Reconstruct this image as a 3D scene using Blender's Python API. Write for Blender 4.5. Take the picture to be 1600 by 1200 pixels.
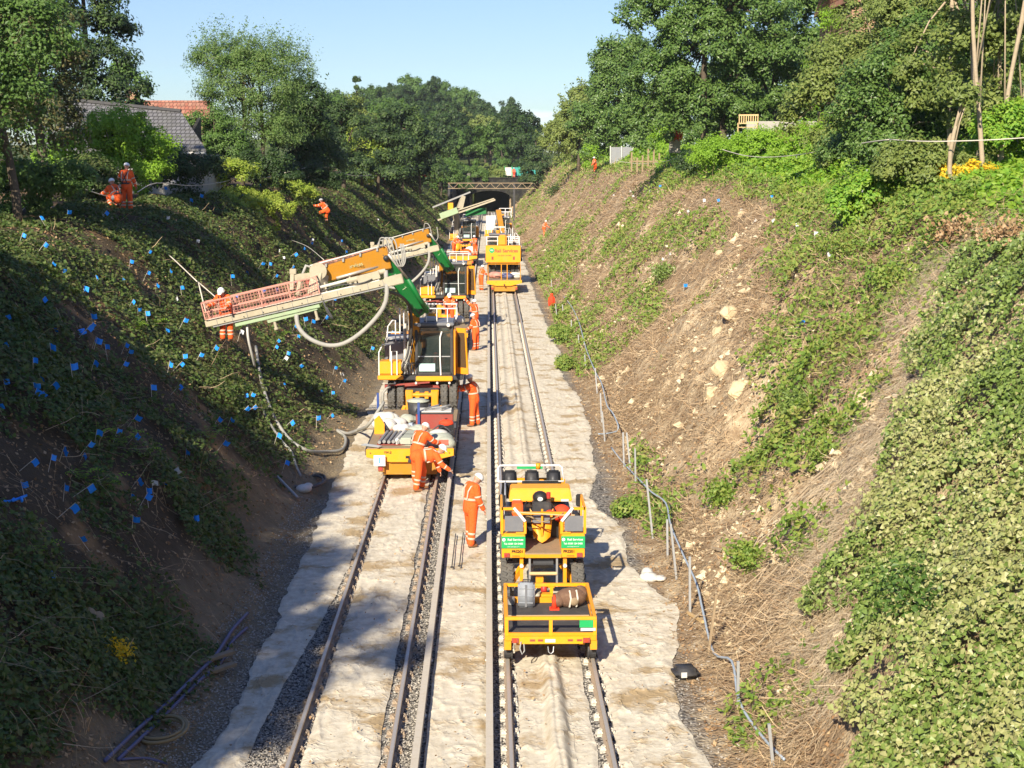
import bpy, bmesh, math, random
import numpy as np
from mathutils import Vector, Matrix
R = math.radians
scene = bpy.context.scene
for o in list(bpy.data.objects): bpy.data.objects.remove(o)
PITCH = math.atan(344/2400.); YAW = math.atan(37*math.cos(PITCH)/2400.); CAMH = 8.65; F = 2400.
cam_d = bpy.data.cameras.new('camera'); cam = bpy.data.objects.new('camera', cam_d)
scene.collection.objects.link(cam); scene.camera = cam
cam.location = (0, 0, CAMH); cam.rotation_euler = (math.pi/2-PITCH, 0, -YAW)
cam_d.sensor_width = 36; cam_d.lens = 54; cam_d.clip_end = 3000; cam_d.clip_start = .5
# ---- sky and sun
SUN_TRAVEL = Vector((.50, 1.50, -.95)).normalized()
to_sun = -SUN_TRAVEL
elev = math.asin(to_sun.z); azim = math.atan2(to_sun.x, to_sun.y)
w = bpy.data.worlds.new('World'); scene.world = w; w.use_nodes = True
nt = w.node_tree; nt.nodes.clear()
sky = nt.nodes.new('ShaderNodeTexSky'); sky.sky_type = 'NISHITA'; sky.sun_disc = False
sky.sun_elevation = elev; sky.sun_rotation = azim; sky.altitude = 100
sky.air_density = 1.0; sky.dust_density = .1; sky.ozone_density = 3.0
bg = nt.nodes.new('ShaderNodeBackground'); bg.inputs[1].default_value = .112
out = nt.nodes.new('ShaderNodeOutputWorld')
# thin cloud band low over the horizon
tc = nt.nodes.new('ShaderNodeTexCoord'); mp = nt.nodes.new('ShaderNodeMapping'); mp.inputs['Scale'].default_value = (7, 7, 60)
nz = nt.nodes.new('ShaderNodeTexNoise'); nz.inputs['Scale'].default_value = 1.3; nz.inputs['Detail'].default_value = 6; nz.inputs['Roughness'].default_value = .6
sx = nt.nodes.new('ShaderNodeSeparateXYZ')
rz = nt.nodes.new('ShaderNodeMapRange'); rz.inputs['From Min'].default_value = .02; rz.inputs['From Max'].default_value = .045; rz.inputs['To Min'].default_value = 1; rz.inputs['To Max'].default_value = 0
rn = nt.nodes.new('ShaderNodeMapRange'); rn.inputs['From Min'].default_value = .50; rn.inputs['From Max'].default_value = .72
mu = nt.nodes.new('ShaderNodeMath'); mu.operation = 'MULTIPLY'
mx = nt.nodes.new('ShaderNodeMix'); mx.data_type = 'RGBA'; mx.inputs['B'].default_value = (7.2, 7.6, 8.2, 1)
L = nt.links.new
L(tc.outputs['Generated'], mp.inputs[0]); L(mp.outputs[0], nz.inputs['Vector']); L(nz.outputs['Fac'], rn.inputs['Value'])
L(tc.outputs['Generated'], sx.inputs[0]); L(sx.outputs['Z'], rz.inputs['Value'])
L(rn.outputs[0], mu.inputs[0]); L(rz.outputs[0], mu.inputs[1]); L(mu.outputs[0], mx.inputs['Factor'])
hs = nt.nodes.new('ShaderNodeHueSaturation'); hs.inputs['Hue'].default_value = .515; hs.inputs['Saturation'].default_value = 1.05; hs.inputs['Value'].default_value = .86; L(sky.outputs[0], hs.inputs['Color']); lo = nt.nodes.new('ShaderNodeMapRange'); lo.inputs['From Min'].default_value = -.02; lo.inputs['From Max'].default_value = .45; lo.inputs['To Min'].default_value = 0; lo.inputs['To Max'].default_value = 1
tn = nt.nodes.new('ShaderNodeMix'); tn.data_type = 'RGBA'; tn.inputs['A'].default_value = (.47, .53, .64, 1); tn.inputs['B'].default_value = (1, 1, 1, 1)
ml = nt.nodes.new('ShaderNodeMix'); ml.data_type = 'RGBA'; ml.blend_type = 'MULTIPLY'; ml.inputs['Factor'].default_value = 1
L(hs.outputs[0], ml.inputs['A']); L(tn.outputs['Result'], ml.inputs['B']); L(lo.outputs[0], tn.inputs['Factor']); L(ml.outputs['Result'], mx.inputs['A']); L(sx.outputs['Z'], lo.inputs['Value']); L(mx.outputs['Result'], bg.inputs[0]); L(bg.outputs[0], out.inputs[0])
sd = bpy.data.lights.new('sun', 'SUN'); sd.energy = 5.0; sd.angle = R(.53); sd.color = (1.0, .90, .74)
sun = bpy.data.objects.new('sun', sd); scene.collection.objects.link(sun)
sun.rotation_euler = SUN_TRAVEL.to_track_quat('-Z', 'Y').to_euler()
scene.view_settings.view_transform = 'Standard'; scene.view_settings.look = 'None'
scene.view_settings.exposure = .83; scene.view_settings.gamma = 1

# ================= terrain shape
_f = np.array([math.sin(YAW)*math.cos(PITCH), math.cos(YAW)*math.cos(PITCH), -math.sin(PITCH)])
_r = np.array([math.cos(YAW), -math.sin(YAW), 0.0]); _u = np.cross(_r, _f)
def at(px, py, Y):
    """world point seen at photo position (px,py) at distance Y along the track"""
    d = _f + (px-800)/F*_r + (600-py)/F*_u
    t = Y/d[1]
    return np.array([d[0]*t, Y, CAMH+d[2]*t])
def proj(p):
    v = np.array(p, float)-np.array([0, 0, CAMH]); z = v@_f
    return 800+F*(v@_r)/z, 600-F*(v@_u)/z
def vnoise(x, y, seed=0):
    x = np.asarray(x, float); y = np.asarray(y, float)
    xi = np.floor(x).astype(np.int64); yi = np.floor(y).astype(np.int64)
    xf = x-xi; yf = y-yi; xf = xf*xf*(3-2*xf); yf = yf*yf*(3-2*yf)
    def h(a, b):
        n = (a*374761393+b*668265263+seed*1442695041) & 0xffffffff
        n = ((n ^ (n >> 13))*1274126177) & 0xffffffff
        n = n ^ (n >> 16)
        return (n & 0xffff)/32767.5-1
    a = h(xi, yi)*(1-xf)+h(xi+1, yi)*xf; b = h(xi, yi+1)*(1-xf)+h(xi+1, yi+1)*xf
    return a*(1-yf)+b*yf
def fbm(x, y, o=3, seed=0):
    s = 0; a = 1.; t = 0
    x = np.asarray(x, float); y = np.asarray(y, float)
    for k in range(o):
        s = s+a*vnoise(x*2**k+17*k, y*2**k-9*k, seed+k); t += a; a *= .5
    return s/t
def sstep(a, b, x):
    t = np.clip((np.asarray(x, float)-a)/(b-a), 0, 1); return t*t*(3-2*t)
LX = [-400, -60, -30, -16, -13, -11.7, -10, -8, -6.5, -5.4, -4.6, 3.7, 4.4, 5.2, 7, 9, 10.5, 11.5, 12.5, 15, 30, 60, 400]
LZ = [14, 9, 7.8, 7.2, 6.8, 6.2, 4.6, 2.75, 1.3, .25, -.17, -.17, .1, .9, 2.9, 5.1, 6.7, 7.4, 7.8, 8.2, 9, 10, 16]
def hgt(x, y):
    x = np.asarray(x, float); y = np.asarray(y, float)
    far = sstep(4.5, 7, np.abs(x))
    xs = x+(.55*vnoise(y*.11, 0*y, 3)+.3*vnoise(y*.35, 0*y, 4))*far*np.where(x < 0, 1., .7)
    z = np.interp(xs, LX, LZ)
    m = sstep(4.0, 6.0, np.abs(x))*(1-.4*sstep(13, 16, np.abs(x)))
    z = z+m*(.42*fbm(x*.33, y*.25, 3, 11)+.17*fbm(x*1.3, y*1.3, 4, 21))
    # ribs and gullies running down the right bank
    g = np.exp(-((x-8)/2.6)**2)
    z = z+g*.50*fbm(y*.45+x*.25, x*.12, 4, 31)+g*.10*fbm(x*2.2, y*1.6, 3, 35)
    z = z+.85*sstep(60, 130, y)*sstep(8.3, 11.2, x)*(1-sstep(30, 60, x))
    rk = np.exp(-((x-7.0)/1.5)**2)*sstep(26, 31, y)*(1-sstep(50, 64, y)); q = fbm(x*1.1+y*.25, y*.55, 4, 91)
    z = z+rk*(.55*np.floor(q*5)/5+.30*np.abs(fbm(x*2.3, y*1.3, 3, 93)))
    # spur on the left bank crest
    z = z+.9*np.exp(-((x+11.6)/1.5)**2-((y-88)/9)**2)-.7*np.exp(-((x+9.5)/2)**2-((y-68)/7)**2)
    # ground closes over the tunnel, hill behind
    t = sstep(284, 287, y)*(1-(np.abs(x-.35) < 3.5)*(y < 311))
    z = z*(1-t)+t*np.maximum(z, 6.8+.4*fbm(x*.2, y*.2, 2, 5))
    hill = sstep(310, 640, y)*(19*np.exp(-((x+22)/34)**2)+9*np.exp(-((x+110)/70)**2))
    z = z+hill
    return z

# ================= helpers
COL = scene.collection
rng = np.random.default_rng(7)
def tag(o, label=None, cat=None, group=None, kind=None):
    if label: o['label'] = label
    if cat: o['category'] = cat
    if group: o['group'] = group
    if kind: o['kind'] = kind
    return o
def thing(name, label, cat, loc=(0, 0, 0), rz=0, group=None):
    o = bpy.data.objects.new(name, None); COL.objects.link(o); o.empty_display_size = .2
    o.location = tuple(float(a) for a in loc); o.rotation_euler = (0, 0, rz)
    return tag(o, label, cat, group)
def link(name, me, mat=None, parent=None):
    o = bpy.data.objects.new(name, me); COL.objects.link(o)
    if mat is not None and not me.materials: me.materials.append(mat)
    if parent: o.parent = parent
    return o
def copy_tree(o, parent=None):
    c = o.copy(); COL.objects.link(c); c.parent = parent
    for ch in [x for x in bpy.data.objects if x.parent == o]: copy_tree(ch, c)
    return c
def npmesh(name, V, Fc, smooth=False):
    """V (n,3), Fc (m,k) numpy faces"""
    V = np.asarray(V, np.float32); Fc = np.asarray(Fc, np.int32); k = Fc.shape[1]
    me = bpy.data.meshes.new(name); me.vertices.add(len(V)); me.vertices.foreach_set('co', V.ravel())
    me.loops.add(Fc.size); me.loops.foreach_set('vertex_index', Fc.ravel())
    me.polygons.add(len(Fc)); me.polygons.foreach_set('loop_start', np.arange(0, Fc.size, k, dtype=np.int32))
    me.polygons.foreach_set('use_smooth', np.full(len(Fc), smooth)); me.update(calc_edges=True)
    return me
def grid_mesh(name, X, Y, Z, smooth=True):
    n, m = X.shape; i = np.arange(n*m).reshape(n, m)
    Fc = np.stack([i[:-1, :-1], i[:-1, 1:], i[1:, 1:], i[1:, :-1]], -1).reshape(-1, 4)
    return npmesh(name, np.stack([X, Y, Z], -1).reshape(-1, 3), Fc, smooth)
class MB:
    def __init__(s): s.v = []; s.f = []
    def add(s, vs, fs):
        b = len(s.v); s.v += [tuple(float(c) for c in v) for v in vs]; s.f += [tuple(b+i for i in f) for f in fs]; return s
    def hexa(s, c8): return s.add(c8, [(0, 3, 2, 1), (4, 5, 6, 7), (0, 1, 5, 4), (1, 2, 6, 5), (2, 3, 7, 6), (3, 0, 4, 7)])
    def bx(s, x0, x1, y0, y1, z0, z1):
        return s.hexa([(x0, y0, z0), (x1, y0, z0), (x1, y1, z0), (x0, y1, z0), (x0, y0, z1), (x1, y0, z1), (x1, y1, z1), (x0, y1, z1)])
    def beam(s, p0, p1, w, h, w1=None, h1=None, up=(0, 0, 1)):
        p0 = Vector(p0); p1 = Vector(p1); d = (p1-p0).normalized(); u = Vector(up)
        if abs(d.dot(u)) > .98: u = Vector((0, 1, 0))
        sd_ = d.cross(u).normalized(); u = sd_.cross(d).normalized(); w1 = w if w1 is None else w1; h1 = h if h1 is None else h1
        q = []
        for p, a, b in ((p0, w/2, h/2), (p1, w1/2, h1/2)): q += [p-sd_*a-u*b, p+sd_*a-u*b, p+sd_*a+u*b, p-sd_*a+u*b]
        return s.hexa(q)
    def tube(s, pts, r, n=8, closed=False):
        pts = [Vector(tuple(float(c) for c in p)) for p in pts]; N = len(pts); rr = r if hasattr(r, '__len__') else [r]*N
        b = len(s.v); prev = None
        for i, p in enumerate(pts):
            a = pts[(i-1) % N] if (i or closed) else p; c = pts[(i+1) % N] if (i < N-1 or closed) else p
            t = (c-a).normalized()
            if prev is None:
                u = t.cross(Vector((0, 0, 1)));
                if u.length < .05: u = t.cross(Vector((0, 1, 0)))
                u.normalize()
            else: u = (prev-t*prev.dot(t)); u = u.normalized() if u.length > 1e-6 else t.orthogonal().normalized()
            prev = u; w_ = t.cross(u)
            for k in range(n):
                an = 2*math.pi*k/n; q = p+(u*math.cos(an)+w_*math.sin(an))*rr[i]; s.v.append(tuple(q))
        for i in range(N if closed else N-1):
            for k in range(n):
                a0 = b+i*n+k; a1 = b+i*n+(k+1) % n; j = (i+1) % N; s.f.append((a0, a1, b+j*n+(k+1) % n, b+j*n+k))
        if not closed: s.f.append(tuple(b+k for k in range(n))[::-1]); s.f.append(tuple(b+(N-1)*n+k for k in range(n)))
        return s
    def cyl(s, p0, p1, r0, r1=None, n=16): return s.tube([p0, p1], [r0, r0 if r1 is None else r1], n)
    def sph(s, c, r, n=10, m=7, top=None):
        r = r if hasattr(r, '__len__') else (r, r, r); b = len(s.v); end = math.pi if top is None else top
        for i in range(m+1):
            th = .001+(end-.002)*i/m
            for k in range(n):
                an = 2*math.pi*k/n; s.v.append((c[0]+r[0]*math.sin(th)*math.cos(an), c[1]+r[1]*math.sin(th)*math.sin(an), c[2]+r[2]*math.cos(th)))
        for i in range(m):
            for k in range(n): s.f.append((b+i*n+k, b+(i+1)*n+k, b+(i+1)*n+(k+1) % n, b+i*n+(k+1) % n))
        s.f.append(tuple(b+k for k in range(n))); s.f.append(tuple(b+m*n+k for k in range(n))[::-1]); return s
    def prism(s, poly, ax, a, b):
        """extrude 2-D polygon along axis ax ('x','y','z') from a to b"""
        def P(u, v, t): return {'x': (t, u, v), 'y': (u, t, v), 'z': (u, v, t)}[ax]
        n = len(poly); vs = [P(u, v, a) for u, v in poly]+[P(u, v, b) for u, v in poly]
        return s.add(vs, [tuple(range(n))[::-1], tuple(range(n, 2*n))]+[(i, (i+1) % n, n+(i+1) % n, n+i) for i in range(n)])
    def mesh(s, name, smooth=False, bevel=0):
        me = bpy.data.meshes.new(name); me.from_pydata(s.v, [], s.f)
        bm = bmesh.new(); bm.from_mesh(me); bmesh.ops.recalc_face_normals(bm, faces=bm.faces)
        if bevel:
            es = [e for e in bm.edges if len(e.link_faces) == 2 and e.calc_face_angle(0) > R(35)]
            bmesh.ops.bevel(bm, geom=es, offset=bevel, segments=2, affect='EDGES', clamp_overlap=True)
        bm.to_mesh(me); bm.free()
        if smooth: me.polygons.foreach_set('use_smooth', [True]*len(me.polygons)); 
        return me
    def build(s, name, mat, parent=None, smooth=False, bevel=0):
        return link(name, s.mesh(name, smooth, bevel), mat, parent)
# ================= materials
def newmat(name):
    m = bpy.data.materials.new(name); m.use_nodes = True; t = m.node_tree; b = t.nodes['Principled BSDF']; return m, t, b
def nd(t, typ, **kw):
    n = t.nodes.new(typ)
    for k, v in kw.items():
        if k.startswith('_'): setattr(n, k[1:], v)
        else: n.inputs[k.replace('__', ' ')].default_value = v
    return n
def mixc(t, fac, a, b):
    n = t.nodes.new('ShaderNodeMix'); n.data_type = 'RGBA'
    for k, v in (('Factor', fac), ('A', a), ('B', b)):
        if hasattr(v, 'default_value') or hasattr(v, 'is_linked'): t.links.new(v, n.inputs[k])
        elif k == 'Factor': n.inputs[k].default_value = v
        else: n.inputs[k].default_value = (*v, 1)
    return n.outputs['Result']
def noise(t, vec, scale, detail=4, rough=.55):
    n = nd(t, 'ShaderNodeTexNoise', Scale=scale, Detail=detail, Roughness=rough)
    if vec is not None: t.links.new(vec, n.inputs['Vector'])
    return n.outputs['Fac']
def rmp(t, v, a, b, c=0, d=1):
    n = nd(t, 'ShaderNodeMapRange'); t.links.new(v, n.inputs['Value'])
    for k, x in zip(('From Min', 'From Max', 'To Min', 'To Max'), (a, b, c, d)): n.inputs[k].default_value = x
    return n.outputs[0]
def objco(t): return nd(t, 'ShaderNodeTexCoord').outputs['Object']
def mth(t, op, a, b=None):
    n = t.nodes.new('ShaderNodeMath'); n.operation = op
    for i, v in enumerate((a, b)):
        if v is None: continue
        if isinstance(v, (int, float)): n.inputs[i].default_value = v
        else: t.links.new(v, n.inputs[i])
    return n.outputs[0]
def paint(name, col, rough=.45, dirt=.35, dcol=None, metal=0, scale=3., bump=.0, spec=.5):
    m, t, b = newmat(name); co = objco(t); dcol = dcol or (.22, .18, .12)
    n = noise(t, co, scale, 6, .65); f = rmp(t, n, .48, .75, 0, dirt)
    c = mixc(t, f, col, dcol); n2 = noise(t, co, scale*7, 3); c2 = mixc(t, rmp(t, n2, .3, .7, 0, .18), c, tuple(x*.6 for x in col))
    t.links.new(c2, b.inputs['Base Color']); b.inputs['Metallic'].default_value = metal
    t.links.new(rmp(t, n, .3, .8, rough*.85, min(1, rough+.25)), b.inputs['Roughness'])
    b.inputs['Specular IOR Level'].default_value = spec
    if bump:
        bp = nd(t, 'ShaderNodeBump', Strength=bump, Distance=.02); t.links.new(n2, bp.inputs['Height']); t.links.new(bp.outputs[0], b.inputs['Normal'])
    return m
def leafmat(name, cols, rough=.5, trans=.25, spec=.35):
    if name in ('bright tree leaves', 'olive tree leaves') or name in ('silvery willow leaves', 'yellowing leaves'): cols = [(r_*1.5, g_*1.35, b_*1.1) for r_, g_, b_ in cols]
    """cols: 3 colours chosen per leaf; plus broad patches"""
    m, t, b = newmat(name); g = nd(t, 'ShaderNodeNewGeometry'); rp = nd(t, 'ShaderNodeValToRGB')
    el = rp.color_ramp.elements; el[0].color = (*cols[0], 1); el[1].color = (*cols[-1], 1)
    for i, c in enumerate(cols[1:-1]): e = el.new((i+1)/(len(cols)-1)); e.color = (*c, 1)
    nz_ = noise(t, g.outputs['Position'], .8, 3)
    f = mth(t, 'ADD', mth(t, 'MULTIPLY', g.outputs['Random Per Island'], .62), rmp(t, nz_, .3, .7, 0, .38))
    t.links.new(f, rp.inputs[0]); t.links.new(rp.outputs[0], b.inputs['Base Color'])
    b.inputs['Roughness'].default_value = rough; b.inputs['Specular IOR Level'].default_value = spec
    if trans:
        tr = nd(t, 'ShaderNodeBsdfTranslucent'); ms = nd(t, 'ShaderNodeMixShader', Fac=trans)
        br = nd(t, 'ShaderNodeHueSaturation', Value=1.6, Saturation=1.15); t.links.new(rp.outputs[0], br.inputs['Color']); t.links.new(br.outputs[0], tr.inputs[0])
        t.links.new(b.outputs[0], ms.inputs[1]); t.links.new(tr.outputs[0], ms.inputs[2]); t.links.new(ms.outputs[0], t.nodes['Material Output'].inputs[0])
    return m
M = {}
M['yellow'] = paint('yellow paint', (.78, .30, .004), .5, .5, (.35, .22, .08))
M['yellowclean'] = paint('bright yellow paint', (.85, .345, .004), .45, .35, (.5, .3, .1))
M['ochre'] = paint('shadow toned boom yellow', (.46, .20, .008), .45, .35, (.3, .2, .1))  # machine yellow darkened, the arm's shadow put into the paint colour
M['green'] = paint('green paint', (.004, .15, .028), .4, .2, (.05, .12, .05))
M['signgreen'] = paint('green sign', (.01, .36, .10), .45, .1, (.1, .3, .1), scale=6)
M['palegreen'] = paint('pale green paint', (.32, .42, .24), .6, .6, (.3, .28, .2))
M['cream'] = paint('cream drill paint', (.42, .37, .26), .7, .8, (.32, .27, .18))  # dulled cream, heavy mottling stands in for shadows on the mast
M['pink'] = paint('faded red mesh paint', (.55, .24, .18), .6, .4, (.5, .36, .28))
M['red'] = paint('red paint', (.5, .03, .02), .5, .4, (.25, .1, .07))
M['dullred'] = paint('dull red box', (.30, .05, .035), .65, .5, (.25, .14, .1))
M['white'] = paint('white paint', (.78, .77, .74), .5, .15, (.5, .45, .4))
M['offwhite'] = paint('dusty white', (.62, .60, .54), .7, .3, (.4, .36, .3))
M['dark'] = paint('dark grey steel', (.035, .035, .038), .5, .4, (.16, .14, .11))
M['black'] = paint('black plastic', (.014, .014, .015), .4, .2, (.08, .07, .06))
M['rubber'] = paint('rubber tyre', (.10, .095, .085), .85, .6, (.2, .17, .13), bump=.4)
M['grey'] = paint('grey steel', (.30, .30, .29), .5, .3, (.2, .17, .13), metal=.3)
M['greybox'] = paint('grey plastic case', (.28, .30, .33), .5, .1, (.35, .33, .3))
M['engine'] = paint('grey engine cover', (.16, .165, .18), .5, .3, (.3, .27, .22))
M['steel'] = paint('worn rail steel', (.50, .45, .38), .35, .1, (.3, .24, .18), metal=.35)
M['railside'] = paint('rusty rail side', (.36, .28, .20), .8, .5, (.2, .12, .07), scale=8)
M['conductor'] = paint('conductor rail steel', (.56, .50, .40), .65, .4, (.4, .32, .22), scale=8)
M['galv'] = paint('galvanised steel', (.42, .43, .43), .45, .3, (.3, .28, .24), metal=.4)
M['hose'] = paint('dusty hose', (.34, .33, .29), .7, .4, (.22, .2, .16), scale=8)
M['hosed'] = paint('dark hose', (.05, .05, .055), .55, .4, (.18, .16, .13), scale=8)
M['blueline'] = paint('blue pipe', (.36, .43, .50), .5, .4, (.3, .3, .28), scale=8)
M['bluegrey'] = paint('purple blue cable', (.10, .11, .22), .55, .4, (.2, .19, .18), scale=8)
M['tanhose'] = paint('yellow tan hose', (.30, .22, .10), .6, .3, (.2, .16, .1), scale=8)
M['rope'] = paint('pale rope', (.62, .57, .47), .9, .3, (.35, .3, .2), scale=20)
M['wood'] = paint('weathered timber', (.30, .22, .13), .8, .5, (.16, .12, .08), scale=9, bump=.3)
M['newwood'] = paint('new timber', (.60, .42, .20), .7, .2, (.4, .28, .15), scale=9, bump=.2)
M['hivis'] = paint('orange work cloth', (.95, .12, .012), .85, .4, (.5, .13, .05), scale=5, bump=1.0)
M['redcloth'] = paint('red orange cloth', (.80, .055, .012), .8, .15, (.5, .1, .04), scale=7, bump=.5)
M['band'] = paint('reflective tape', (.62, .45, .34), .5, .2, (.7, .4, .25), scale=7)
M['skin'] = paint('skin', (.50, .26, .17), .55, .1, (.4, .18, .12))
M['helmet'] = paint('helmet white', (.80, .80, .78), .3, .05)
M['boot'] = paint('tan leather', (.20, .09, .035), .7, .3, (.25, .2, .14))
M['mesh'] = paint('dark mesh', (.06, .05, .05), .6, .1)
M['sack'] = paint('white sack', (.62, .60, .54), .85, .4, (.42, .36, .26), bump=.6)
M['tarp'] = paint('grey green bag', (.40, .42, .34), .8, .3, (.3, .27, .2), bump=.5)
M['rubbermat'] = paint('black rubber mat', (.055, .05, .047), .8, .55, (.14, .12, .1), scale=5, bump=.3)
M['brownbag'] = paint('brown camouflage cloth', (.16, .085, .05), .85, .7, (.30, .2, .13), scale=14, bump=.6)
M['flagblue'] = paint('blue flag', (.015, .30, .95), .5, .1, (.02, .15, .5))
M['flagwhite'] = paint('white flag', (.75, .78, .80), .5, .1)
M['flagred'] = paint('red paint mark', (.75, .10, .06), .7, .2)
M['tile'] = None
def glassmat():
    m, t, b = newmat('cab glass'); b.inputs['Base Color'].default_value = (.04, .055, .05, 1); b.inputs['Roughness'].default_value = .05
    b.inputs['Alpha'].default_value = .45; b.inputs['Specular IOR Level'].default_value = .8; return m
M['glass'] = glassmat()
# foliage
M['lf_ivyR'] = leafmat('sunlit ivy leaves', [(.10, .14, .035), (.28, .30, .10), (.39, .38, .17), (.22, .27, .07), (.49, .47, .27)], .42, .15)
M['lf_ivyG'] = leafmat('green ivy leaves', [(.06, .11, .02), (.14, .21, .045), (.24, .32, .08), (.10, .16, .03), (.34, .39, .15)], .42, .2)
M['lf_under'] = leafmat('bank undergrowth leaves', [(.07, .13, .02), (.13, .22, .03), (.22, .28, .05), (.28, .24, .08)], .55, .2)
M['lf_lush'] = leafmat('lush undergrowth leaves', [(.09, .20, .02), (.16, .32, .03), (.26, .38, .04), (.12, .24, .02)], .5, .3)
M['lf_left'] = leafmat('bank leaves darkened for shade', [(.03, .055, .014), (.055, .10, .02), (.10, .155, .035), (.15, .16, .055), (.045, .08, .022), (.09, .085, .035)], .6, .2, .25)  # leaf colours lowered so the bank's shade is partly in the albedo
M['lf_dead'] = leafmat('dead leaf litter', [(.16, .09, .045), (.30, .18, .09), (.42, .30, .17), (.22, .12, .06)], .8, .0, .1)
M['straw'] = leafmat('dead stems', [(.25, .16, .09), (.38, .26, .15), (.54, .41, .25), (.20, .13, .075)], .8, .0, .1)
M['palestraw'] = leafmat('pale dry straw', [(.60, .48, .31), (.74, .62, .43), (.48, .36, .22)], .8, .0, .1)
M['lf_dark'] = leafmat('dark tree leaves', [(.012, .028, .008), (.025, .055, .012), (.045, .085, .018), (.07, .12, .025)], .5, .2)
M['lf_conifer'] = leafmat('conifer leaves', [(.010, .024, .008), (.022, .046, .012), (.05, .09, .02), (.10, .15, .03)], .55, .12)
M['lf_mid'] = leafmat('mid green tree leaves', [(.04, .085, .015), (.07, .14, .025), (.11, .19, .035), (.055, .10, .03)], .5, .25)
M['lf_syc'] = leafmat('broad tree leaves', [(.04, .085, .018), (.075, .145, .03), (.14, .22, .05), (.055, .115, .022)], .4, .22)
M['lf_bright'] = leafmat('bright tree leaves', [(.09, .19, .015), (.14, .27, .025), (.20, .34, .04)], .5, .35)
M['lf_olive'] = leafmat('olive tree leaves', [(.07, .11, .03), (.11, .16, .045), (.16, .20, .06)], .5, .25)
M['lf_silver'] = leafmat('silvery willow leaves', [(.03, .075, .018), (.06, .125, .03), (.12, .19, .07), (.04, .09, .02)], .45, .25)
M['lf_yellow'] = leafmat('yellowing leaves', [(.15, .20, .02), (.35, .33, .03), (.60, .42, .02), (.22, .24, .04)], .5, .3)
M['lf_autumn'] = leafmat('brown green leaves', [(.10, .055, .03), (.07, .09, .03), (.15, .13, .05), (.05, .08, .025), (.08, .11, .03)], .5, .25)
M['lf_sunbush'] = leafmat('yellow green bush leaves', [(.16, .26, .02), (.26, .34, .04), (.36, .38, .07)], .5, .3)
M['bark'] = paint('bark', (.10, .075, .05), .9, .5, (.05, .05, .03), scale=5, bump=.5)
M['palebark'] = paint('pale bark', (.42, .33, .22), .85, .5, (.2, .17, .11), scale=5, bump=.4)

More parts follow.
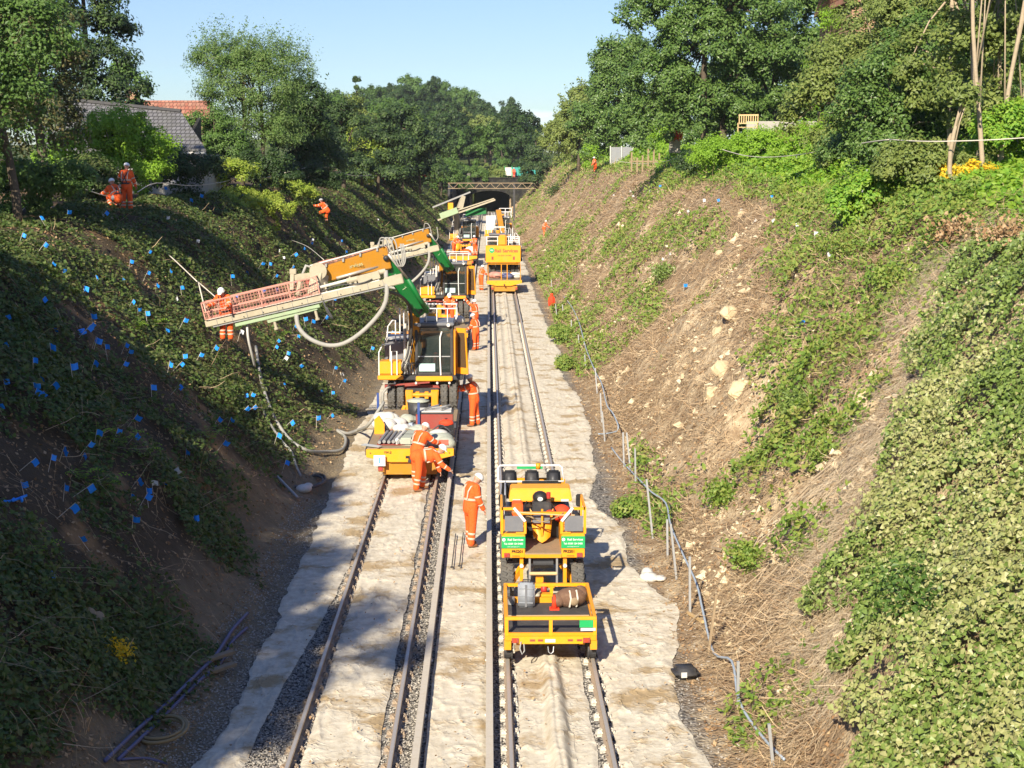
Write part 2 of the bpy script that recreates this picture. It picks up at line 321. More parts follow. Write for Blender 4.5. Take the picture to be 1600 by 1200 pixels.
# ================= terrain
ys = [8.0]
while ys[-1] < 900: ys.append(ys[-1]+max(.16, ys[-1]*.0065))
ys = np.array([-60, -40, -25, -15, -8, 0, 4]+ys)
xs = np.concatenate([[-400, -250, -150, -90, -60, -45, -35, -28, -22], np.arange(-19, -3.8, .16), np.arange(-3.8, 3.4, .45), np.arange(3.4, 17, .15), [18, 20, 23, 27, 33, 42, 60, 90, 150, 250, 400]])
XX, YY = np.meshgrid(xs, ys); ZZ = hgt(XX, YY)
def ground_mat():
    m, t, b = newmat('cutting ground'); co = objco(t)
    sx_ = nd(t, 'ShaderNodeSeparateXYZ'); t.links.new(co, sx_.inputs[0]); x, y, z = sx_.outputs
    n1 = noise(t, co, .55, 7, .6); n2 = noise(t, co, 3.2, 6, .65); n3 = noise(t, co, 14, 4, .6)
    # right bank: chalky tan soil, brown litter
    mr = nd(t, 'ShaderNodeMapping'); mr.inputs['Rotation'].default_value = (0, 0, .35); mr.inputs['Scale'].default_value = (1.1, 1.2, 1.1); t.links.new(co, mr.inputs[0])
    chalk = mixc(t, rmp(t, n2, .35, .7), (.36, .26, .155), (.66, .54, .35))
    litter = mixc(t, n3, (.19, .13, .075), (.38, .27, .16))
    right = mixc(t, rmp(t, noise(t, mr.outputs[0], 1.1, 6, .68), .50, .60), litter, chalk)
    ob = mth(t, 'MULTIPLY', rmp(t, mth(t, 'ABSOLUTE', mth(t, 'SUBTRACT', x, 6.6)), .6, 2.8, 1, 0), mth(t, 'MULTIPLY', rmp(t, y, 20, 25), rmp(t, y, 52, 66, 1, 0)))
    right = mixc(t, mth(t, 'MULTIPLY', ob, rmp(t, noise(t, co, 1.7, 7, .7), .42, .56)), right, chalk)
    green = mixc(t, n3, (.05, .085, .02), (.12, .14, .045))
    right = mixc(t, mth(t, 'MULTIPLY', rmp(t, x, 10.8, 12.5), rmp(t, n2, .3, .55)), right, green)
    # left bank: dark soil with ochre scars
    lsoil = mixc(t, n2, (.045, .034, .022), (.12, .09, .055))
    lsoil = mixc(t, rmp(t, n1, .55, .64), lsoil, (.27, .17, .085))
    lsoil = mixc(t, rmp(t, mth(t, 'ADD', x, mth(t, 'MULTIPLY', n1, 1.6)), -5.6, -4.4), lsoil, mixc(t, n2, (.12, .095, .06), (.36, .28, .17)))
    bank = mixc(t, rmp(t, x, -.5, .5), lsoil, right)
    # track bed ballast
    vo = nd(t, 'ShaderNodeTexVoronoi', Scale=17.); t.links.new(co, vo.inputs['Vector'])
    bal = mixc(t, vo.outputs['Color'], (.16, .145, .12), (.44, .41, .36)); bal2 = mixc(t, rmp(t, vo.outputs['Distance'], .35, .75), bal, (.05, .045, .04))
    ax = mth(t, 'ABSOLUTE', mth(t, 'ADD', x, .45)); 
    f = rmp(t, mth(t, 'ADD', ax, mth(t, 'MULTIPLY', n2, 1.2)), 4.1, 4.7)
    c = mixc(t, f, bal2, bank)
    far = rmp(t, y, 286, 290); c = mixc(t, far, c, green)
    t.links.new(c, b.inputs['Base Color']); b.inputs['Roughness'].default_value = .95; b.inputs['Specular IOR Level'].default_value = .15
    hh = mth(t, 'ADD', mth(t, 'MULTIPLY', n2, .6), mth(t, 'MULTIPLY', n3, .3)); hh = mth(t, 'SUBTRACT', hh, mth(t, 'MULTIPLY', vo.outputs['Distance'], .25))
    bp = nd(t, 'ShaderNodeBump', Strength=.9, Distance=.12); t.links.new(hh, bp.inputs['Height']); t.links.new(bp.outputs[0], b.inputs['Normal'])
    return m
M['ground'] = ground_mat()
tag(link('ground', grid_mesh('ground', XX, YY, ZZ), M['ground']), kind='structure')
# ================= scattered ground cover (stuff)
def normal_at(x, y):
    e = .25; gx = (hgt(x+e, y)-hgt(x-e, y))/(2*e); gy = (hgt(x, y+e)-hgt(x, y-e))/(2*e)
    n = np.stack([-gx, -gy, np.ones_like(gx)], -1); return n/np.linalg.norm(n, axis=1, keepdims=True)
def unit(v): return v/np.maximum(np.linalg.norm(v, axis=-1, keepdims=True), 1e-9)
def leaf_mesh(name, P, Nrm, size, aspect=.62, fold=.12, shape='diamond', g=None):
    g = g or rng; n = len(P); size = np.broadcast_to(size, (n,))[:, None]
    a = unit(np.cross(Nrm, g.normal(size=(n, 3)))); b = np.cross(Nrm, a)
    if shape == 'diamond':
        V = np.stack([P-a*size*.5, P+b*size*aspect*.5-Nrm*size*fold, P+a*size*.5-Nrm*size*fold*.6, P-b*size*aspect*.5-Nrm*size*fold], 1)
        Fc = np.arange(n*4).reshape(n, 4)
    else:  # ivy: five-cornered leaf
        V = np.stack([P-a*size*.34, P-a*size*.18+b*size*.48-Nrm*size*fold, P+a*size*.56-Nrm*size*fold, P-a*size*.18-b*size*.48-Nrm*size*fold], 1)
        Fc = np.arange(n*4).reshape(n, 4)
    return npmesh(name, V.reshape(-1, 3), Fc)
def strand_mesh(name, P, D, Nrm, length, width, g=None, seg=3, curl=.35):
    g = g or rng; n = len(P); length = np.broadcast_to(length, (n,))[:, None]; width = np.broadcast_to(width, (n,))[:, None]
    d = D.copy(); p = P.copy(); s = unit(np.cross(d, Nrm)); rows = []
    for k in range(seg+1):
        w_ = width*(1-.55*k/seg); rows.append(p-s*w_*.5); rows.append(p+s*w_*.5)
        d = unit(d+g.normal(size=(n, 3))*curl+(-Nrm*.10 if k > 0 else Nrm*.0)); p = p+d*length/seg
    V = np.stack(rows, 1); m_ = V.shape[1]; base = (np.arange(n)*m_)[:, None, None]
    q = np.array([[2*k, 2*k+1, 2*k+3, 2*k+2] for k in range(seg)])[None]
    return npmesh(name, V.reshape(-1, 3), (base+q).reshape(-1, 4))
def inpoly(x, y, poly):
    c = np.zeros(x.shape, bool); n = len(poly); j = n-1
    for i in range(n):
        xi, yi = poly[i]; xj, yj = poly[j]
        c ^= ((yi > y) != (yj > y)) & (x < (xj-xi)*(y-yi)/(yj-yi+1e-12)+xi); j = i
    return c
IVY = [(12.2, 33.5), (11.0, 34.2), (10.3, 34.2), (9.2, 31.6), (8.3, 28.8), (7.4, 27.0), (6.5, 26.0), (6.0, 25.0), (5.5, 23.2), (5.0, 21.0), (4.8, 14), (13, 8), (13, 20)]
def sample(x0, x1, y0, y1, n, power=1.7):
    """points denser near the viewer: pdf ~ y^-power"""
    u = rng.random(n); k = 1-power; y = (y0**k+u*(y1**k-y0**k))**(1/k)
    return rng.uniform(x0, x1, n), y
def blobs(x, y, L_): 
    s = np.zeros_like(x)
    for bx_, by_, rx_, ry_ in L_: s = np.maximum(s, np.exp(-((x-bx_)/rx_)**2-((y-by_)/ry_)**2))
    return s
def lift(x, y, lo, hi, tilt=.55, up=(0, 0, 1)):
    n = normal_at(x, y); P = np.stack([x, y, hgt(x, y)], -1)+n*rng.uniform(lo, hi, len(x))[:, None]
    nn = unit(n+np.array(up)*.4+rng.normal(size=(len(x), 3))*tilt); return P, nn, n
# right bank, sunlit ivy carpet
x, y = sample(3.9, 12.5, 13.5, 36, 300000, 1.25)
edge = fbm(x*.9, y*.9, 4, 41)*1.7
k = inpoly(x+edge, y+edge, IVY) & (rng.random(len(x)) < .72+1.1*fbm(x*1.6, y*1.6, 3, 43)); x, y = x[k], y[k]
cl = np.clip(fbm(x*1.3, y*1.3, 3, 44)+.45, 0, 1)
P, nn, n = lift(x, y, .02, .12, .62, (-.35, -.75, .5)); P += n*(cl*.34)[:, None]
P += n*(rng.random(len(x))**3*.16)[:, None]; gq = rng.random(len(x)) < np.clip(.20+1.4*fbm(x*.7, y*.7, 3, 45)+.9*sstep(7.8, 10.2, x), .04, .97)
tag(link('ivy', leaf_mesh('ivy', P[~gq], nn[~gq], rng.uniform(.04, .115, int((~gq).sum())), shape='ivy'), M['lf_ivyR']), 'pale sunlit ivy carpet over the near end of the right bank', 'ivy', kind='stuff')
tag(link('ivy', leaf_mesh('ivy', P[gq], nn[gq], rng.uniform(.04, .12, int(gq.sum())), shape='ivy'), M['lf_ivyG']), 'deeper green ivy growing through the pale ivy on the right bank', 'ivy', kind='stuff')
# right bank, greener undergrowth patches
GB = [(7.9, 39, 1.1, 5), (7.0, 34, .8, 3), (8.6, 40, 1.3, 4), (10.6, 41, 1.3, 6), (4.2, 37, .4, 2), (4.5, 44, .3, 2), (9.8, 36.5, 1.0, 2.4), (4.6, 70, .8, 8), (5.6, 120, 1.4, 14), (8, 90, 1.0, 10), (7, 66, .7, 6), (9.5, 70, .9, 9), (10.2, 37, 1.2, 3.5), (9.6, 45, .9, 5), (8.6, 36, .9, 2.5), (10.8, 50, 1.2, 7), (5.9, 27.5, .35, .8)]
x, y = sample(3.7, 13.2, 20, 280, 300000, 1.75)
gm = blobs(x, y, GB)+(.8+.8*sstep(55, 90, y))*np.clip(fbm(x*.45, y*.22, 4, 51)+.05+.16*sstep(50, 90, y), 0, 1)+sstep(10.3, 12.0, x+1.1*fbm(x*.5, y*.4, 2, 52))
k = (rng.random(len(x)) < np.clip(gm-.30, 0, .8)*(.5+.5*(fbm(x*2, y*2, 2, 53) > -.15))) & ~inpoly(x, y, IVY); x, y = x[k], y[k]
P, nn, n = lift(x, y, .02, .25, .7, (-.3, -.7, .6)); P += n*(np.clip(fbm(x*.9, y*.9, 2, 54), 0, 1)*.5)[:, None]
tag(link('undergrowth', leaf_mesh('undergrowth', P, nn, rng.uniform(.06, .13, len(x))*(1+y/90)), M['lf_under']), 'patches of low green weeds on the sunlit right bank', 'undergrowth', kind='stuff')
# lush strip on top of the right bank
x, y = sample(11.6, 19, 22, 270, 150000, 1.5)
k = rng.random(len(x)) < sstep(11.4, 12.8, x+.8*fbm(x*.4, y*.3, 2, 55)); x, y = x[k], y[k]
P, nn, n = lift(x, y, .03, .3, .7, (-.3, -.7, .6)); P += n*(np.clip(fbm(x*.5, y*.5, 3, 56)+.2, 0, 1)*1.1*sstep(12, 14, x))[:, None]
tag(link('undergrowth', leaf_mesh('undergrowth', P, nn, rng.uniform(.08, .17, len(x))*(1+y/90)), M['lf_lush']), 'bright green nettles and brambles along the top of the right bank', 'undergrowth', kind='stuff')
# dead stems matted over the right bank
x, y = sample(4.0, 12.6, 20, 280, 175000, 1.75)
dm = .72+1.3*fbm(x*.5, y*.3, 4, 61)-.75*blobs(x, y, [(6.9, 44, 1.1, 7), (7.3, 32.5, .9, 4), (6.3, 28.5, .6, 2.5), (5.2, 36, .5, 6)]); k = (rng.random(len(x)) < np.clip(dm, .06, 1)) & ~inpoly(x+.3, y+.3, IVY); x, y = x[k], y[k]
P, nn, n = lift(x, y, .0, .09, .3); down = np.stack([-n[:, 2], np.zeros(len(x)), n[:, 0]*1.0], -1)
down = unit(down+rng.normal(size=(len(x), 3))*.7); down = unit(down-n*(down*n).sum(1, keepdims=True)+n*rng.uniform(-.02, .25, (len(x), 1)))
tag(link('dead_stems', strand_mesh('dead_stems', P, down, n, rng.uniform(.12, .5, len(x))*(1+y/140), rng.uniform(.006, .014, len(x))*(1+y/50)), M['straw']), 'brown matted dead stems hanging down the right bank', 'dead stems', kind='stuff')
# pale straw next to the ivy edge
t_ = rng.random(15000); i_ = (t_*9).astype(int); f_ = t_*9-i_; iv = np.array(IVY); x = iv[i_, 0]*(1-f_)+iv[i_+1, 0]*f_; y = iv[i_, 1]*(1-f_)+iv[i_+1, 1]*f_
x = x-np.abs(rng.normal(0, .42, len(x)))+.25; y = y+np.abs(rng.normal(0, 1.6, len(x)))-.3; k = x > 4.2; x, y = x[k], y[k]
P, nn, n = lift(x, y, .02, .12, .3); down = unit(np.stack([-n[:, 2], np.full(len(x), -.12), n[:, 0]], -1)+rng.normal(size=(len(x), 3))*.28)
tag(link('dry_straw', strand_mesh('dry_straw', P, down, n, rng.uniform(.15, .8, len(x)), rng.uniform(.006, .013, len(x)), curl=.22), M['palestraw']), 'pale dry straw combed downhill beside the ivy edge', 'straw', kind='stuff')
# litter on right bank
x, y = sample(3.4, 12, 20, 200, 60000, 1.8); k = (rng.random(len(x)) < .55+.6*fbm(x, y, 2, 66)) & ~inpoly(x, y, IVY); x, y = x[k], y[k]
P, nn, n = lift(x, y, .0, .05, .6)
tag(link('leaf_litter', leaf_mesh('leaf_litter', P, nn, rng.uniform(.03, .08, len(x))*(1+y/80)), M['lf_dead']), 'dry brown leaf litter on the sunlit right bank', 'leaf litter', kind='stuff')
# left bank foliage
x, y = sample(-14.5, -4.7, 17, 285, 500000, 1.75)
lm = .44-.9*blobs(x, y, [(-10.0, 37.5, .5, 1.3), (-8.3, 26.5, .7, 1.2), (-7.3, 21.5, .6, 1.2), (-7.5, 33, .5, 1.6), (-8.6, 52, .6, 3)])+1.25*fbm(x*.55, y*.35, 4, 71)+.2*sstep(-7, -9, x)-.60*sstep(-6.2, -4.9, x)
k = rng.random(len(x)) < np.clip(lm, 0, 1); x, y = x[k], y[k]
P, nn, n = lift(x, y, .02, .14, .65); P += n*(np.clip(fbm(x*.8, y*.8, 3, 73)+.1, 0, 1)*.42*sstep(-5.4, -7, x))[:, None]
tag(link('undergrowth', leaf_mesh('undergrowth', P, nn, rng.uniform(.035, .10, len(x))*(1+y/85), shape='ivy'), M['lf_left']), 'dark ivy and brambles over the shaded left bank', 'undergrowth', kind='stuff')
x, y = sample(-14, -4.6, 17, 200, 24000, 1.8)
P, nn, n = lift(x, y, .0, .06, .6)
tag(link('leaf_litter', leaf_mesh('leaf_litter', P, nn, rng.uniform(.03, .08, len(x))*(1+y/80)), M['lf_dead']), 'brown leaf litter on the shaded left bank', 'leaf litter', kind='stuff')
x, y = sample(-13.8, -5.2, 17, 200, 2600, 1.8); P, nn, n = lift(x, y, .02, .25, .3)
down = unit(np.stack([n[:, 2], np.zeros(len(x)), -n[:, 0]], -1)+rng.normal(size=(len(x), 3))*.6)
tag(link('dead_stems', strand_mesh('dead_stems', P, down, n, rng.uniform(.3, 1.0, len(x)), rng.uniform(.006, .012, len(x))*(1+y/60), curl=.25), M['straw']), 'thin dead stems lying over the shaded left bank', 'dead stems', kind='stuff')
# loose ballast stones in the open strips
def stones(name, x, y, z, size, mat, label):
    n = len(x); o8 = np.array([(-1, 0, 0), (0, -1, 0), (1, 0, 0), (0, 1, 0), (0, 0, 1), (0, 0, -1)], float)
    V = o8[None]*rng.uniform(.5, 1, (n, 6, 1))*np.array([1, 1, .75])+rng.normal(size=(n, 6, 3))*.16; th = rng.uniform(0, 6.28, n)
    c, s = np.cos(th)[:, None], np.sin(th)[:, None]; V = np.stack([V[..., 0]*c-V[..., 1]*s, V[..., 0]*s+V[..., 1]*c, V[..., 2]], -1)
    V = V*size[:, None, None]+np.stack([x, y, z], -1)[:, None]
    fc = np.array([(0, 1, 4), (1, 2, 4), (2, 3, 4), (3, 0, 4), (1, 0, 5), (2, 1, 5), (3, 2, 5), (0, 3, 5)])
    return tag(link(name, npmesh(name, V.reshape(-1, 3), (np.arange(n)*6)[:, None, None].repeat(8, 1).reshape(n, 8, 1)+fc[None]) if False else npmesh(name, V.reshape(-1, 3), ((np.arange(n)*6)[:, None, None]+fc[None]).reshape(-1, 3)), mat), label, 'ballast', kind='stuff')
M['stone'] = leafmat('ballast stones', [(.13, .12, .10), (.30, .27, .23), (.48, .45, .39), (.22, .18, .14)], .9, .0, .2)
xs_, ys_ = [], []
for a, b_, n, y1 in ((-4.0, -2.95, 9000, 48), (-5.0, -4.0, 5200, 40), (-1.62, -1.02, 7500, 75), (.02, .62, 7000, 75), (1.55, 2.08, 4500, 75), (-3.1, -2.75, 3500, 60), (2.6, 4.0, 1500, 60)):
    x, y = sample(a, b_, 19.5, y1, n, 1.8); xs_.append(x); ys_.append(y)
x = np.concatenate(xs_); y = np.concatenate(ys_)
stones('ballast_stones', x, y, hgt(x, y)+.012, rng.uniform(.014, .03, len(x)), M['stone'], 'loose grey and tan ballast stones beside the rails')
M['chalkstone'] = leafmat('chalk stones', [(.40, .31, .19), (.60, .50, .33), (.70, .61, .44)], .9, .0, .2)
x, y = sample(4.2, 10.5, 21, 150, 8000, 1.8); k = (fbm(x*.6, y*.4, 3, 88)+.5*blobs(x, y, [(6.9, 44, 1.0, 7), (7.3, 32.5, .8, 3)]) > .12); x, y = x[k], y[k]
stones('chalk_rubble', x, y, hgt(x, y)+.02, (.015+.03*rng.random(len(x))+.13*rng.random(len(x))**9)*(1+y/100), M['chalkstone'], 'crumbled pale chalk rubble scattered on the right bank')

# ================= track: rails, clips, sheets
def rail(x, label, top=0.0, wid=.072, mat='steel', cond=False):
    t = thing('conductor_rail' if cond else 'rail', label, 'rail', (x, 12, 0), 0, 'conductor rails' if cond else 'running rails')
    prof = [(-.07, top-.165), (.07, top-.165), (.07, top-.145), (.012, top-.125), (.012, top-.045), (wid/2, top-.032), (wid/2, top-.004), (-wid/2, top-.004), (-wid/2, top-.032), (-.012, top-.045), (-.012, top-.125), (-.07, top-.145)]
    if cond: prof = [(-.06, top-.12), (.06, top-.12), (.06, top-.095), (.035, top-.09), (.035, top-.05), (.055, top-.045), (.055, top), (-.055, top), (-.055, top-.045), (-.035, top-.05), (-.035, top-.09), (-.06, top-.095)]
    MB().prism(prof, 'y', 0, 270).build('rail_section', M['conductor'] if cond else M['railside'], t)
    if not cond: MB().bx(-.026, .026, 0, 270, top-.004, top).build('running_surface', M['steel'], t)
    if cond:
        me = MB().cyl((0, 0, -.2), (0, 0, -.13), .085, .075, 10).cyl((0, 0, -.13), (0, 0, -.085), .06, .06, 10).mesh('insulator', True)
        for k in range(30): o = link('insulator', me, M['white'], t); o.location = (0, 9+k*2.76, 0)
    else:
        mb = MB(); mb.bx(-.15, .15, -.12, .12, -.20, -.15)
        for s in (-1, 1): mb.tube([(s*.06, -.07, -.14), (s*.09, -.05, -.10), (s*.12, 0, -.105), (s*.09, .05, -.10), (s*.06, .06, -.13)], .018, 6); mb.bx(s*.11-.025, s*.11+.025, -.03, .03, -.16, -.11)
        me = mb.mesh('clip')
        for k in range(95): o = link('rail_clip', me, M['railside'] if x < 0 else M['rope'], t); o.location = (0, 8.2+k*.69, 0)
    return t
XR0, XR1 = .32, 1.82; XL0, XL1 = -2.94, -1.46
rail(XL0, 'worn running rail nearest the shaded left bank'); rail(XL1, 'right running rail of the track carrying the excavators')
rail(XR0, 'running rail beside the central conductor rail under the trailer'); rail(XR1, 'running rail nearest the sunlit right bank')
rail(-1.09, 'thick conductor rail beside the left hand track', .05, cond=True); rail(0.0, 'pale conductor rail running up the middle between the tracks', .06, cond=True)
def sheet_mat():
    m, t, b = newmat('white geotextile'); co = objco(t); n1 = noise(t, co, .8, 6, .65); n2 = noise(t, co, 5, 6, .7)
    mp_ = nd(t, 'ShaderNodeMapping'); mp_.inputs['Scale'].default_value = (1.0, .42, 1); t.links.new(co, mp_.inputs[0])
    vo = nd(t, 'ShaderNodeTexWave', Scale=1.1, Distortion=9.0, Detail=4.0, Detail__Scale=1.6); t.links.new(mp_.outputs[0], vo.inputs['Vector'])
    c = mixc(t, rmp(t, n2, .35, .75), (.69, .63, .50), (.46, .39, .28)); c = mixc(t, rmp(t, n1, .52, .62, 0, .85), c, (.36, .25, .12))
    g = rmp(t, noise(t, co, 23, 3), .66, .72, 0, .6); c = mixc(t, g, c, (.20, .15, .10))
    t.links.new(c, b.inputs['Base Color']); b.inputs['Roughness'].default_value = .85; b.inputs['Specular IOR Level'].default_value = .2
    wn = nd(t, 'ShaderNodeTexNoise', Scale=1.6, Detail=3.0); t.links.new(co, wn.inputs['Vector']); va = t.nodes.new('ShaderNodeVectorMath'); va.operation = 'MULTIPLY_ADD'; va.inputs[1].default_value = (1.6, 1.6, 1.6)
    t.links.new(wn.outputs['Color'], va.inputs[0]); t.links.new(mp_.outputs[0], va.inputs[2]); ve = nd(t, 'ShaderNodeTexVoronoi', _feature='DISTANCE_TO_EDGE', Scale=2.3); t.links.new(va.outputs[0], ve.inputs['Vector'])
    fold = rmp(t, ve.outputs['Distance'], 0, .10, 1, 0); fold = mth(t, 'MULTIPLY', fold, rmp(t, n1, .4, .55))
    h = mth(t, 'ADD', mth(t, 'ADD', mth(t, 'MULTIPLY', vo.outputs['Fac'], .30), mth(t, 'MULTIPLY', n2, .35)), mth(t, 'MULTIPLY', fold, .35))
    bp = nd(t, 'ShaderNodeBump', Strength=.6, Distance=.04); t.links.new(h, bp.inputs['Height']); t.links.new(bp.outputs[0], b.inputs['Normal'])
    return m
M['sheet'] = sheet_mat()
def ridged(x, y, seed, p=4): return (1-np.abs(fbm(x, y, 2, seed)))**p
def sheet(fl, fr, label, y0=19, y1=262, hump=None, seed=1, amp=1., n=22, base=-.135):
    y = [y0]
    while y[-1] < y1: y.append(y[-1]+.04*(max(y[-1], 22)/22)**1.3)
    y = np.array(y); u = np.linspace(0, 1, n); U, Y = np.meshgrid(u, y); l_ = fl(y)[:, None]; r_ = fr(y)[:, None]; X = l_+(r_-l_)*U
    wx = .35*fbm(X*1.2, Y*.8, 2, seed+5)
    wr = .045*ridged((X+wx)*2.0, (Y+wx)*.7, seed, 40)+.032*ridged((X+wx)*3.2+5, Y*1.3, seed+2, 34)+.026*ridged((X-wx)*2.2+9, Y*2.8, seed+4, 40)+.012*fbm(X*1.4, Y*1.1, 2, seed+3)
    e = np.minimum(sstep(0, .06, U), sstep(1, .94, U)); Z = base+wr*amp*(.3+.7*e)-.02*(1-e)
    Z = np.maximum(Z, hgt(X, Y)+.018+wr*.5)
    if hump is not None: Z = Z+hump(X, Y)
    o = link('geotextile_sheet', grid_mesh('geotextile_sheet', X, Y, Z), M['sheet'])
    return tag(o, label, 'ground sheet', 'geotextile sheets laid between the rails')
cst = lambda v, a=.03, s=1, f=.9: (lambda y: v+a*fbm(y*f, y*0+s, 3, s))
sheet(lambda y: np.interp(y, [19, 21.7, 24.7, 29, 33, 39, 46, 60, 270], [-4.5, -4.35, -4.1, -4.15, -4.2, -4.25, -4.4, -4.3, -4.25])+.16*fbm(y*.6, y*0, 3, 8)+.05*fbm(y*3, y*0, 2, 9), lambda y: np.interp(y, [19, 21, 25, 29.5, 33, 38, 270], [-3.62, -3.66, -3.52, -3.22, -3.10, -3.04, -3.04])+.03*fbm(y*2, y*0, 2, 12), 'long stained sheet between the left bank and the left rail', seed=101, amp=.8, n=34)
sheet(cst(-2.80, .03, 3), cst(-1.66, .05, 4, 1.6), 'creased stained sheet between the two rails of the left track', seed=121, n=34)
sheet(cst(-.98, .02, 5), cst(-.055, .012, 6), 'wrinkled sheet in the strip between the two conductor rails', seed=141, amp=.75, n=28)
hp = lambda X, Y: (.11*np.exp(-((X-1.06)/.15)**4)-.035*np.exp(-((X-1.06)/.035)**2))*(.9+.25*fbm(Y*.8, X*2, 2, 77))*(1-.0*Y)+.05*np.exp(-((X-.63)/.08)**2)*sstep(34, 40, Y)
sheet(cst(.47, .03, 7, 1.4), cst(1.62, .04, 8, 1.4), 'pale sheet humped over a duct between the rails of the right track', seed=161, hump=hp, amp=.6, n=42)
sheet(cst(1.95, .03, 9, 1.4), lambda y: np.interp(y, [19, 21, 23.6, 26, 29.7, 33, 36.2, 40, 43.2, 50, 58, 64, 70, 90, 270], [3.2, 3.2, 3.05, 3.25, 3.75, 3.1, 3.22, 2.75, 3.05, 3.35, 3.5, 3.1, 3.42, 3.2, 3.2])+.14*fbm(y*.7, y*0, 3, 18)+.04*fbm(y*3, y*0, 2, 19), 'rumpled pale sheet with ragged outer edge below the right bank', seed=181, n=36)
# folded loose sheet lying over the duct in front of the trailer
yy = np.arange(19, 25.9, .05); uu = np.linspace(-1, 1, 26); U, Y = np.meshgrid(uu, yy); X = 1.06+.24*U+.03*fbm(Y*.9, U, 2, 3)*1.0
Z = -.13+.15*np.exp(-(U/.62)**4)-.02*np.exp(-(U/.1)**2)+.02*fbm(X*3, Y*1.5, 3, 9)+.025*ridged(X*2, Y*1.3, 31, 14)
tag(link('geotextile_strip', grid_mesh('geotextile_strip', X, Y, Z), M['sheet']), 'whiter loose fabric strip draped over the central duct in front of the trailer', 'fabric strip')
# shallow puddle stains and leaves
x, y = sample(-4, 3.3, 19.5, 60, 900, 1.6); P = np.stack([x, y, np.full(len(x), -.055)], -1)
tag(link('fallen_leaves', leaf_mesh('fallen_leaves', P, unit(np.array([[0, 0, 1.]])+rng.normal(size=P.shape)*.4), rng.uniform(.03, .07, len(x))), M['lf_dead']), 'scattered fallen leaves on the pale sheets', 'leaves', kind='stuff')

# ================= trees, bushes, buildings
def crown_pts(lobes, n, clump, g, surf=.55, density=1.0):
    """lobes: (cx,cy,cz,rx,ry,rz) ; returns positions and outward normals"""
    lb = np.array(lobes, float); vol = lb[:, 3]*lb[:, 4]*lb[:, 5]; vol = vol**.75; pr = vol/vol.sum()
    K = max(8, int(n/density/130)); li = g.choice(len(lb), K, p=pr); d = unit(g.normal(size=(K, 3))); d[:, 2] = np.where(g.random(K) < .72, np.abs(d[:, 2]), d[:, 2])
    r = surf+(1-surf)*g.random(K)**.6*1.06; C = lb[li, :3]+d*lb[li, 3:]*r[:, None]
    per = g.integers(0, K, n); cs = clump*g.uniform(.55, 1.25, K); off = g.normal(size=(n, 3))*np.array([1, 1, .62]); 
    off = unit(off)*(g.random((n, 1))**.45); P = C[per]+off*cs[per][:, None]
    N = unit(off*.9+d[per]*.5+np.array([-.1, -.3, .55])+g.normal(size=(n, 3))*.45); return P, N, C
def tree(name, label, cat, loc, lobes, n, leaf, mat, seed, clump=.8, trunk=(.2, .1), bark='bark', group=None, trunk_h=None, surf=.55, limbs=9, extra=None, lean=(0, 0), aspect=.6, density=1.0, trunks=None):
    g = np.random.default_rng(seed); t = thing(name, label, cat, loc, 0, group)
    P, N, C = crown_pts(lobes, n, clump, g, surf, density)
    if extra is not None: P2, N2 = extra(g); P = np.concatenate([P, P2]); N = np.concatenate([N, N2])
    link('crown', leaf_mesh('crown', P, N, leaf*g.uniform(.7, 1.3, len(P)), aspect=aspect, g=g), M[mat], t)
    if trunk:
        lb = np.array(lobes); top = trunk_h or float((lb[:, 2]+.3*lb[:, 5]).max()); mb = MB(); c0 = Vector(lb[:, :3].mean(0))
        for tx, ty in (trunks or [(0, 0)]):
            pts = [(tx+(c0.x*.6+lean[0]*top)*s**1.5+.12*math.sin(s*5+seed+tx), ty+(c0.y*.6+lean[1]*top)*s**1.5+.1*math.cos(s*4), -.4+(top+.4)*s) for s in np.linspace(0, 1, 7)]
            mb.tube(pts, [trunk[0]*(1-s)+trunk[1]*s for s in np.linspace(0, 1, 7)], 8)
            for k in range(limbs):
                s = g.integers(2, 6); p0 = Vector(pts[s]); p1 = Vector(C[g.integers(len(C))]); 
                if (p1-p0).length > 9: continue
                mid = p0.lerp(p1, .5)+Vector((0, 0, .12*(p1-p0).length)); mb.tube([p0, mid, p1], [trunk[0]*.4, trunk[0]*.25, .02], 6)
        mb.build('trunk', M[bark], t, True)
    return t
def sprays(lobes, n, length, up=.8, leafn=16):
    """extra: long twigs with leaves sticking out of the crown"""
    def f(g):
        lb = np.array(lobes, float); li = g.integers(0, len(lb), n); d = unit(g.normal(size=(n, 3))+np.array([0, 0, up])); d[:, 2] = np.abs(d[:, 2])
        P0 = lb[li, :3]+d*lb[li, 3:]*.9; dd = unit(d+np.array([0, 0, up])); s = g.random((n, leafn, 1)); P = P0[:, None]+dd[:, None]*s*length*g.uniform(.5, 1.2, (n, 1, 1))+g.normal(size=(n, leafn, 3))*.09
        return P.reshape(-1, 3), unit(g.normal(size=(n*leafn, 3)))
    return f
def gz(x, y): return float(hgt(np.array([x]), np.array([y]))[0])
def onb(px, y, x=None):
    """ground point below photo column px at distance y"""
    p = at(px, 300, y); return (p[0], y, gz(p[0], y))
def zat(py, y): return at(763, py, y)[2]
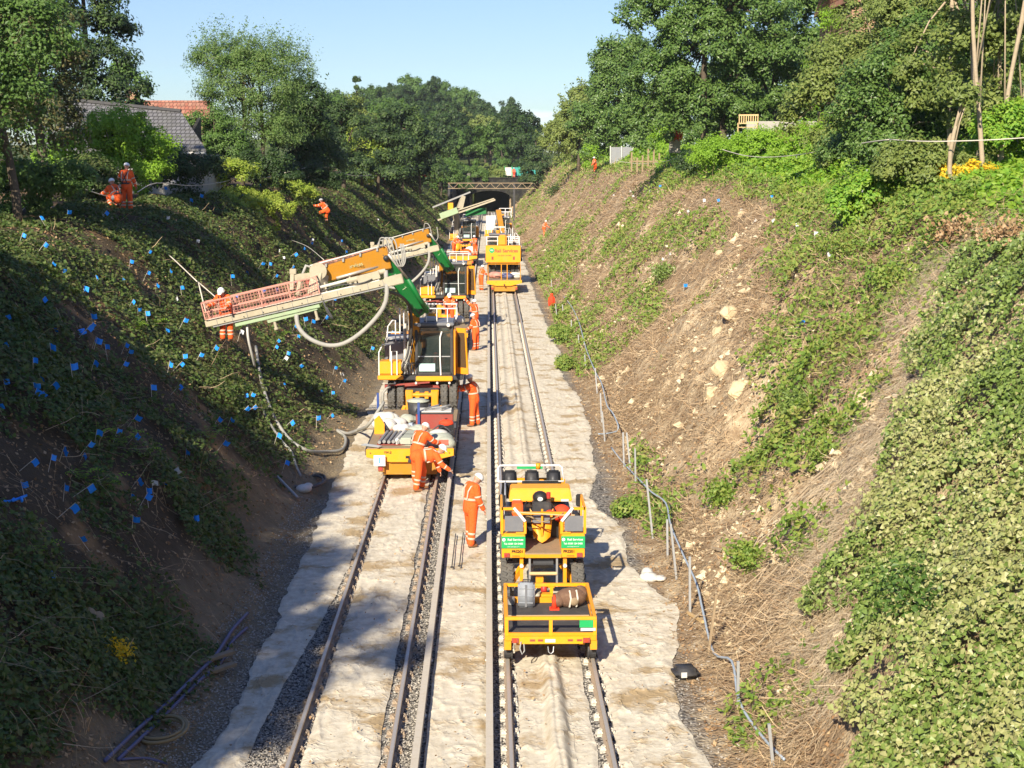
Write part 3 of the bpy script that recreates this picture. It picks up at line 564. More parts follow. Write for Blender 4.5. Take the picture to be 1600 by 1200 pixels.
# --- left side, near to far
l = onb(20, 47); H = 7
tree('broadleaf_tree', 'bright green tree filling the upper left edge of the view', 'tree', l, [(-1, 0, 3.4, 2.3, 2.2, 2.6), (.3, .4, 5.2, 1.6, 1.6, 1.7), (-2.5, 0, 6, 2.4, 2, 2.6), (-1.6, -.5, 1.6, 1.8, 1.4, 1.5)], 36000, .13, 'lf_mid', 1, .6, (.16, .05))
l = onb(70, 60)
tree('copper_tree', 'tall brownish leaved tree behind the bright tree at upper left', 'tree', l, [(-.6, 0, 5.2, 2.2, 2.2, 2.2), (-1.8, .5, 8, 2.6, 2.4, 2.8), (.0, 0, 7.8, 1.8, 2, 2.2), (-.2, 0, 3.0, 1.7, 1.6, 1.6)], 34000, .16, 'lf_autumn', 2, .7, (.22, .08))
l = onb(150, 84)
cl_ = [(0, 0, z, r, r, .9) for z, r in ((2.5, 3.3), (3.8, 3.2), (5.2, 2.9), (6.8, 2.5), (8.4, 2.1), (10, 1.7), (11.8, 1.3), (13.4, .8))]+[(-2.4, 0, z, r, r, 1) for z, r in ((4, 2.8), (6.5, 2.6), (9, 2.2), (11.5, 1.8))]
tree('conifer_tree', 'tall black green conifer with drooping branch tips beside the grey roof', 'conifer', l, cl_, 42000, .2, 'lf_conifer', 3, .75, (.25, .05), surf=.75)
l = onb(205, 120)
tree('broadleaf_tree', 'small far tree peeping over the red tiled roof', 'tree', l, [(0, 0, 6.5, 1.5, 1.4, 2.4)], 3500, .28, 'lf_mid', 4, .7, (.15, .05))
lob = [(0, 0, 5.2, 3.0, 2.3, 3.2), (-1.3, 0, 7.3, 2.1, 1.6, 1.9), (1.5, 0, 7.0, 2.0, 1.6, 1.8), (0, 0, 3, 3.1, 2, 2.2)]
l = onb(395, 92)
tree('willow_tree', 'full green tree with feathery upright twigs standing over the left bank', 'tree', l, lob, 52000, .15, 'lf_silver', 5, .6, (.16, .06), extra=sprays(lob, 420, 1.3), aspect=.35, trunks=[(-.5, 0), (.5, .3)])
l = onb(352, 88)
tree('leafy_bush', 'light green rounded bush at the foot of the feathery tree', 'bush', (l[0], l[1]-3.4, l[2]), [(-.2, 0, 3.0, 1.9, 1.4, 1.8), (-.9, 0, 1.6, 1.4, 1.2, 1.3), (.9, 0, 2.2, 1.5, 1.2, 1.5)], 17000, .14, 'lf_mid', 6, .45, (.08, .04))
l = onb(468, 102)
lob = [(0, 0, 3.6, 2.2, 2, 2.8), (.3, 0, 5.8, 1.6, 1.6, 1.9), (1.2, 0, 2.2, 1.9, 1.6, 1.9)]
tree('broadleaf_tree', 'dark green tree right of the feathery tree with a ragged pointed top', 'tree', l, lob, 30000, .17, 'lf_dark', 7, .6, (.18, .06), extra=sprays(lob, 110, 1.2))
l = onb(340, 79)
tree('leafy_bush', 'yellow green bush sprawling over the right end of the grey roof', 'bush', (l[0], l[1], l[2]), [(0, 0, 1.55, 1.1, .9, .5), (1.0, 0, 1.35, 1.2, .8, .6), (-.7, 0, 1.9, .7, .6, .35)], 9000, .11, 'lf_sunbush', 8, .35, (.05, .03))
l = onb(185, 66)
lob = [(.1, 0, 2.7, 1.6, 1.1, 1.1), (-1.3, 0, 2.1, 1.4, 1, 1), (1.2, -.1, 2.0, 1.2, 1, .9), (.2, -.3, 1.1, 2.2, 1, 1), (-2.3, 0, 1.2, 1.3, 1, 1)]
tree('creeper_bush', 'rounded sunlit creeper bush growing up over the grey shed roof', 'bush', l, lob, 38000, .12, 'lf_bright', 9, .4, (.06, .03))
for k, (px, y, w_, h_, lab, mt) in enumerate([(60, 50, 1.8, 1.6, 'low dark bush under the bright tree behind the crouching worker', 'lf_mid'), (285, 72, 2.0, 1.9, 'dark ivy hedge directly below the grey roof', 'lf_dark'), (400, 82, 2.2, 2.2, 'dark hedge clump below the feathery tree', 'lf_dark'), (475, 96, 2.3, 2.2, 'dark hedge clump below the ragged pointed tree', 'lf_dark'), (130, 58, 1.4, 1.5, 'shaded bramble clump left of the standing roped worker', 'lf_left')]):
    l = onb(px, y); tree('hedge_bush', lab, 'bush', l, [(-.9*w_/2, 0, h_*.45, w_*.6, .9, h_*.6), (.9*w_/2, 0, h_*.5, w_*.6, .9, h_*.6), (0, 0, h_*.5, w_*.7, .9, h_*.65)], 11000, .13, mt, 20+k, .4, None)
# sunlit mound on the spur
for k, (px, y, s_, lab) in enumerate([(368, 78, 1.55, 'sunlit grassy bush mound on the crest of the left bank'), (440, 90, 1.0, 'smaller sunlit bush on the left crest behind the grassy mound'), (330, 74, .7, 'low sunlit tuft at the left end of the grassy mound')]):
    p = at(px, 322 if k == 0 else 312, y); x0 = float(np.clip(p[0], -13, -10.6)); tree('mound_bush', lab, 'bush', (x0, y, gz(x0, y)-.2), [(0, 0, .15, 1.5*s_, 2.2*s_, .6*s_), (.9*s_, 0, -.2, 1.2*s_, 2*s_, .6*s_)], int(9000*s_), .11, 'lf_sunbush', 30+k, .3, None)
# yews and trees towards the tunnel on the left
yl = [(0, 0, 2.2, 3.2, 2.6, .9), (-.6, 0, 3.6, 3.0, 2.4, .8), (.5, 0, 4.8, 2.7, 2.2, .8), (0, 0, 5.9, 2.0, 1.8, .8), (.3, 0, 6.9, 1.3, 1.2, .8)]
for px, y, sc, lab, mt in ((535, 128, .95, 'layered dark yew nearest on the left bank above the climbing worker', 'lf_conifer'), (590, 150, 1.1, 'middle layered yew with the worker standing beneath', 'lf_conifer'), (628, 178, 1.35, 'tallest layered evergreen on the left before the tunnel', 'lf_conifer'), (655, 215, 1.35, 'farthest evergreen on the left before the tunnel', 'lf_conifer')):
    l = onb(px, y); tree('yew_tree', lab, 'conifer', (l[0], l[1], l[2]), [tuple(a*sc for a in q) for q in yl], 20000, .2*sc*(.7+y/300), mt, int(px), .75*sc, (.2, .08), surf=.7, density=1.6, group='layered evergreens on the left bank')
for k, (px, y, w_, h_, mt, lab) in enumerate([(515, 165, 3.6, 9.2, 'lf_mid', 'mid green tree rising behind the nearest yew'), (550, 175, 3.2, 9.8, 'lf_olive', 'olive green tree with yellow tints behind the yews'), (590, 205, 3.6, 10, 'lf_mid', 'rounded green tree between the yews and the wooded hill'), (618, 235, 4.2, 12, 'lf_mid', 'taller green tree where the left trees meet the hill'), (568, 150, 2.0, 6.6, 'lf_sunbush', 'small yellowish tree glowing above the yews'), (690, 262, 3.4, 7, 'lf_mid', 'dark tree above the brick wall left of the tunnel')]):
    l = onb(px, y); tree('broadleaf_tree', lab, 'tree', l, [(0, 0, h_*.6, w_*.85, w_*.8, h_*.36), (w_*.45, 0, h_*.42, w_*.7, w_*.6, h_*.3), (-w_*.45, 0, h_*.45, w_*.7, w_*.6, h_*.3)], 14000, .28, mt, 50+k, .8, (.2, .08))
l = onb(558, 190)
tree('conifer_tree', 'thin pointed conifer spike above the trees on the left', 'conifer', l, [(0, 0, z, r, r, .6) for z, r in ((8, 1.2), (9.2, .9), (10.3, .7), (11.3, .4))], 3000, .26, 'lf_conifer', 61, .4, (.1, .03), surf=.8)
# --- right side
def rt(name, lab, cat, px, y, lobes, n, leaf, mt, seed, dx=0, **kw):
    l = onb(px, y); return tree(name, lab, cat, (l[0]+dx, l[1], l[2]), lobes, n, leaf, mt, seed, **kw)
lob = [(0, 0, 6.4, 3.6, 3, 3.4), (-2.9, 0, 8.6, 2.7, 2.2, 2.4), (1.8, 0, 9.2, 3.4, 2.6, 3), (.2, 0, 3.4, 2.8, 2, 2.1), (-2.9, 0, 5.0, 2.2, 1.9, 2.1), (3.4, 0, 5.8, 3, 2, 2.6), (-1.0, 0, 11.5, 3, 2.4, 2.2), (-3.4, .5, 2.6, 2.6, 1.6, 1.9), (2.4, .8, 2.4, 2.6, 1.4, 1.6), (5.2, .6, 3.2, 2.4, 1.4, 2)]
rt('broadleaf_tree', 'large broad leaved tree with glossy leaves left of the wooden bench', 'tree', 1098, 97, lob, 80000, .2, 'lf_syc', 71, clump=.62, trunk=(.25, .1), trunks=[(0, 0), (1.4, .5)], extra=sprays(lob, 160, .8))
rt('broadleaf_tree', 'dark spreading tree shading the ground behind the bench', 'tree', 1205, 104, [(0, 0, 9.2, 4.2, 3, 3.4), (-.5, 0, 6.0, 3.2, 2.5, 2.2), (2.6, 0, 6.6, 3, 2, 2.6), (-2.6, .5, 10.6, 3, 2.4, 2.6), (3.2, .5, 3.6, 2.6, 2, 1.8), (-1.4, 1.5, 2.6, 3, 1.6, 1.8), (1.5, 2, 2.0, 4, 1.6, 1.8), (5, 2, 4, 3, 1.6, 3)], 75000, .22, 'lf_syc', 72, clump=.7, trunk=(.3, .12))
lob = [(0, 0, 6, 2.7, 2.6, 4.2), (-.4, 0, 9, 2, 2, 3), (1.6, 0, 9.2, 2.3, 2.2, 3.2), (1.6, 0, 4, 2.4, 2, 3), (-1.3, 0, 3.2, 1.9, 1.8, 2.2)]
rt('broadleaf_tree', 'tall dark tree on the right bank just left of the largest tree', 'tree', 962, 150, lob+[(-2.2, 0, 3.6, 2.4, 2, 2.8), (2.8, 0, 3, 2.2, 2, 2.4)], 56000, .25, 'lf_syc', 73, clump=.8, trunk=(.25, .1), extra=sprays(lob, 150, 1.2))
lob = [(0, 0, 4.5, 3, 2.5, 3.6), (.5, 0, 7.5, 2.4, 2.2, 2.6), (-2.4, 0, 3.4, 2, 2, 2.6)]
rt('broadleaf_tree', 'dark rounded tree on the right bank above the roped worker', 'tree', 905, 186, lob, 26000, .3, 'lf_olive', 74, clump=.8, trunk=(.2, .1), extra=sprays(lob, 80, 1.5))
rt('broadleaf_tree', 'olive tree behind the teal barrier on the right', 'tree', 893, 225, [(0, 0, 4, 3, 2.5, 3.4), (1, 0, 6.6, 2.2, 2, 2.2)], 16000, .34, 'lf_olive', 75, clump=.9, trunk=(.2, .1))
rt('conifer_tree', 'far conifer standing where the right trees end by the valley', 'conifer', 838, 262, [(0, 0, z, r, r, 1) for z, r in ((2, 3), (3.8, 2.8), (5.4, 2.3), (7, 1.6), (8.4, .9))], 12000, .34, 'lf_conifer', 76, clump=.8, trunk=(.2, .08), surf=.75)
rt('broadleaf_tree', 'broad low tree beside the upright metal sheets', 'tree', 1040, 165, [(0, 0, 3.2, 2.6, 2, 2.8), (1.6, 0, 2.4, 2.2, 1.5, 2), (-2.2, 0, 2.6, 2, 1.5, 2.2)], 22000, .2, 'lf_mid', 77, clump=.6, trunk=(.12, .06))
rt('leafy_bush', 'sunlit green bush left of the metal sheets', 'bush', 925, 168, [(0, 0, 1.2, 1.5, 1.2, 1.3), (2.2, 0, 1.4, 1.3, 1, 1.3)], 6000, .2, 'lf_bright', 78, clump=.5, trunk=None)
rt('leafy_bush', 'light green bush right of the metal sheets', 'bush', 1030, 130, [(0, 0, 1.8, 1.1, 1, 1.4), (.9, 0, 1.2, 1, .9, 1.1)], 8000, .16, 'lf_bright', 79, clump=.4, trunk=None)
rt('leafy_bush', 'dark ivy covered stump under the largest tree', 'bush', 1075, 90, [(0, 0, .8, .8, .7, .9), (.9, 0, .7, .8, .7, .8)], 7000, .15, 'lf_dark', 80, clump=.35, trunk=None)
hl = [(-3.2, 0, .5, 1.6, 1.4, 1.1), (-1.2, 0, .8, 1.9, 1.4, 1.2), (1, 0, 1.0, 1.9, 1.4, 1.3), (3, 0, 1.2, 1.9, 1.4, 1.3), (4.6, 0, 1.1, 1.5, 1.4, 1.3)]
rt('hedge_bush', 'long bright green hedge below the wooden bench', 'hedge', 1225, 82, hl, 60000, .115, 'lf_bright', 81, clump=.42, trunk=None)
rt('acacia_tree', 'light feathery green tree between the dark trees and the brick house', 'tree', 1310, 88, [(0, 0, 4.6, 1.9, 1.8, 2.6), (.8, 0, 7.6, 2.2, 2, 2.4), (-.6, 0, 9.4, 1.6, 1.6, 1.6)], 22000, .16, 'lf_bright', 82, clump=.55, trunk=(.15, .06), aspect=.4)
rt('ivy_bush', 'tall ivy mass with dark hollows below the brick house', 'bush', 1375, 52, [(0, 0, 1.2, 1.4, 1.1, 1.4), (1.2, 0, 1.4, 1.2, 1, 1.5), (-1.1, 0, .8, 1, .9, 1), (.4, .3, 2.4, 1.2, 1, 1.0)], 26000, .12, 'lf_syc', 83, clump=.35, trunk=None)
rt('sapling_tree', 'thin pale trunked sapling nearest the right edge of the view', 'tree', 1530, 46, [(0, 0, 5.4, 1.5, 1.3, 1.4), (1.0, .3, 3.4, 1.3, 1.2, 1.2), (-.7, .4, 3.9, 1.0, .9, 1), (.6, .2, 1.6, 1.3, 1, 1.1)], 15000, .14, 'lf_olive', 84, clump=.4, trunk=(.085, .06), bark='palebark', trunks=[(0, 0), (.9, .5)], trunk_h=7, lean=(-.11, 0))
rt('sapling_tree', 'slanting pale trunk with yellowing leaves below the brick house', 'tree', 1490, 49, [(0, 0, 6.0, 1.6, 1.4, 1.6), (-1.1, .3, 3.5, 1.2, 1.1, 1.3), (.2, .6, 2.0, 1.0, 1, 1.2)], 15000, .14, 'lf_olive', 85, clump=.42, trunk=(.10, .06), bark='palebark', trunk_h=7, lean=(-.05, 0))
rt('broadleaf_tree', 'tree with sparse leaves hanging in front of the brick house', 'tree', 1420, 58, [(0, 0, 5.2, 1.8, 1.6, 1.9), (-1, .3, 3.4, 1.5, 1.4, 1.4), (1.4, 0, 3.6, 1.4, 1.3, 1.5)], 17000, .15, 'lf_olive', 86, clump=.45, trunk=(.12, .06), bark='palebark')
rt('leafy_bush', 'round leafy bush at the right edge below the saplings', 'bush', 1570, 44, [(0, 0, .9, 1.2, 1, 1.1), (1, 0, 1.2, 1, 1, 1.2)], 13000, .115, 'lf_lush', 87, clump=.35, trunk=None)
rt('leafy_bush', 'small bush turning yellow at the foot of the slanting pale trunk', 'bush', 1512, 43, [(0, -.4, .3, .7, .5, .4), (-.75, -.4, .25, .5, .4, .35)], 6000, .09, 'lf_yellow', 88, clump=.25, trunk=None)
rt('broadleaf_tree', 'leafy tree crown high in the upper right corner', 'tree', 1600, 62, [(0, 0, 6.2, 2.4, 2, 2.4), (.6, 0, 3.4, 1.8, 1.6, 1.7)], 18000, .16, 'lf_syc', 89, clump=.55, trunk=(.15, .06), bark='palebark')
# small bushes along the right toe
for k, (px, py, s_, lab) in enumerate([(875, 535, .9, 'dark green bush at the foot of the right bank by the fence'), (882, 580, .6, 'smaller bush just in front of the dark toe bush'), (985, 790, .45, 'low weeds beside the fence behind the white sack')]):
    y = {0: 76, 1: 66, 2: 38}[k]; p = at(px, py, y); x0 = float(p[0]); tree('toe_bush', lab, 'bush', (x0, y, gz(x0, y)), [(0, 0, .35*s_, .65*s_, 1.2*s_, .6*s_)], int(6000*s_), .1, 'lf_under', 90+k, .25, None)
# vegetation above the portal
for k, (px, y, w_, h_, mt, lab) in enumerate([(735, 283, 3.2, 3.0, 'lf_mid', 'bushes over the left half of the tunnel mouth'), (765, 285, 3.4, 3.4, 'lf_olive', 'bushes over the middle of the tunnel mouth'), (705, 287, 3.4, 3.4, 'lf_dark', 'dark bush above the brick retaining wall'), (800, 300, 4, 5, 'lf_dark', 'dark bush behind the teal barrier')]):
    p = at(px, 280, y); tree('leafy_bush', lab, 'bush', (p[0], y+1.0, 6.0), [(0, 0, h_*.3, w_, 1.6, h_*.45), (w_*.5, 0, h_*.2, w_*.6, 1.4, h_*.4)], 5000, .3, mt, 100+k, .6, None)
p = at(783, 262, 300); tree('cypress_tree', 'small cone shaped tree just above the tunnel mouth', 'conifer', (p[0], 300, 6.5), [(0, 0, z, r, r, .9) for z, r in ((.8, 2.1), (2.2, 1.7), (3.6, 1.1), (4.7, .5))], 5000, .3, 'lf_mid', 105, .6, (.1, .05), surf=.8)
# wooded hill: individual trees, shared meshes
protos = []
for k, (mt, w_, h_) in enumerate([('lf_dark', 5, 11), ('lf_mid', 5.5, 12), ('lf_olive', 5, 10), ('lf_dark', 4.2, 12.5)]):
    protos.append((k, mt, w_, h_))
hg = np.random.default_rng(5); made = {}; hill_spots = []
for y in np.arange(330, 640, 20):
    for x in np.arange(-62, 15, 8.6):
        px = proj_x(x, y) if False else 763+2400*x/y
        if px < 470 or px > 818+hg.uniform(-8, 6): continue
        hill_spots.append((x+hg.uniform(-2.5, 2.5), y+hg.uniform(-6, 6)))
for x, y in hill_spots:
    k, mt, w_, h_ = protos[hg.integers(4)]; lab = 'broad green tree among the wood covering the far hill'
    if k not in made:
        made[k] = tree('hill_tree', lab, 'tree', (x, y, gz(x, y)), [(0, 0, h_*.62, w_*.8, w_*.8, h_*.36), (w_*.4, 0, h_*.45, w_*.6, w_*.6, h_*.3), (-w_*.4, -1, h_*.42, w_*.6, w_*.6, h_*.3)], 6500, .62, mt, 200+k, 1.25, (.3, .1), group='trees of the far wooded hill'); continue
    o = copy_tree(made[k]); o.location = (x, y, gz(x, y)-hg.uniform(0, 1.5)); s = hg.uniform(.8, 1.25); o.scale = (s, s, s*hg.uniform(.9, 1.15)); o.rotation_euler = (0, 0, hg.uniform(0, 6.28))
# trees standing out of view beside and behind the camera, left of the cutting, whose shade falls on the bank
sh = None
for k, (x, y, s) in enumerate([(-15.8, -44, 1.0), (-16.2, -35, 1.1), (-15.4, -27, 1.0), (-16.4, -19, 1.15), (-15.5, -11, 1.0), (-16.2, -3, 1.1), (-15.7, 4, 1.0), (-16.6, 12, 1.0), (-16.4, 20, .75), (-22, -8, 1.2), (-22, 8, 1.15)]):
    lab = 'tall broad tree on the left bank out of the picture'
    if sh is None: sh = tree('broadleaf_tree', lab, 'tree', (x, y, gz(x, y)), [(0, 0, 8, 3.8, 3.8, 4), (1.5, 1, 5, 3, 3, 2.5), (-1.5, -1, 10, 3, 3, 2.6), (0, 0, 3.2, 2.6, 2.6, 2.2)], 16000, .42, 'lf_dark', 300, .9, (.3, .1), group='trees on the left bank out of the picture')
    else: o = copy_tree(sh); o.location = (x, y, gz(x, y)); o.scale = (s, s, s); o.rotation_euler = (0, 0, k*1.7)
# ---- buildings
def tilemat(name, a, b_, sx_=3.0, rows=3.2, axis=2):
    m, t, b = newmat(name); co = objco(t); br = nd(t, 'ShaderNodeTexBrick', Scale=1.0); br.inputs['Brick Width'].default_value = 1/sx_; br.inputs['Row Height'].default_value = 1/rows; br.inputs['Mortar Size'].default_value = .025
    sx2 = nd(t, 'ShaderNodeSeparateXYZ'); t.links.new(co, sx2.inputs[0]); cb = nd(t, 'ShaderNodeCombineXYZ'); t.links.new(sx2.outputs[0], cb.inputs[0]); t.links.new(sx2.outputs[axis], cb.inputs[1]); t.links.new(cb.outputs[0], br.inputs['Vector'])
    br.inputs['Color1'].default_value = (*a, 1); br.inputs['Color2'].default_value = (*b_, 1); br.inputs['Mortar'].default_value = (*[q*.35 for q in a], 1)
    c = mixc(t, rmp(t, noise(t, co, 1.3, 5), .4, .7, 0, .4), br.outputs['Color'], (.10, .10, .06)); t.links.new(c, b.inputs['Base Color']); b.inputs['Roughness'].default_value = .85
    bp = nd(t, 'ShaderNodeBump', Strength=.6, Distance=.03); t.links.new(br.outputs['Fac'], bp.inputs['Height']); bp.invert = True; t.links.new(bp.outputs[0], b.inputs['Normal']); return m
M['slate'] = tilemat('grey slate roof', (.15, .145, .15), (.20, .195, .20), 4.5, 5.5); M['redtile'] = tilemat('red tile roof', (.36, .12, .07), (.46, .22, .14), 3, 3)
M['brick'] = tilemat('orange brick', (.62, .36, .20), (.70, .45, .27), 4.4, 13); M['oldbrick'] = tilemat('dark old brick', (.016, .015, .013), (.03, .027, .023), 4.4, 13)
M['render'] = paint('pale wall render', (.40, .38, .33), .85, .6, (.2, .19, .15), scale=1.5, bump=.3)
# grey roofed shed
r0 = at(240, 238, 74); t = thing('shed', 'low building with a grey slate roof under creeper behind the left bank', 'building', (r0[0], 74, gz(r0[0], 74)))
b0 = r0[0]; e = r0[2]-gz(b0, 74); 
def LP(px, py, y): p = at(px, py, y); return (p[0]-b0, y-74, p[2]-gz(b0, 74))
A, B, C_, D_ = LP(60, 240, 74), LP(322, 238, 74), LP(283, 179, 80), LP(75, 158, 80)
up_ = Vector((0, 0, .14))
MB().hexa([A, B, C_, D_]+[tuple(Vector(q)+up_) for q in (A, B, C_, D_)]).build('roof', M['slate'], t)
MB().beam(tuple(Vector(D_)+Vector((0, 0, .2))), tuple(Vector(C_)+Vector((0, 0, .2))), .3, .14).build('ridge_cap', M['dark'], t)
MB().bx(A[0]+.3, B[0]-.35, .3, 6, -.5, A[2]-.02).build('wall', M['render'], t)
MB().prism([(0.3, A[2]-.05), (6, A[2]-.05), (6, C_[2]-.15)], 'x', B[0]-1.45, B[0]-1.3).build('gable', M['oldbrick'], t)
MB().beam((A[0], -.02, A[2]-.02), (B[0], -.02, B[2]-.02), .12, .1).build('gutter', M['offwhite'], t)
MB().bx(B[0]-1.9, B[0]-1.3, .27, .32, .5, 1.5).build('door', M['offwhite'], t)
# red roofed house
p = at(240, 170, 135); t = thing('house', 'house with a red tiled roof and chimney far behind the grey shed', 'building', (p[0], 135, 7)); zt = p[2]-7
MB().bx(-4, 4.5, 0, 7, -1, zt-.6).build('wall', M['brick'], t)
rf = MB().add([(-4.3, -.3, zt-.8), (4.8, -.3, zt-.8), (4.3, 3.4, zt+.85), (-3.1, 3.4, zt+.85), (4.8, 7.3, zt-.8), (-4.3, 7.3, zt-.8)], [(0, 1, 2, 3), (1, 4, 2), (4, 5, 3, 2), (5, 0, 3), (0, 5, 4, 1)]).build('roof', M['redtile'], t)
MB().bx(-2.8, -1.9, 2.6, 3.6, zt+.3, zt+1.5).build('chimney', M['brick'], rf); MB().cyl((-2.6, 3.1, zt+1.5), (-2.6, 3.1, zt+1.95), .12).cyl((-2.1, 3.1, zt+1.5), (-2.1, 3.1, zt+1.95), .12).build('chimney_pot', M['redtile'], rf)
# brick house at right behind the leaves
p = at(1405, 60, 84); t = thing('brick_house', 'orange brick house mostly hidden by leaves at the upper right', 'building', (p[0], 84, 9.2))
MB().bx(-2.6, 3.2, 0, 8, -1.5, 8).build('wall', M['brick'], t)
def win(pa, x, z, w_, h_, yy=-.03):
    f = MB().bx(x-w_/2-.07, x+w_/2+.07, yy-.03, yy+.02, z-.07, z+h_+.07).build('window', M['white'], pa); MB().bx(x-w_/2, x+w_/2, yy-.045, yy-.031, z, z+h_).build('pane', M['glass'], f)
    MB().bx(x-.03, x+.03, yy-.06, yy-.046, z, z+h_).build('glazing_bar', M['white'], f)
win(t, -1.2, 1.0, .9, 1.2); win(t, 1.4, 1.0, .9, 1.2); win(t, -1.2, 4.2, .9, 1.3); win(t, 1.4, 4.2, .9, 1.3)
MB().prism([(-.4, 8), (8.4, 8), (4, 10.5)], 'x', -2.9, 3.5).build('roof', M['redtile'], t)
p = at(1560, 40, 80); t = thing('white_house', 'white framed house front glimpsed through leaves in the top right corner', 'building', (p[0], 80, 9.5))
MB().bx(-3, 4, 0, 7, -1.5, 7).build('wall', M['render'], t); win(t, -1.6, 3.4, 1.3, 1.6); win(t, .6, 3.4, 1.3, 1.6); win(t, -1.6, .8, 1.3, 1.5); win(t, .6, .8, 1.3, 1.5)
MB().prism([(-.4, 7), (7.4, 7), (3.5, 9.5)], 'x', -3.3, 4.3).build('roof', M['slate'], t)
# tunnel portal with wing walls
t = thing('tunnel_portal', 'dark brick tunnel mouth closing the far end of the cutting', 'tunnel', (0, 284, 0))
N_ = 16; xc, hw, sp = .35, 3.8, 2.5; arch = [(xc+hw*math.cos(math.pi*k/N_), sp+1.3*math.sin(math.pi*k/N_)) for k in range(N_+1)]
poly = [(-9, -1), (xc-hw, -1), (xc-hw, sp)]+[a for a in arch[::-1]][1:-1]+[(xc+hw, sp), (xc+hw, -1), (12, -1), (12, 6.0), (-9, 6.0)]
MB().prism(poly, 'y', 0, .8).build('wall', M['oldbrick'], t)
MB().bx(-9.2, 12.2, -.15, .95, 6.0, 6.2).build('coping', M['oldbrick'], t)
lin = MB(); prof_ = [(xc-hw, -1), (xc-hw, sp)]+arch[::-1][1:-1]+[(xc+hw, sp), (xc+hw, -1)]; outp = [(xc+(a-xc)*1.06, b_*1.05 if b_ > 0 else b_) for a, b_ in prof_]
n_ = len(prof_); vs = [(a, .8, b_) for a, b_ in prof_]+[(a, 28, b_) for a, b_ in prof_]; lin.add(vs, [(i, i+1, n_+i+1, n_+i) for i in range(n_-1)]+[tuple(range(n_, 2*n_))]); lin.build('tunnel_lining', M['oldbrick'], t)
ring = MB()
for k in range(N_):
    a, b_ = arch[k], arch[k+1]; ring.beam((a[0], -.06, a[1]+.14), (b_[0], -.06, b_[1]+.14), .14, .32)
ring.build('arch_ring', M['oldbrick'], t)
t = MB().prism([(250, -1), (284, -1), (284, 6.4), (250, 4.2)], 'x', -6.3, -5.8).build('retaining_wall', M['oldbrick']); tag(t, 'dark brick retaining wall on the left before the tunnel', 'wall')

# more trees closing the gaps along the right bank top
for k, (px, y, w_, h_, n_, lf, mt, lab) in enumerate([
  (1330, 60, 2.2, 5.6, 20000, .15, 'lf_olive', 'yellowish green tree in front of the left corner of the brick house'),
  (1385, 50, 1.6, 4.4, 14000, .13, 'lf_syc', 'dark leaved young tree above the tall ivy mass'),
  (1455, 66, 2.4, 8.5, 22000, .16, 'lf_mid', 'tall tree hiding the right half of the brick house'),
  (1545, 70, 2.6, 8.8, 22000, .17, 'lf_olive', 'olive tree in front of the white framed house'),
  (1590, 54, 1.8, 4.2, 14000, .13, 'lf_mid', 'leafy tree low at the right edge behind the saplings'),
  (1290, 120, 3.2, 9.5, 18000, .24, 'lf_syc', 'dark tree behind the feathery acacia'),
  (1150, 135, 4.2, 9.0, 20000, .28, 'lf_syc', 'broad dark tree filling the gap behind the bench'),
  (1060, 150, 3.8, 9.0, 20000, .28, 'lf_syc', 'dark tree behind the largest tree'),
  (945, 200, 3.6, 8.0, 14000, .32, 'lf_syc', 'dark tree filling in behind the roped worker on the right'),
  (885, 250, 4.0, 8.0, 12000, .36, 'lf_olive', 'far olive tree at the end of the right hand trees')]):
    l = onb(px, y); tree('broadleaf_tree', lab, 'tree', l, [(0, 0, h_*.66, w_*.85, w_*.7, h_*.32), (w_*.5, 0, h_*.42, w_*.75, w_*.6, h_*.3), (-w_*.5, 0, h_*.40, w_*.75, w_*.6, h_*.3), (0, -.3, h_*.2, w_*.8, w_*.5, h_*.2)], n_, lf, mt, 400+k, .6 if y < 100 else .9, (.12, .05), bark='palebark' if y < 80 else 'bark')
for k, (px, y, w_, mt, lab) in enumerate([(1310, 66, 1.5, 'lf_lush', 'bright bush at the right end of the long hedge'), (1360, 44, 1.2, 'lf_lush', 'bright weeds around the two grey stakes'), (1440, 43, 1.4, 'lf_olive', 'bush between the tall ivy mass and the slanting trunk'), (1120, 86, 1.6, 'lf_bright', 'left end bush of the long bright hedge')]):
    l = onb(px, y); tree('leafy_bush', lab, 'bush', l, [(0, 0, .5*w_, w_, w_*.7, .7*w_), (w_*.7, .2, .35*w_, w_*.7, w_*.6, .5*w_)], 12000, .12, mt, 430+k, .35, None)

for k, (px, y, h_, ln, lab) in enumerate([(1500, 42.5, 6.5, -.075, 'tallest bare pale trunk in front of the foliage near the right edge'), (1487, 42, 2.6, .03, 'short pale trunk standing just left of the tallest bare trunk'), (1568, 44, 6.2, .05, 'pale trunk right of the tallest bare trunk'), (1596, 45, 6, -.03, 'pale trunk at the very right edge')]):
    l = onb(px+30 if k == 0 else px, y); tree('sapling_tree', lab, 'tree', l, [(0, 0, h_+.3, 1.2, .8, .7)] if h_ > 3 else [(0, 0, h_, .5, .4, .5)], 3500 if h_ > 3 else 900, .13, 'lf_olive', 460+k, .4, (.075, .045), bark='palebark', trunk_h=h_, lean=(ln, 0), limbs=4)

for k, (x, y, s, lab) in enumerate([(-7.4, 276, 1.0, 'dark bush hanging over the left end of the tunnel wall'), (-4.2, 281, .7, 'dark creeper over the left shoulder of the tunnel mouth')]):
    tree('leafy_bush', lab, 'bush', (x, y, 4.2 if k != 2 else 4.4), [(0, 0, .8*s, 2.2*s, 1.4, 1.9*s), (1.2*s, -.3, .1, 1.4*s, 1, 1.3*s)], 4000, .26, 'lf_dark', 480+k, .5, None)

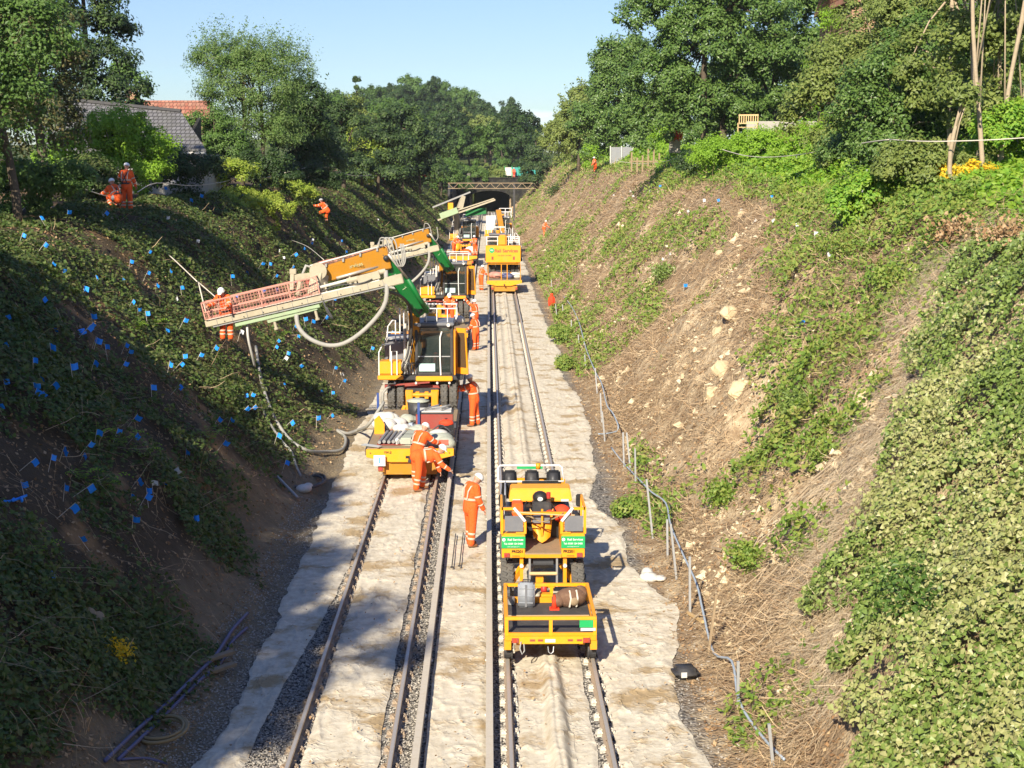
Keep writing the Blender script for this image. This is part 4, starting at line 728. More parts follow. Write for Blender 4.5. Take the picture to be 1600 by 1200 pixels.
for k, (px, y, w_, h_, n_, mt, lab) in enumerate([(1372, 64, 2.4, 8.6, 15000, 'lf_olive', 'sparse olive tree directly before the brick house wall'), (1440, 56, 1.9, 6.4, 13000, 'lf_mid', 'young green tree between the brick house and the pale trunks'), (1520, 60, 2.2, 7.0, 15000, 'lf_olive', 'olive tree behind the tallest bare trunk')]):
    l = onb(px, y); tree('broadleaf_tree', lab, 'tree', l, [(0, 0, h_*.66, w_*.85, w_*.7, h_*.34), (w_*.5, 0, h_*.45, w_*.75, w_*.6, h_*.32), (-w_*.5, 0, h_*.42, w_*.75, w_*.6, h_*.32)], n_, .14, mt, 500+k, .5, (.09, .04), bark='palebark')

# ================= vehicles and plant
def text_mesh(s, size, bold=0.0):
    cu = bpy.data.curves.new('lettering', 'FONT'); cu.body = s; cu.size = size; cu.align_x = 'CENTER'; cu.align_y = 'CENTER'; cu.extrude = .002; cu.offset = bold
    o = bpy.data.objects.new('tmp', cu); COL.objects.link(o); dg = bpy.context.evaluated_depsgraph_get(); me = bpy.data.meshes.new_from_object(o.evaluated_get(dg)); bpy.data.objects.remove(o); return me
def letters(s, size, loc, mat, parent, name='lettering', bold=.0):
    """upright lettering facing the viewer (-Y)"""
    o = link(name, text_mesh(s, size, bold), M[mat], parent); o.location = loc; o.rotation_euler = (R(90), 0, 0); return o
def wheel(parent, c, r, wd, rim='ochre', name='wheel'):
    w_ = MB().cyl((c[0]-wd/2, c[1], c[2]), (c[0]-wd/2+.04, c[1], c[2]), r*.9, r, 22).cyl((c[0]-wd/2+.04, c[1], c[2]), (c[0]+wd/2-.04, c[1], c[2]), r, r, 22).cyl((c[0]+wd/2-.04, c[1], c[2]), (c[0]+wd/2, c[1], c[2]), r, r*.9, 22)
    for k in range(18):
        a = 2*math.pi*k/18
        for s in (-1, 1):
            y_, z_ = c[1]+r*1.01*math.cos(a+s*.08), c[2]+r*1.01*math.sin(a+s*.08); w_.beam((c[0]+s*wd*.06, y_, z_), (c[0]+s*wd*.44, c[1]+r*1.01*math.cos(a+s*.2), c[2]+r*1.01*math.sin(a+s*.2)), .05, .05)
    o = w_.build(name, M['rubber'], parent)
    MB().cyl((c[0]-wd/2-.01, c[1], c[2]), (c[0]+wd/2+.01, c[1], c[2]), r*.52, r*.52, 16).cyl((c[0]-wd/2-.04, c[1], c[2]), (c[0]+wd/2+.04, c[1], c[2]), r*.2, r*.2, 10).build('rim', M[rim], o); return o
def railwheel(parent, c, r=.22):
    return MB().cyl((c[0]-.06, c[1], c[2]), (c[0]+.06, c[1], c[2]), r, r, 18).cyl((c[0]+.06*(-1 if c[0] > 0 else 1), c[1], c[2]), (c[0]+.09*(-1 if c[0] > 0 else 1), c[1], c[2]), r+.03, r+.03, 18).build('rail_wheel', M['dark'], parent)
def pipe(name, pts, r, mat, parent=None, n=8, sm=4):
    P = [Vector(tuple(float(q) for q in p)) for p in pts]; o = []
    for i in range(len(P)-1):
        p0 = P[max(i-1, 0)]; p1 = P[i]; p2 = P[i+1]; p3 = P[min(i+2, len(P)-1)]
        for k in range(sm):
            t = k/sm; o.append(.5*((2*p1)+(p2-p0)*t+(2*p0-5*p1+4*p2-p3)*t*t+(3*p1-p0-3*p2+p3)*t**3))
    o.append(P[-1]); return MB().tube(o, r, n).build(name, M[mat], parent, True)
# ---------------- front trailer on the right track
XC = (XR0+XR1)/2; XLc = (XL0+XL1)/2
t = thing('rail_trailer', 'small yellow railed trolley with a black rubber deck nearest on the right track', 'trailer', (XC, 25.86, 0)); W2 = .80; Ln = 2.2
MB().bx(-W2+.04, W2-.04, .05, Ln-.05, .50, .52).build('deck', M['rubbermat'], t)
MB().bx(-W2+.06, W2-.06, 1.08, 1.13, .52, .545).build('deck_batten', M['newwood'], t)
f = MB(); f.bx(-W2, W2, 0, .07, .42, .51).bx(-W2, W2, Ln-.07, Ln, .42, .51).bx(-W2, -W2+.07, .07, Ln-.07, .42, .51).bx(W2-.07, W2, .07, Ln-.07, .42, .51).bx(-.6, -.5, .07, Ln-.07, .32, .49).bx(.5, .6, .07, Ln-.07, .32, .49)
f.build('chassis', M['yellow'], t, bevel=.006)
for nm, (x0, x1, y0, y1) in (('front_rail', (-W2, W2, 0, .06)), ('back_rail', (-W2, W2, Ln-.06, Ln)), ('side_rail', (-W2, -W2+.06, .06, Ln-.06)), ('side_rail', (W2-.06, W2, .06, Ln-.06))):
    MB().bx(x0, x1, y0, y1, .79, .85).build(nm, M['yellowclean'], t, bevel=.006)
for x_, y_ in ((-W2+.03, .03), (W2-.03, .03), (0, .03), (-W2+.03, Ln-.03), (W2-.03, Ln-.03), (.1, Ln-.03)): MB().bx(x_-.03, x_+.03, y_-.029, y_+.029, .51, .79).build('post', M['yellowclean'], t)
MB().bx(-W2+.001, W2-.001, .002, .05, .512, .56).build('toe_board', M['yellow'], t)
MB().prism([(-.56, .37), (.56, .37), (.56, .39), (.68, .39), (.68, .505), (-.68, .505), (-.68, .39), (-.56, .39)], 'y', -.03, .0).build('buffer_beam', M['yellowclean'], t, bevel=.004)
for x_ in (-.62, .62):
    l_ = MB().bx(x_-.06, x_+.06, -.06, -.031, .40, .48).build('tail_lamp', M['dullred'], t); MB().cyl((x_, -.075, .44), (x_, -.061, .44), .03, n=12).build('lens', M['redcloth'], l_)
for x_ in (-.32, -.18, .34, .5): MB().bx(x_-.045, x_+.045, -.038, -.031, .42, .455).build('reflector', M['dullred'], t)
MB().bx(-.1, .08, -.036, -.031, .40, .46).build('data_plate', M['offwhite'], t)
MB().bx(.5, .74, -.012, -.001, .66, .79).build('sign', M['signgreen'], t); MB().bx(.52, .78, -.02, -.002, .60, .65).build('label_plate', M['offwhite'], t)
MB().tube([(-.05, -.04, .33), (-.04, -.07, .24), (.0, -.08, .21), (.04, -.07, .24), (.05, -.04, .33)], .009, 6).build('towing_shackle', M['galv'], t)
MB().tube([(-.52, -.05, .42), (-.54, -.06, .3), (-.5, -.07, .2), (-.46, -.06, .26), (-.47, -.05, .38)], .012, 6).build('chain', M['galv'], t)
for x_ in (-.75, .75):
    for y_ in (.35, Ln-.35): railwheel(t, (x_, y_, .17), .17)
    MB().bx(x_-.06, x_+.06, .02, .12, .25, .42).build('sand_guard', M['yellow'], t)
MB().bx(-.05, .05, Ln, Ln+1.5, .34, .44).build('drawbar', M['yellow'], t)
MB().bx(-.62, .62, Ln-.2, Ln-.12, .52, .62).build('storage_rail', M['yellow'], t); MB().bx(-.12, .12, Ln-.12, Ln+.02, .52, .66).build('tow_bracket', M['yellow'], t)
TR = t
# things on the trailer
c = thing('jerry_can', 'tall grey plastic case standing on the trolley deck', 'case', (XC-.38, 27.62, .52), R(-6))
MB().bx(-.155, .155, -.1, .1, 0, .46).build('body', M['greybox'], c, True, bevel=.03)
for z in (.1, .23, .37): MB().bx(-.13, .13, -.112, -.098, z-.008, z+.008).build('rib', M['greybox'], c)
MB().tube([(-.07, 0, .45), (-.07, 0, .51), (.07, 0, .51), (.07, 0, .45)], .012, 6).build('handle', M['dark'], c); MB().bx(-.02, .02, -.115, -.1, .02, .44).build('latch_strip', M['engine'], c)
c = thing('rucksack', 'brown camouflage rucksack lying on the right of the trolley deck', 'bag', (XC+.44, 27.62, .52), R(12))
MB().sph((0, 0, .17), (.30, .20, .19), 16, 10).sph((-.24, -.02, .14), (.13, .15, .13), 12, 8).sph((.2, .06, .22), (.14, .13, .15), 12, 8).build('body', M['brownbag'], c, True)
for x_ in (-.05, .08): MB().tube([(x_, -.10, .33), (x_, -.21, .2), (x_-.02, -.19, .05), (x_, -.1, .01)], .018, 6).build('strap', M['rope'], c)
MB().sph((.02, -.19, .14), (.09, .05, .08), 10, 6).build('pocket', M['wood'], c, True)
c = thing('traffic_cone', 'small orange cone standing against the brown rucksack', 'cone', (XC+.13, 27.45, .52))
MB().bx(-.09, .09, -.09, .09, 0, .02).build('base', M['redcloth'], c); MB().cyl((0, 0, .02), (0, 0, .27), .06, .015, 14).build('body', M['redcloth'], c, True)
c = thing('fire_extinguisher', 'red canister between the trolley and the yellow buggy', 'extinguisher', (XC-.02, 28.6, .45))
MB().cyl((0, 0, 0), (0, 0, .22), .06, .06, 12).sph((0, 0, .22), (.06, .06, .04), 12, 5).build('body', M['red'], c, True); MB().cyl((0, 0, .25), (0, 0, .3), .015).build('valve', M['black'], c)
tag(MB().tube([(-.66+XC, 27.75, .53), (-.66+XC, 27.75, .66)], .07, 12).build('paint_tin', M['grey']), 'grey tin in the back left corner of the trolley deck', 'tin')
# ---------------- road-rail buggy
t = thing('rail_buggy', 'yellow open road-rail buggy with three black seats behind the railed trolley', 'utility vehicle', (XC, 29.6, 0))
for s, nm in ((-1, 'left'), (1, 'right')):
    xa, xb = (-.82, -.36) if s < 0 else (.36, .82)
    MB().bx(xa, xb, 0, 1.25, .93, 1.42).build('side_box', M['yellowclean'], t, bevel=.012)
    MB().bx(xa+.06, xb-.04, -.008, .0, 1.47, 1.78).build('dark_panel', M['engine'], t)
    fr = MB(); o_ = xb if s < 0 else xa; i_ = xa if s < 0 else xb
    fr.bx(i_-.025, i_+.025, -.02, .03, 1.42, 1.95).bx(min(i_, i_-s*.28), max(i_, i_-s*.28), -.02, .03, 1.90, 1.95).bx(o_-.025, o_+.025, -.02, .03, 1.42, 1.68)
    fr.bx(min(i_-s*.28, o_), max(i_-s*.28, o_), -.018, .02, 1.42, 1.45); fr.build('frame', M['yellowclean'], t); MB().beam((i_-s*.24, -.03, 1.95), (o_, -.03, 1.68), .05, .04, up=(0, 1, 0)).build('white_brace', M['white'], t)
    MB().bx(i_-.02 if s < 0 else i_-.02, i_+.02, .03, 1.2, 1.9, 1.95).build('side_rail', M['yellowclean'], t); MB().bx(i_-.02, i_+.02, 1.17, 1.22, 1.42, 1.9).build('post', M['yellowclean'], t)
    sg = MB().bx(xa-.005, xb+.005, -.022, -.008, 1.13, 1.37).build('sign', M['signgreen'], t); xm = (xa+xb)/2
    letters('Rail Services', .062, (xm+.04, -.028, 1.305), 'white', sg, bold=.001); letters('Tel: 0330 124 0485', .048, (xm, -.028, 1.222), 'white', sg, bold=.001); letters('www.railservices.co.uk', .026, (xm, -.028, 1.162), 'white', sg)
    MB().cyl((xm-.19, -.03, 1.305), (xm-.19, -.023, 1.305), .033, n=14).build('logo', M['white'], sg)
    letters('PRS201', .075, (xm+.08*(-s), -.012, 1.06), 'black', t, 'registration', .002); letters('Amazonas', .036, (xm+.05*(-s), -.012, .975), 'dullred', t)
    lm = MB().bx((xm+s*.13)-.055, (xm+s*.13)+.055, -.03, 0, .95, 1.03).build('tail_lamp', M['dullred'], t); MB().bx(xm+s*.13-.04, xm+s*.13-.0, -.036, -.031, .965, 1.01).build('lens', M['red'], lm)
MB().bx(-.36, .36, .0, 1.3, .98, 1.03).build('bed', M['wood'], t); MB().bx(-.36, .36, -.012, .0, .93, 1.0).build('tail_edge', M['yellow'], t)
MB().bx(-.36, .36, 1.25, 1.35, .93, 1.55).build('bulkhead', M['black'], t)
fs = MB(); n_ = 12; vs = []
for j in range(7):
    for i in range(n_+1):
        u = i/n_*2-1; v = j/6; wd = .23*(1-.3*v)+.01; sag = .05*math.sin(u*9+j)*.4
        vs.append((u*wd, .75+.25*(1-v)-.1*math.cos(u*2)+sag*.4, 1.50-.34*v+(abs(u)**1.2)*.20*(1-v)-.09*(1-abs(u))))
fs.add(vs, [(j*(n_+1)+i, j*(n_+1)+i+1, (j+1)*(n_+1)+i+1, (j+1)*(n_+1)+i) for j in range(6) for i in range(n_)]); o = fs.build('yellow_sling', M['yellow'], t, True)
MB().bx(-.02, .02, .7, .75, 1.2, 1.75).build('lifting_post', M['yellow'], t)
MB().bx(-.5, .5, .62, .68, 1.66, 1.71).build('cross_bar', M['yellow'], t)
# engine bay clutter
MB().bx(-.60, .60, 1.45, 2.0, 1.0, 1.5).build('engine_bay', M['black'], t)
MB().bx(-.18, .2, 1.1, 1.5, 1.45, 1.80).build('engine', M['dark'], t, bevel=.03)
MB().sph((-.02, 1.35, 1.86), (.16, .17, .13), 14, 8).build('air_filter', M['black'], t, True); bd = MB().sph((-.02, 1.19, 1.85), (.06, .02, .045), 12, 6).build('badge', M['white'], t, True)
MB().cyl((.15, 1.3, 1.85), (.15, 1.3, 1.97), .045, n=10).build('oil_cap', M['red'], t)
MB().bx(-.60, -.38, 1.1, 1.45, 1.4, 1.78).build('orange_locker', M['hivis'], t, bevel=.02)
MB().sph((.42, 1.2, 1.55), (.2, .16, .19), 12, 8).build('orange_bag', M['redcloth'], t, True); MB().sph((.18, 1.05, 1.62), (.09, .08, .04), 10, 6).build('red_cap', M['redcloth'], t, True)
MB().tube([(-.75, .1, 1.86), (-.3, -.02, 1.84), (.3, -.02, 1.80), (.62, .05, 1.78)], .013, 6).build('pull_bar', M['newwood'], t)
pipe('hose', [(-.32, .6, 1.62), (-.25, .35, 1.68), (0, .25, 1.6), (.3, .35, 1.68), (.42, .5, 1.72)], .014, 'tanhose', t)
pipe('hose', [(-.3, 1.2, 1.8), (-.36, .8, 1.72), (-.3, .6, 1.62), (-.15, .7, 1.66)], .016, 'black', t); pipe('hose', [(.2, 1.25, 1.75), (.28, .9, 1.66), (.25, .7, 1.6)], .016, 'black', t)
MB().bx(-.2, .16, .78, 1.1, 1.45, 1.58).build('valve_block', M['engine'], t)
# sloping yellow bonnet
MB().hexa([(-.66, 1.55, 1.72), (.66, 1.55, 1.72), (.66, 2.1, 1.72), (-.66, 2.1, 1.72), (-.62, 1.72, 1.96), (.62, 1.72, 1.96), (.62, 2.15, 1.98), (-.62, 2.15, 1.98)]).build('bonnet', M['yellowclean'], t, bevel=.02)
for x_ in (-.5, .5): MB().bx(x_-.08, x_+.08, 1.545, 1.57, 1.725, 1.77).build('label_plate', M['offwhite'], t)
for s in (-1, 1):
    mr = MB().bx(s*.80-.07, s*.80+.07, 1.5, 1.58, 1.62, 1.88).build('mirror', M['black'], t, bevel=.02); MB().cyl((s*.80, 1.54, 1.3), (s*.80, 1.54, 1.65), .015).build('stalk', M['black'], mr)
    MB().bx(s*.70-.05, s*.70+.05, .9, 1.5, 1.3, 1.6).build('side_shield', M['black'], t)
    for y_ in (.35, 2.9): wheel(t, (s*.70, y_+.1, .42), .34, .26, 'dark')
    for y_ in (-.2, 3.9): railwheel(t, (s*.75, y_+.3, .17), .17)
    MB().beam((s*.75, .1, .2), (s*.3, .5, .8), .08, .1).build('rail_gear_arm', M['yellow'], t)
    ln = MB().cyl((s*.43, -.06, .78), (s*.43, -.02, .78), .04, n=10).build('marker_lamp', M['offwhite'], t)
    MB().bx(s*.43-.035, s*.43+.035, -.02, .1, .40, .9).build('tow_upright', M['yellow'], t); MB().bx(s*.27-.02, s*.27+.02, -.05, .0, .35, .92).build('winch_bracket', M['grey'], t)
MB().cyl((-.2, .05, .80), (.2, .05, .80), .09, n=16).build('winch_drum', M['black'], t); MB().cyl((-.27, -.04, .62), (.27, -.04, .62), .035, n=12).build('roller', M['newwood'], t)
MB().bx(-.6, .6, .3, 3.8, .72, .93).build('chassis', M['dark'], t); MB().bx(-.22, .22, -.06, 0, .33, .40).build('tow_bar', M['yellow'], t); MB().bx(-.15, .0, -.1, -.02, .45, .55).build('valve', M['yellow'], t)
for x_ in (-.62, -.14, .33):
    s_ = MB().hexa([(x_-.19, 2.95, 1.55), (x_+.19, 2.95, 1.55), (x_+.19, 3.05, 1.55), (x_-.19, 3.05, 1.55), (x_-.14, 3.02, 2.08), (x_+.14, 3.02, 2.08), (x_+.14, 3.12, 2.08), (x_-.14, 3.12, 2.08)]).build('seat', M['black'], t, True, bevel=.03)
    MB().hexa([(x_-.12, 2.93, 1.72), (x_+.12, 2.93, 1.72), (x_+.12, 2.96, 1.72), (x_-.12, 2.96, 1.72), (x_-.09, 2.985, 2.03), (x_+.09, 2.985, 2.03), (x_+.09, 3.01, 2.03), (x_-.09, 3.01, 2.03)]).build('seat_panel', M['dark'], s_, True, bevel=.01)
    MB().bx(x_-.17, x_+.17, 3.05, 3.45, 1.45, 1.57).build('cushion', M['black'], s_, True, bevel=.03)
MB().bx(-.36, .42, 2.85, 2.91, 1.70, 1.88).build('seat_bar', M['black'], t)
MB().tube([(-.87, 2.92, 1.86), (-.87, 3.25, 2.10), (-.83, 3.28, 2.14), (.46, 3.28, 2.14), (.52, 3.25, 2.10), (.54, 2.92, 1.86), (-.87, 2.92, 1.86)], .022, 8).build('roll_bar', M['white'], t, True)
MB().tube([(-.72, 2.9, 1.86), (-.74, 1.6, 1.5), (-.76, .6, 1.2)], .02, 6).build('side_hoop', M['white'], t, True); MB().tube([(-.72, 2.9, 1.86), (-.72, 2.9, .9)], .02, 6).build('hoop_leg', M['white'], t)
MB().bx(-.46, .10, 3.25, 3.3, 2.07, 2.12).build('light_bar', M['signgreen'], t); MB().cyl((.0, 3.24, 2.07), (.0, 3.24, 2.2), .05, n=10).build('beacon', M['yellow'], t, True)
MB().bx(-.7, .7, 2.5, 3.9, .9, 1.2).build('cab_floor', M['dark'], t); MB().bx(-.62, .62, 3.8, 3.9, 1.2, 1.75).build('front_panel', M['yellow'], t, bevel=.03)
MB().bx(-.82, -.72, 1.26, 1.7, 1.1, 1.45).build('fuel_tank', M['dark'], t); MB().bx(.72, .82, 1.26, 1.7, 1.1, 1.45).build('fuel_tank', M['dark'], t)
# ---------------- left trailer with drilling kit
def flat_trailer(name, label, xc, y0, L_, hw=1.22, zt=.80):
    t = thing(name, label, 'trailer', (xc, y0, 0))
    MB().bx(-hw+.02, hw-.02, .1, L_, zt-.10, zt).build('deck', M['wood'], t)
    MB().prism([(-hw, zt-.02), (-hw, zt-.24), (-.55, zt-.38), (.45, zt-.38), (hw, zt-.20), (hw, zt+.0)], 'y', 0, .1).build('buffer_beam', M['yellowclean'], t, bevel=.008)
    for s in (-1, 1): MB().bx(s*hw-.03, s*hw+.03, .1, L_, zt-.2, zt-.02).build('side_beam', M['dark'], t)
    MB().bx(-.5, .5, .1, L_-.1, zt-.42, zt-.12).build('chassis', M['ochre'], t); MB().bx(-.75, .75, .12, .2, .05, zt-.38).build('end_plate', M['ochre'], t)
    for s in (-1, 1):
        for y in (.8, 1.9, L_-1.9, L_-.8): railwheel(t, (s*.75, y, .22), .22)
        MB().bx(s*.8-.08, s*.8+.08, -.02, .1, .15, zt-.38).build('guard_iron', M['ochre'], t)
        lm = MB().bx(s*.82-.07, s*.82+.07, -.05, -.02, .18, .32).build('tail_lamp', M['dullred'], t); MB().cyl((s*.82, -.065, .25), (s*.82, -.051, .25), .045, n=12).build('lens', M['red'], lm)
    for x_ in (-1.1, -.55, .1, .35, .95, 1.1): MB().cyl((x_, -.012, zt-.12), (x_, 0, zt-.12), .018, n=8).build('bolt', M['black'], t)
    MB().cyl((0, -.25, .5), (0, .1, .5), .05, n=10).build('coupling', M['dark'], t)
    return t
LT = flat_trailer('flat_trailer', 'flat trailer numbered 1 heaped with drilling kit on the left track', XLc, 42.1, 6.9)
s_ = MB().bx(-1.0, -.68, -.14, -.10, .34, .64).build('number_board', M['white'], LT); letters('1', .22, (-.84, -.146, .49), 'flagblue', s_, 'numeral', .004)
letters('10A 2', .09, (-.62, -.008, .70), 'black', LT, 'lettering', .002); MB().bx(-.12, .26, -.012, -.004, .53, .60).build('data_plate', M['black'], LT)
x0, y0 = XLc, 42.1
tag(MB().bx(-.95, -.15, .5, 1.9, 0, .02).build('pallet_board', M['dullred']), 'flat red board under the drill rods on the trailer', 'board').location = (x0, y0, .81)
for k in range(7):
    o = MB().tube([(-.88+k*.13, .45+.03*(k % 3), .09+(k % 2)*.02), (-.88+k*.13+.12, 2.1, .10)], .05, 8).build('drill_rod', M['grey']); tag(o, 'dusty grey drill rod lying in the bundle at the front left of the trailer', 'rod', 'drill rods lying on the trailer'); o.location = (x0, y0, .81)
c = thing('tool_crate', 'large grey green wrapped crate beside the drill rods on the trailer', 'crate', (x0-.12, y0+1.2, .80), R(-6))
MB().bx(-.13, .25, -.75, .65, 0, .22).build('body', M['tarp'], c, bevel=.05); MB().bx(-.25, -.15, -.7, .8, 0, .2).build('slab', M['offwhite'], c, bevel=.02); MB().bx(-.14, .26, -.1, -.06, .0, .225).build('strap', M['black'], c)
c = thing('bulk_bag', 'pale green bulk sack with red print at the right of the trailer', 'sack', (x0+.82, y0+.75, .80))
MB().sph((-.05, .1, .10), (.44, .5, .24), 16, 9).sph((.15, -.3, .06), (.3, .25, .2), 14, 8).sph((-.2, -.25, .05), (.28, .22, .18), 14, 8).build('body', M['tarp'], c, True); MB().hexa([(-.02, -.58, .08), (.24, -.58, .08), (.24, -.54, .08), (-.02, -.54, .08), (-.02, -.50, .2), (.24, -.50, .2), (.24, -.46, .2), (-.02, -.46, .2)]).build('print', M['flagred'], c)
MB().sph((-.05, .2, .26), (.28, .3, .12), 14, 6).build('top', M['offwhite'], c, True)
c = thing('tool_box', 'dull red steel box behind the sacks on the trailer', 'box', (x0+.58, y0+3.3, .80))
MB().bx(-.55, .55, -.35, .45, 0, .50).build('body', M['dullred'], c, bevel=.01); MB().bx(-.57, .57, -.37, .47, .50, .54).build('rim', M['dark'], c); MB().bx(-.5, .5, -.3, .4, .54, .57).build('contents', M['offwhite'], c)
for k, (a, b_) in enumerate([((-.3, -.2), (.1, .3)), ((.2, -.25), (.45, .35)), ((-.1, 0), (.35, .1))]): MB().tube([(a[0], a[1], .62), (b_[0], b_[1], .66)], .03, 6).build('tool', M['grey'], c)
c = thing('generator', 'small red generator in front of the dull red box on the trailer', 'generator', (x0+.95, y0+2.3, .80))
MB().bx(-.22, .22, -.16, .16, .05, .3).build('frame', M['black'], c, bevel=.02); MB().sph((0, 0, .33), (.22, .17, .12), 14, 8).build('fuel_tank', M['redcloth'], c, True); MB().cyl((.0, 0, .43), (0, 0, .47), .04, n=10).build('cap', M['black'], c)
c = thing('grout_bucket', 'black mixing bucket with dusty lid at the middle of the trailer', 'bucket', (x0+.02, y0+4.6, .80))
MB().cyl((0, 0, 0), (0, 0, .62), .27, .33, 20).build('body', M['dark'], c, True); MB().cyl((0, 0, .62), (0, 0, .66), .35, .35, 20).sph((0, 0, .66), (.3, .3, .06), 16, 5).build('lid', M['tarp'], c, True)
for k, (x_, y_, s_, mt, lab) in enumerate([(-.95, 3.1, .32, 'sack', 'lumpy white sack at the left edge behind the drill rods'), (-.55, 3.6, .3, 'sack', 'white sack in the middle of the trailer heap'), (-.35, 2.7, .26, 'offwhite', 'crumpled white sheet on top of the heap'), (.15, 2.5, .26, 'tarp', 'grey bag beside the small generator'), (-1.0, 4.3, .33, 'sack', 'white sack at the back left of the trailer'), (-.3, 4.1, .3, 'tarp', 'green grey bag leaning on the mixing bucket'), (.3, 1.7, .22, 'sack', 'small white bag behind the bending worker')]):
    c = MB(); g_ = np.random.default_rng(k); 
    for q in range(4): c.sph((g_.uniform(-.5, .5)*s_, g_.uniform(-.5, .5)*s_, s_*.42), (s_*g_.uniform(.6, 1), s_*g_.uniform(.6, 1), s_*g_.uniform(.4, .62)), 12, 8)
    o = tag(c.build('sack', M[mt], None, True), lab, 'sack'); o.location = (x0+x_, y0+y_, .81)
for k, (x_, y_, h_, lab) in enumerate([(.12, 2.9, .85, 'upright blue post standing in the middle of the trailer load'), (-1.25, 5.2, .8, 'upright blue post at the left edge of the trailer')]):
    o = MB().bx(-.035, .035, -.035, .035, 0, h_).build('stanchion', paint('blue post', (.02, .06, .25), .5, .3)); tag(o, lab, 'post'); o.location = (x0+x_, y0+y_, .80)
o = tag(MB().prism([(-.14, 0), (.16, 0), (.16, .3), (.0, .55), (-.14, .42)], 'y', -.06, .06).build('yellow_bracket', M['yellowclean'], None, bevel=.01), 'yellow steel plate at the left edge above the drill rods', 'bracket'); o.location = (x0-1.02, y0+2.4, .80)
c = thing('black_tool', 'black breaker tool with dark cables lying before the generator', 'power tool', (x0+.8, y0+1.75, .84)); MB().tube([(-.25, 0, .05), (.3, .1, .12)], .07, 10).build('body', M['black'], c, True)
pipe('cable', [(-.25, 0, .1), (-.1, -.2, .2), (.1, .1, .25), (.3, -.1, .12), (.1, -.2, .05)], .025, 'hosed', c); pipe('cable', [(-.3, .1, .1), (.0, .2, .3), (.25, .25, .1)], .02, 'hosed', c)
gk = np.random.default_rng(21)
def junk(k, X_, Y_, Z_, lab):
    c = MB(); kind = k % 5
    if kind == 0:
        for q in range(3): a = gk.uniform(0, 3.1); c.beam((-.25*math.cos(a), -.25*math.sin(a), .03+q*.04), (.25*math.cos(a), .25*math.sin(a), .06+q*.04), .05, .04)
        nm, mt = 'timber', 'wood'
    elif kind == 1:
        pts = [(.16*math.cos(a)*(1+.2*math.sin(a*1.7)), .16*math.sin(a), .03+a*.008) for a in np.linspace(0, 19, 40)]; c.tube(pts, .014, 6); nm, mt = 'cable', 'hosed'
    elif kind == 2: c.bx(-.14, .14, -.1, .1, 0, .16).bx(-.1, .02, -.06, .06, .162, .22); nm, mt = 'box', ('offwhite', 'dark', 'blueline', 'grey')[gk.integers(4)]
    elif kind == 3:
        for q in range(4): c.cyl((-.3, q*.05, .03), (.3, q*.05+gk.uniform(-.05, .05), .04), .02, n=7)
        nm, mt = 'pipe_offcut', 'galv'
    else:
        for q in range(3): c.sph((gk.uniform(-.1, .1), gk.uniform(-.1, .1), .07), (gk.uniform(.08, .16), gk.uniform(.08, .16), .09), 10, 7)
        nm, mt = 'rag', ('sack', 'hivis', 'tarp', 'pink')[gk.integers(4)]
    o = tag(c.build(nm, M[mt], None, kind == 4), lab, nm.replace('_', ' ')); o.location = (X_, Y_, Z_); o.rotation_euler = (0, 0, gk.uniform(0, 3)); return o
spots = [(-.05, 2.2), (-1.0, 2.75), (-.1, 3.0), (.35, 2.75), (-.7, 3.0), (.62, 2.3), (1.0, 1.75), (-.85, 3.9), (.2, 3.5), (.3, 1.2), (.2, .6), (-.1, 3.9), (1.05, 3.3), (-1.05, .3), (.55, 1.6), (-.5, 4.6)]
wh = ['just behind the bending worker', 'behind the yellow steel plate', 'beside the blue post', 'left of the dull red box', 'between the white sacks', 'in front of the dull red box', 'at the right edge beside the generator', 'among the sacks at the left', 'near the mixing bucket', 'between the wrapped crate and the pale sack', 'at the front edge of the deck', 'below the mixing bucket', 'right of the dull red box', 'at the front left corner', 'behind the pale green sack', 'in the heap before the excavator tyres']
for k, ((a, b_), w_) in enumerate(zip(spots, wh)): junk(k, x0+a, y0+b_, .81, ('weathered timber', 'coiled dark cable', 'small box', 'short steel pipes', 'crumpled cloth')[k % 5]+' '+w_+' on the numbered trailer')
for k in range(12):
    YY_ = (72.2, 133.2)[k % 2]; junk(k+3, XLc-.9+(k//2)*.36, YY_+gk.uniform(0, 3), .81, ('timber', 'cable', 'box', 'pipes', 'cloth')[(k+3) % 5]+' lying '+('farthest left', 'second from the left', 'left of the middle', 'right of the middle', 'second from the right', 'farthest right')[k//2]+' on the '+('second', 'far left')[k % 2]+' loaded trailer')
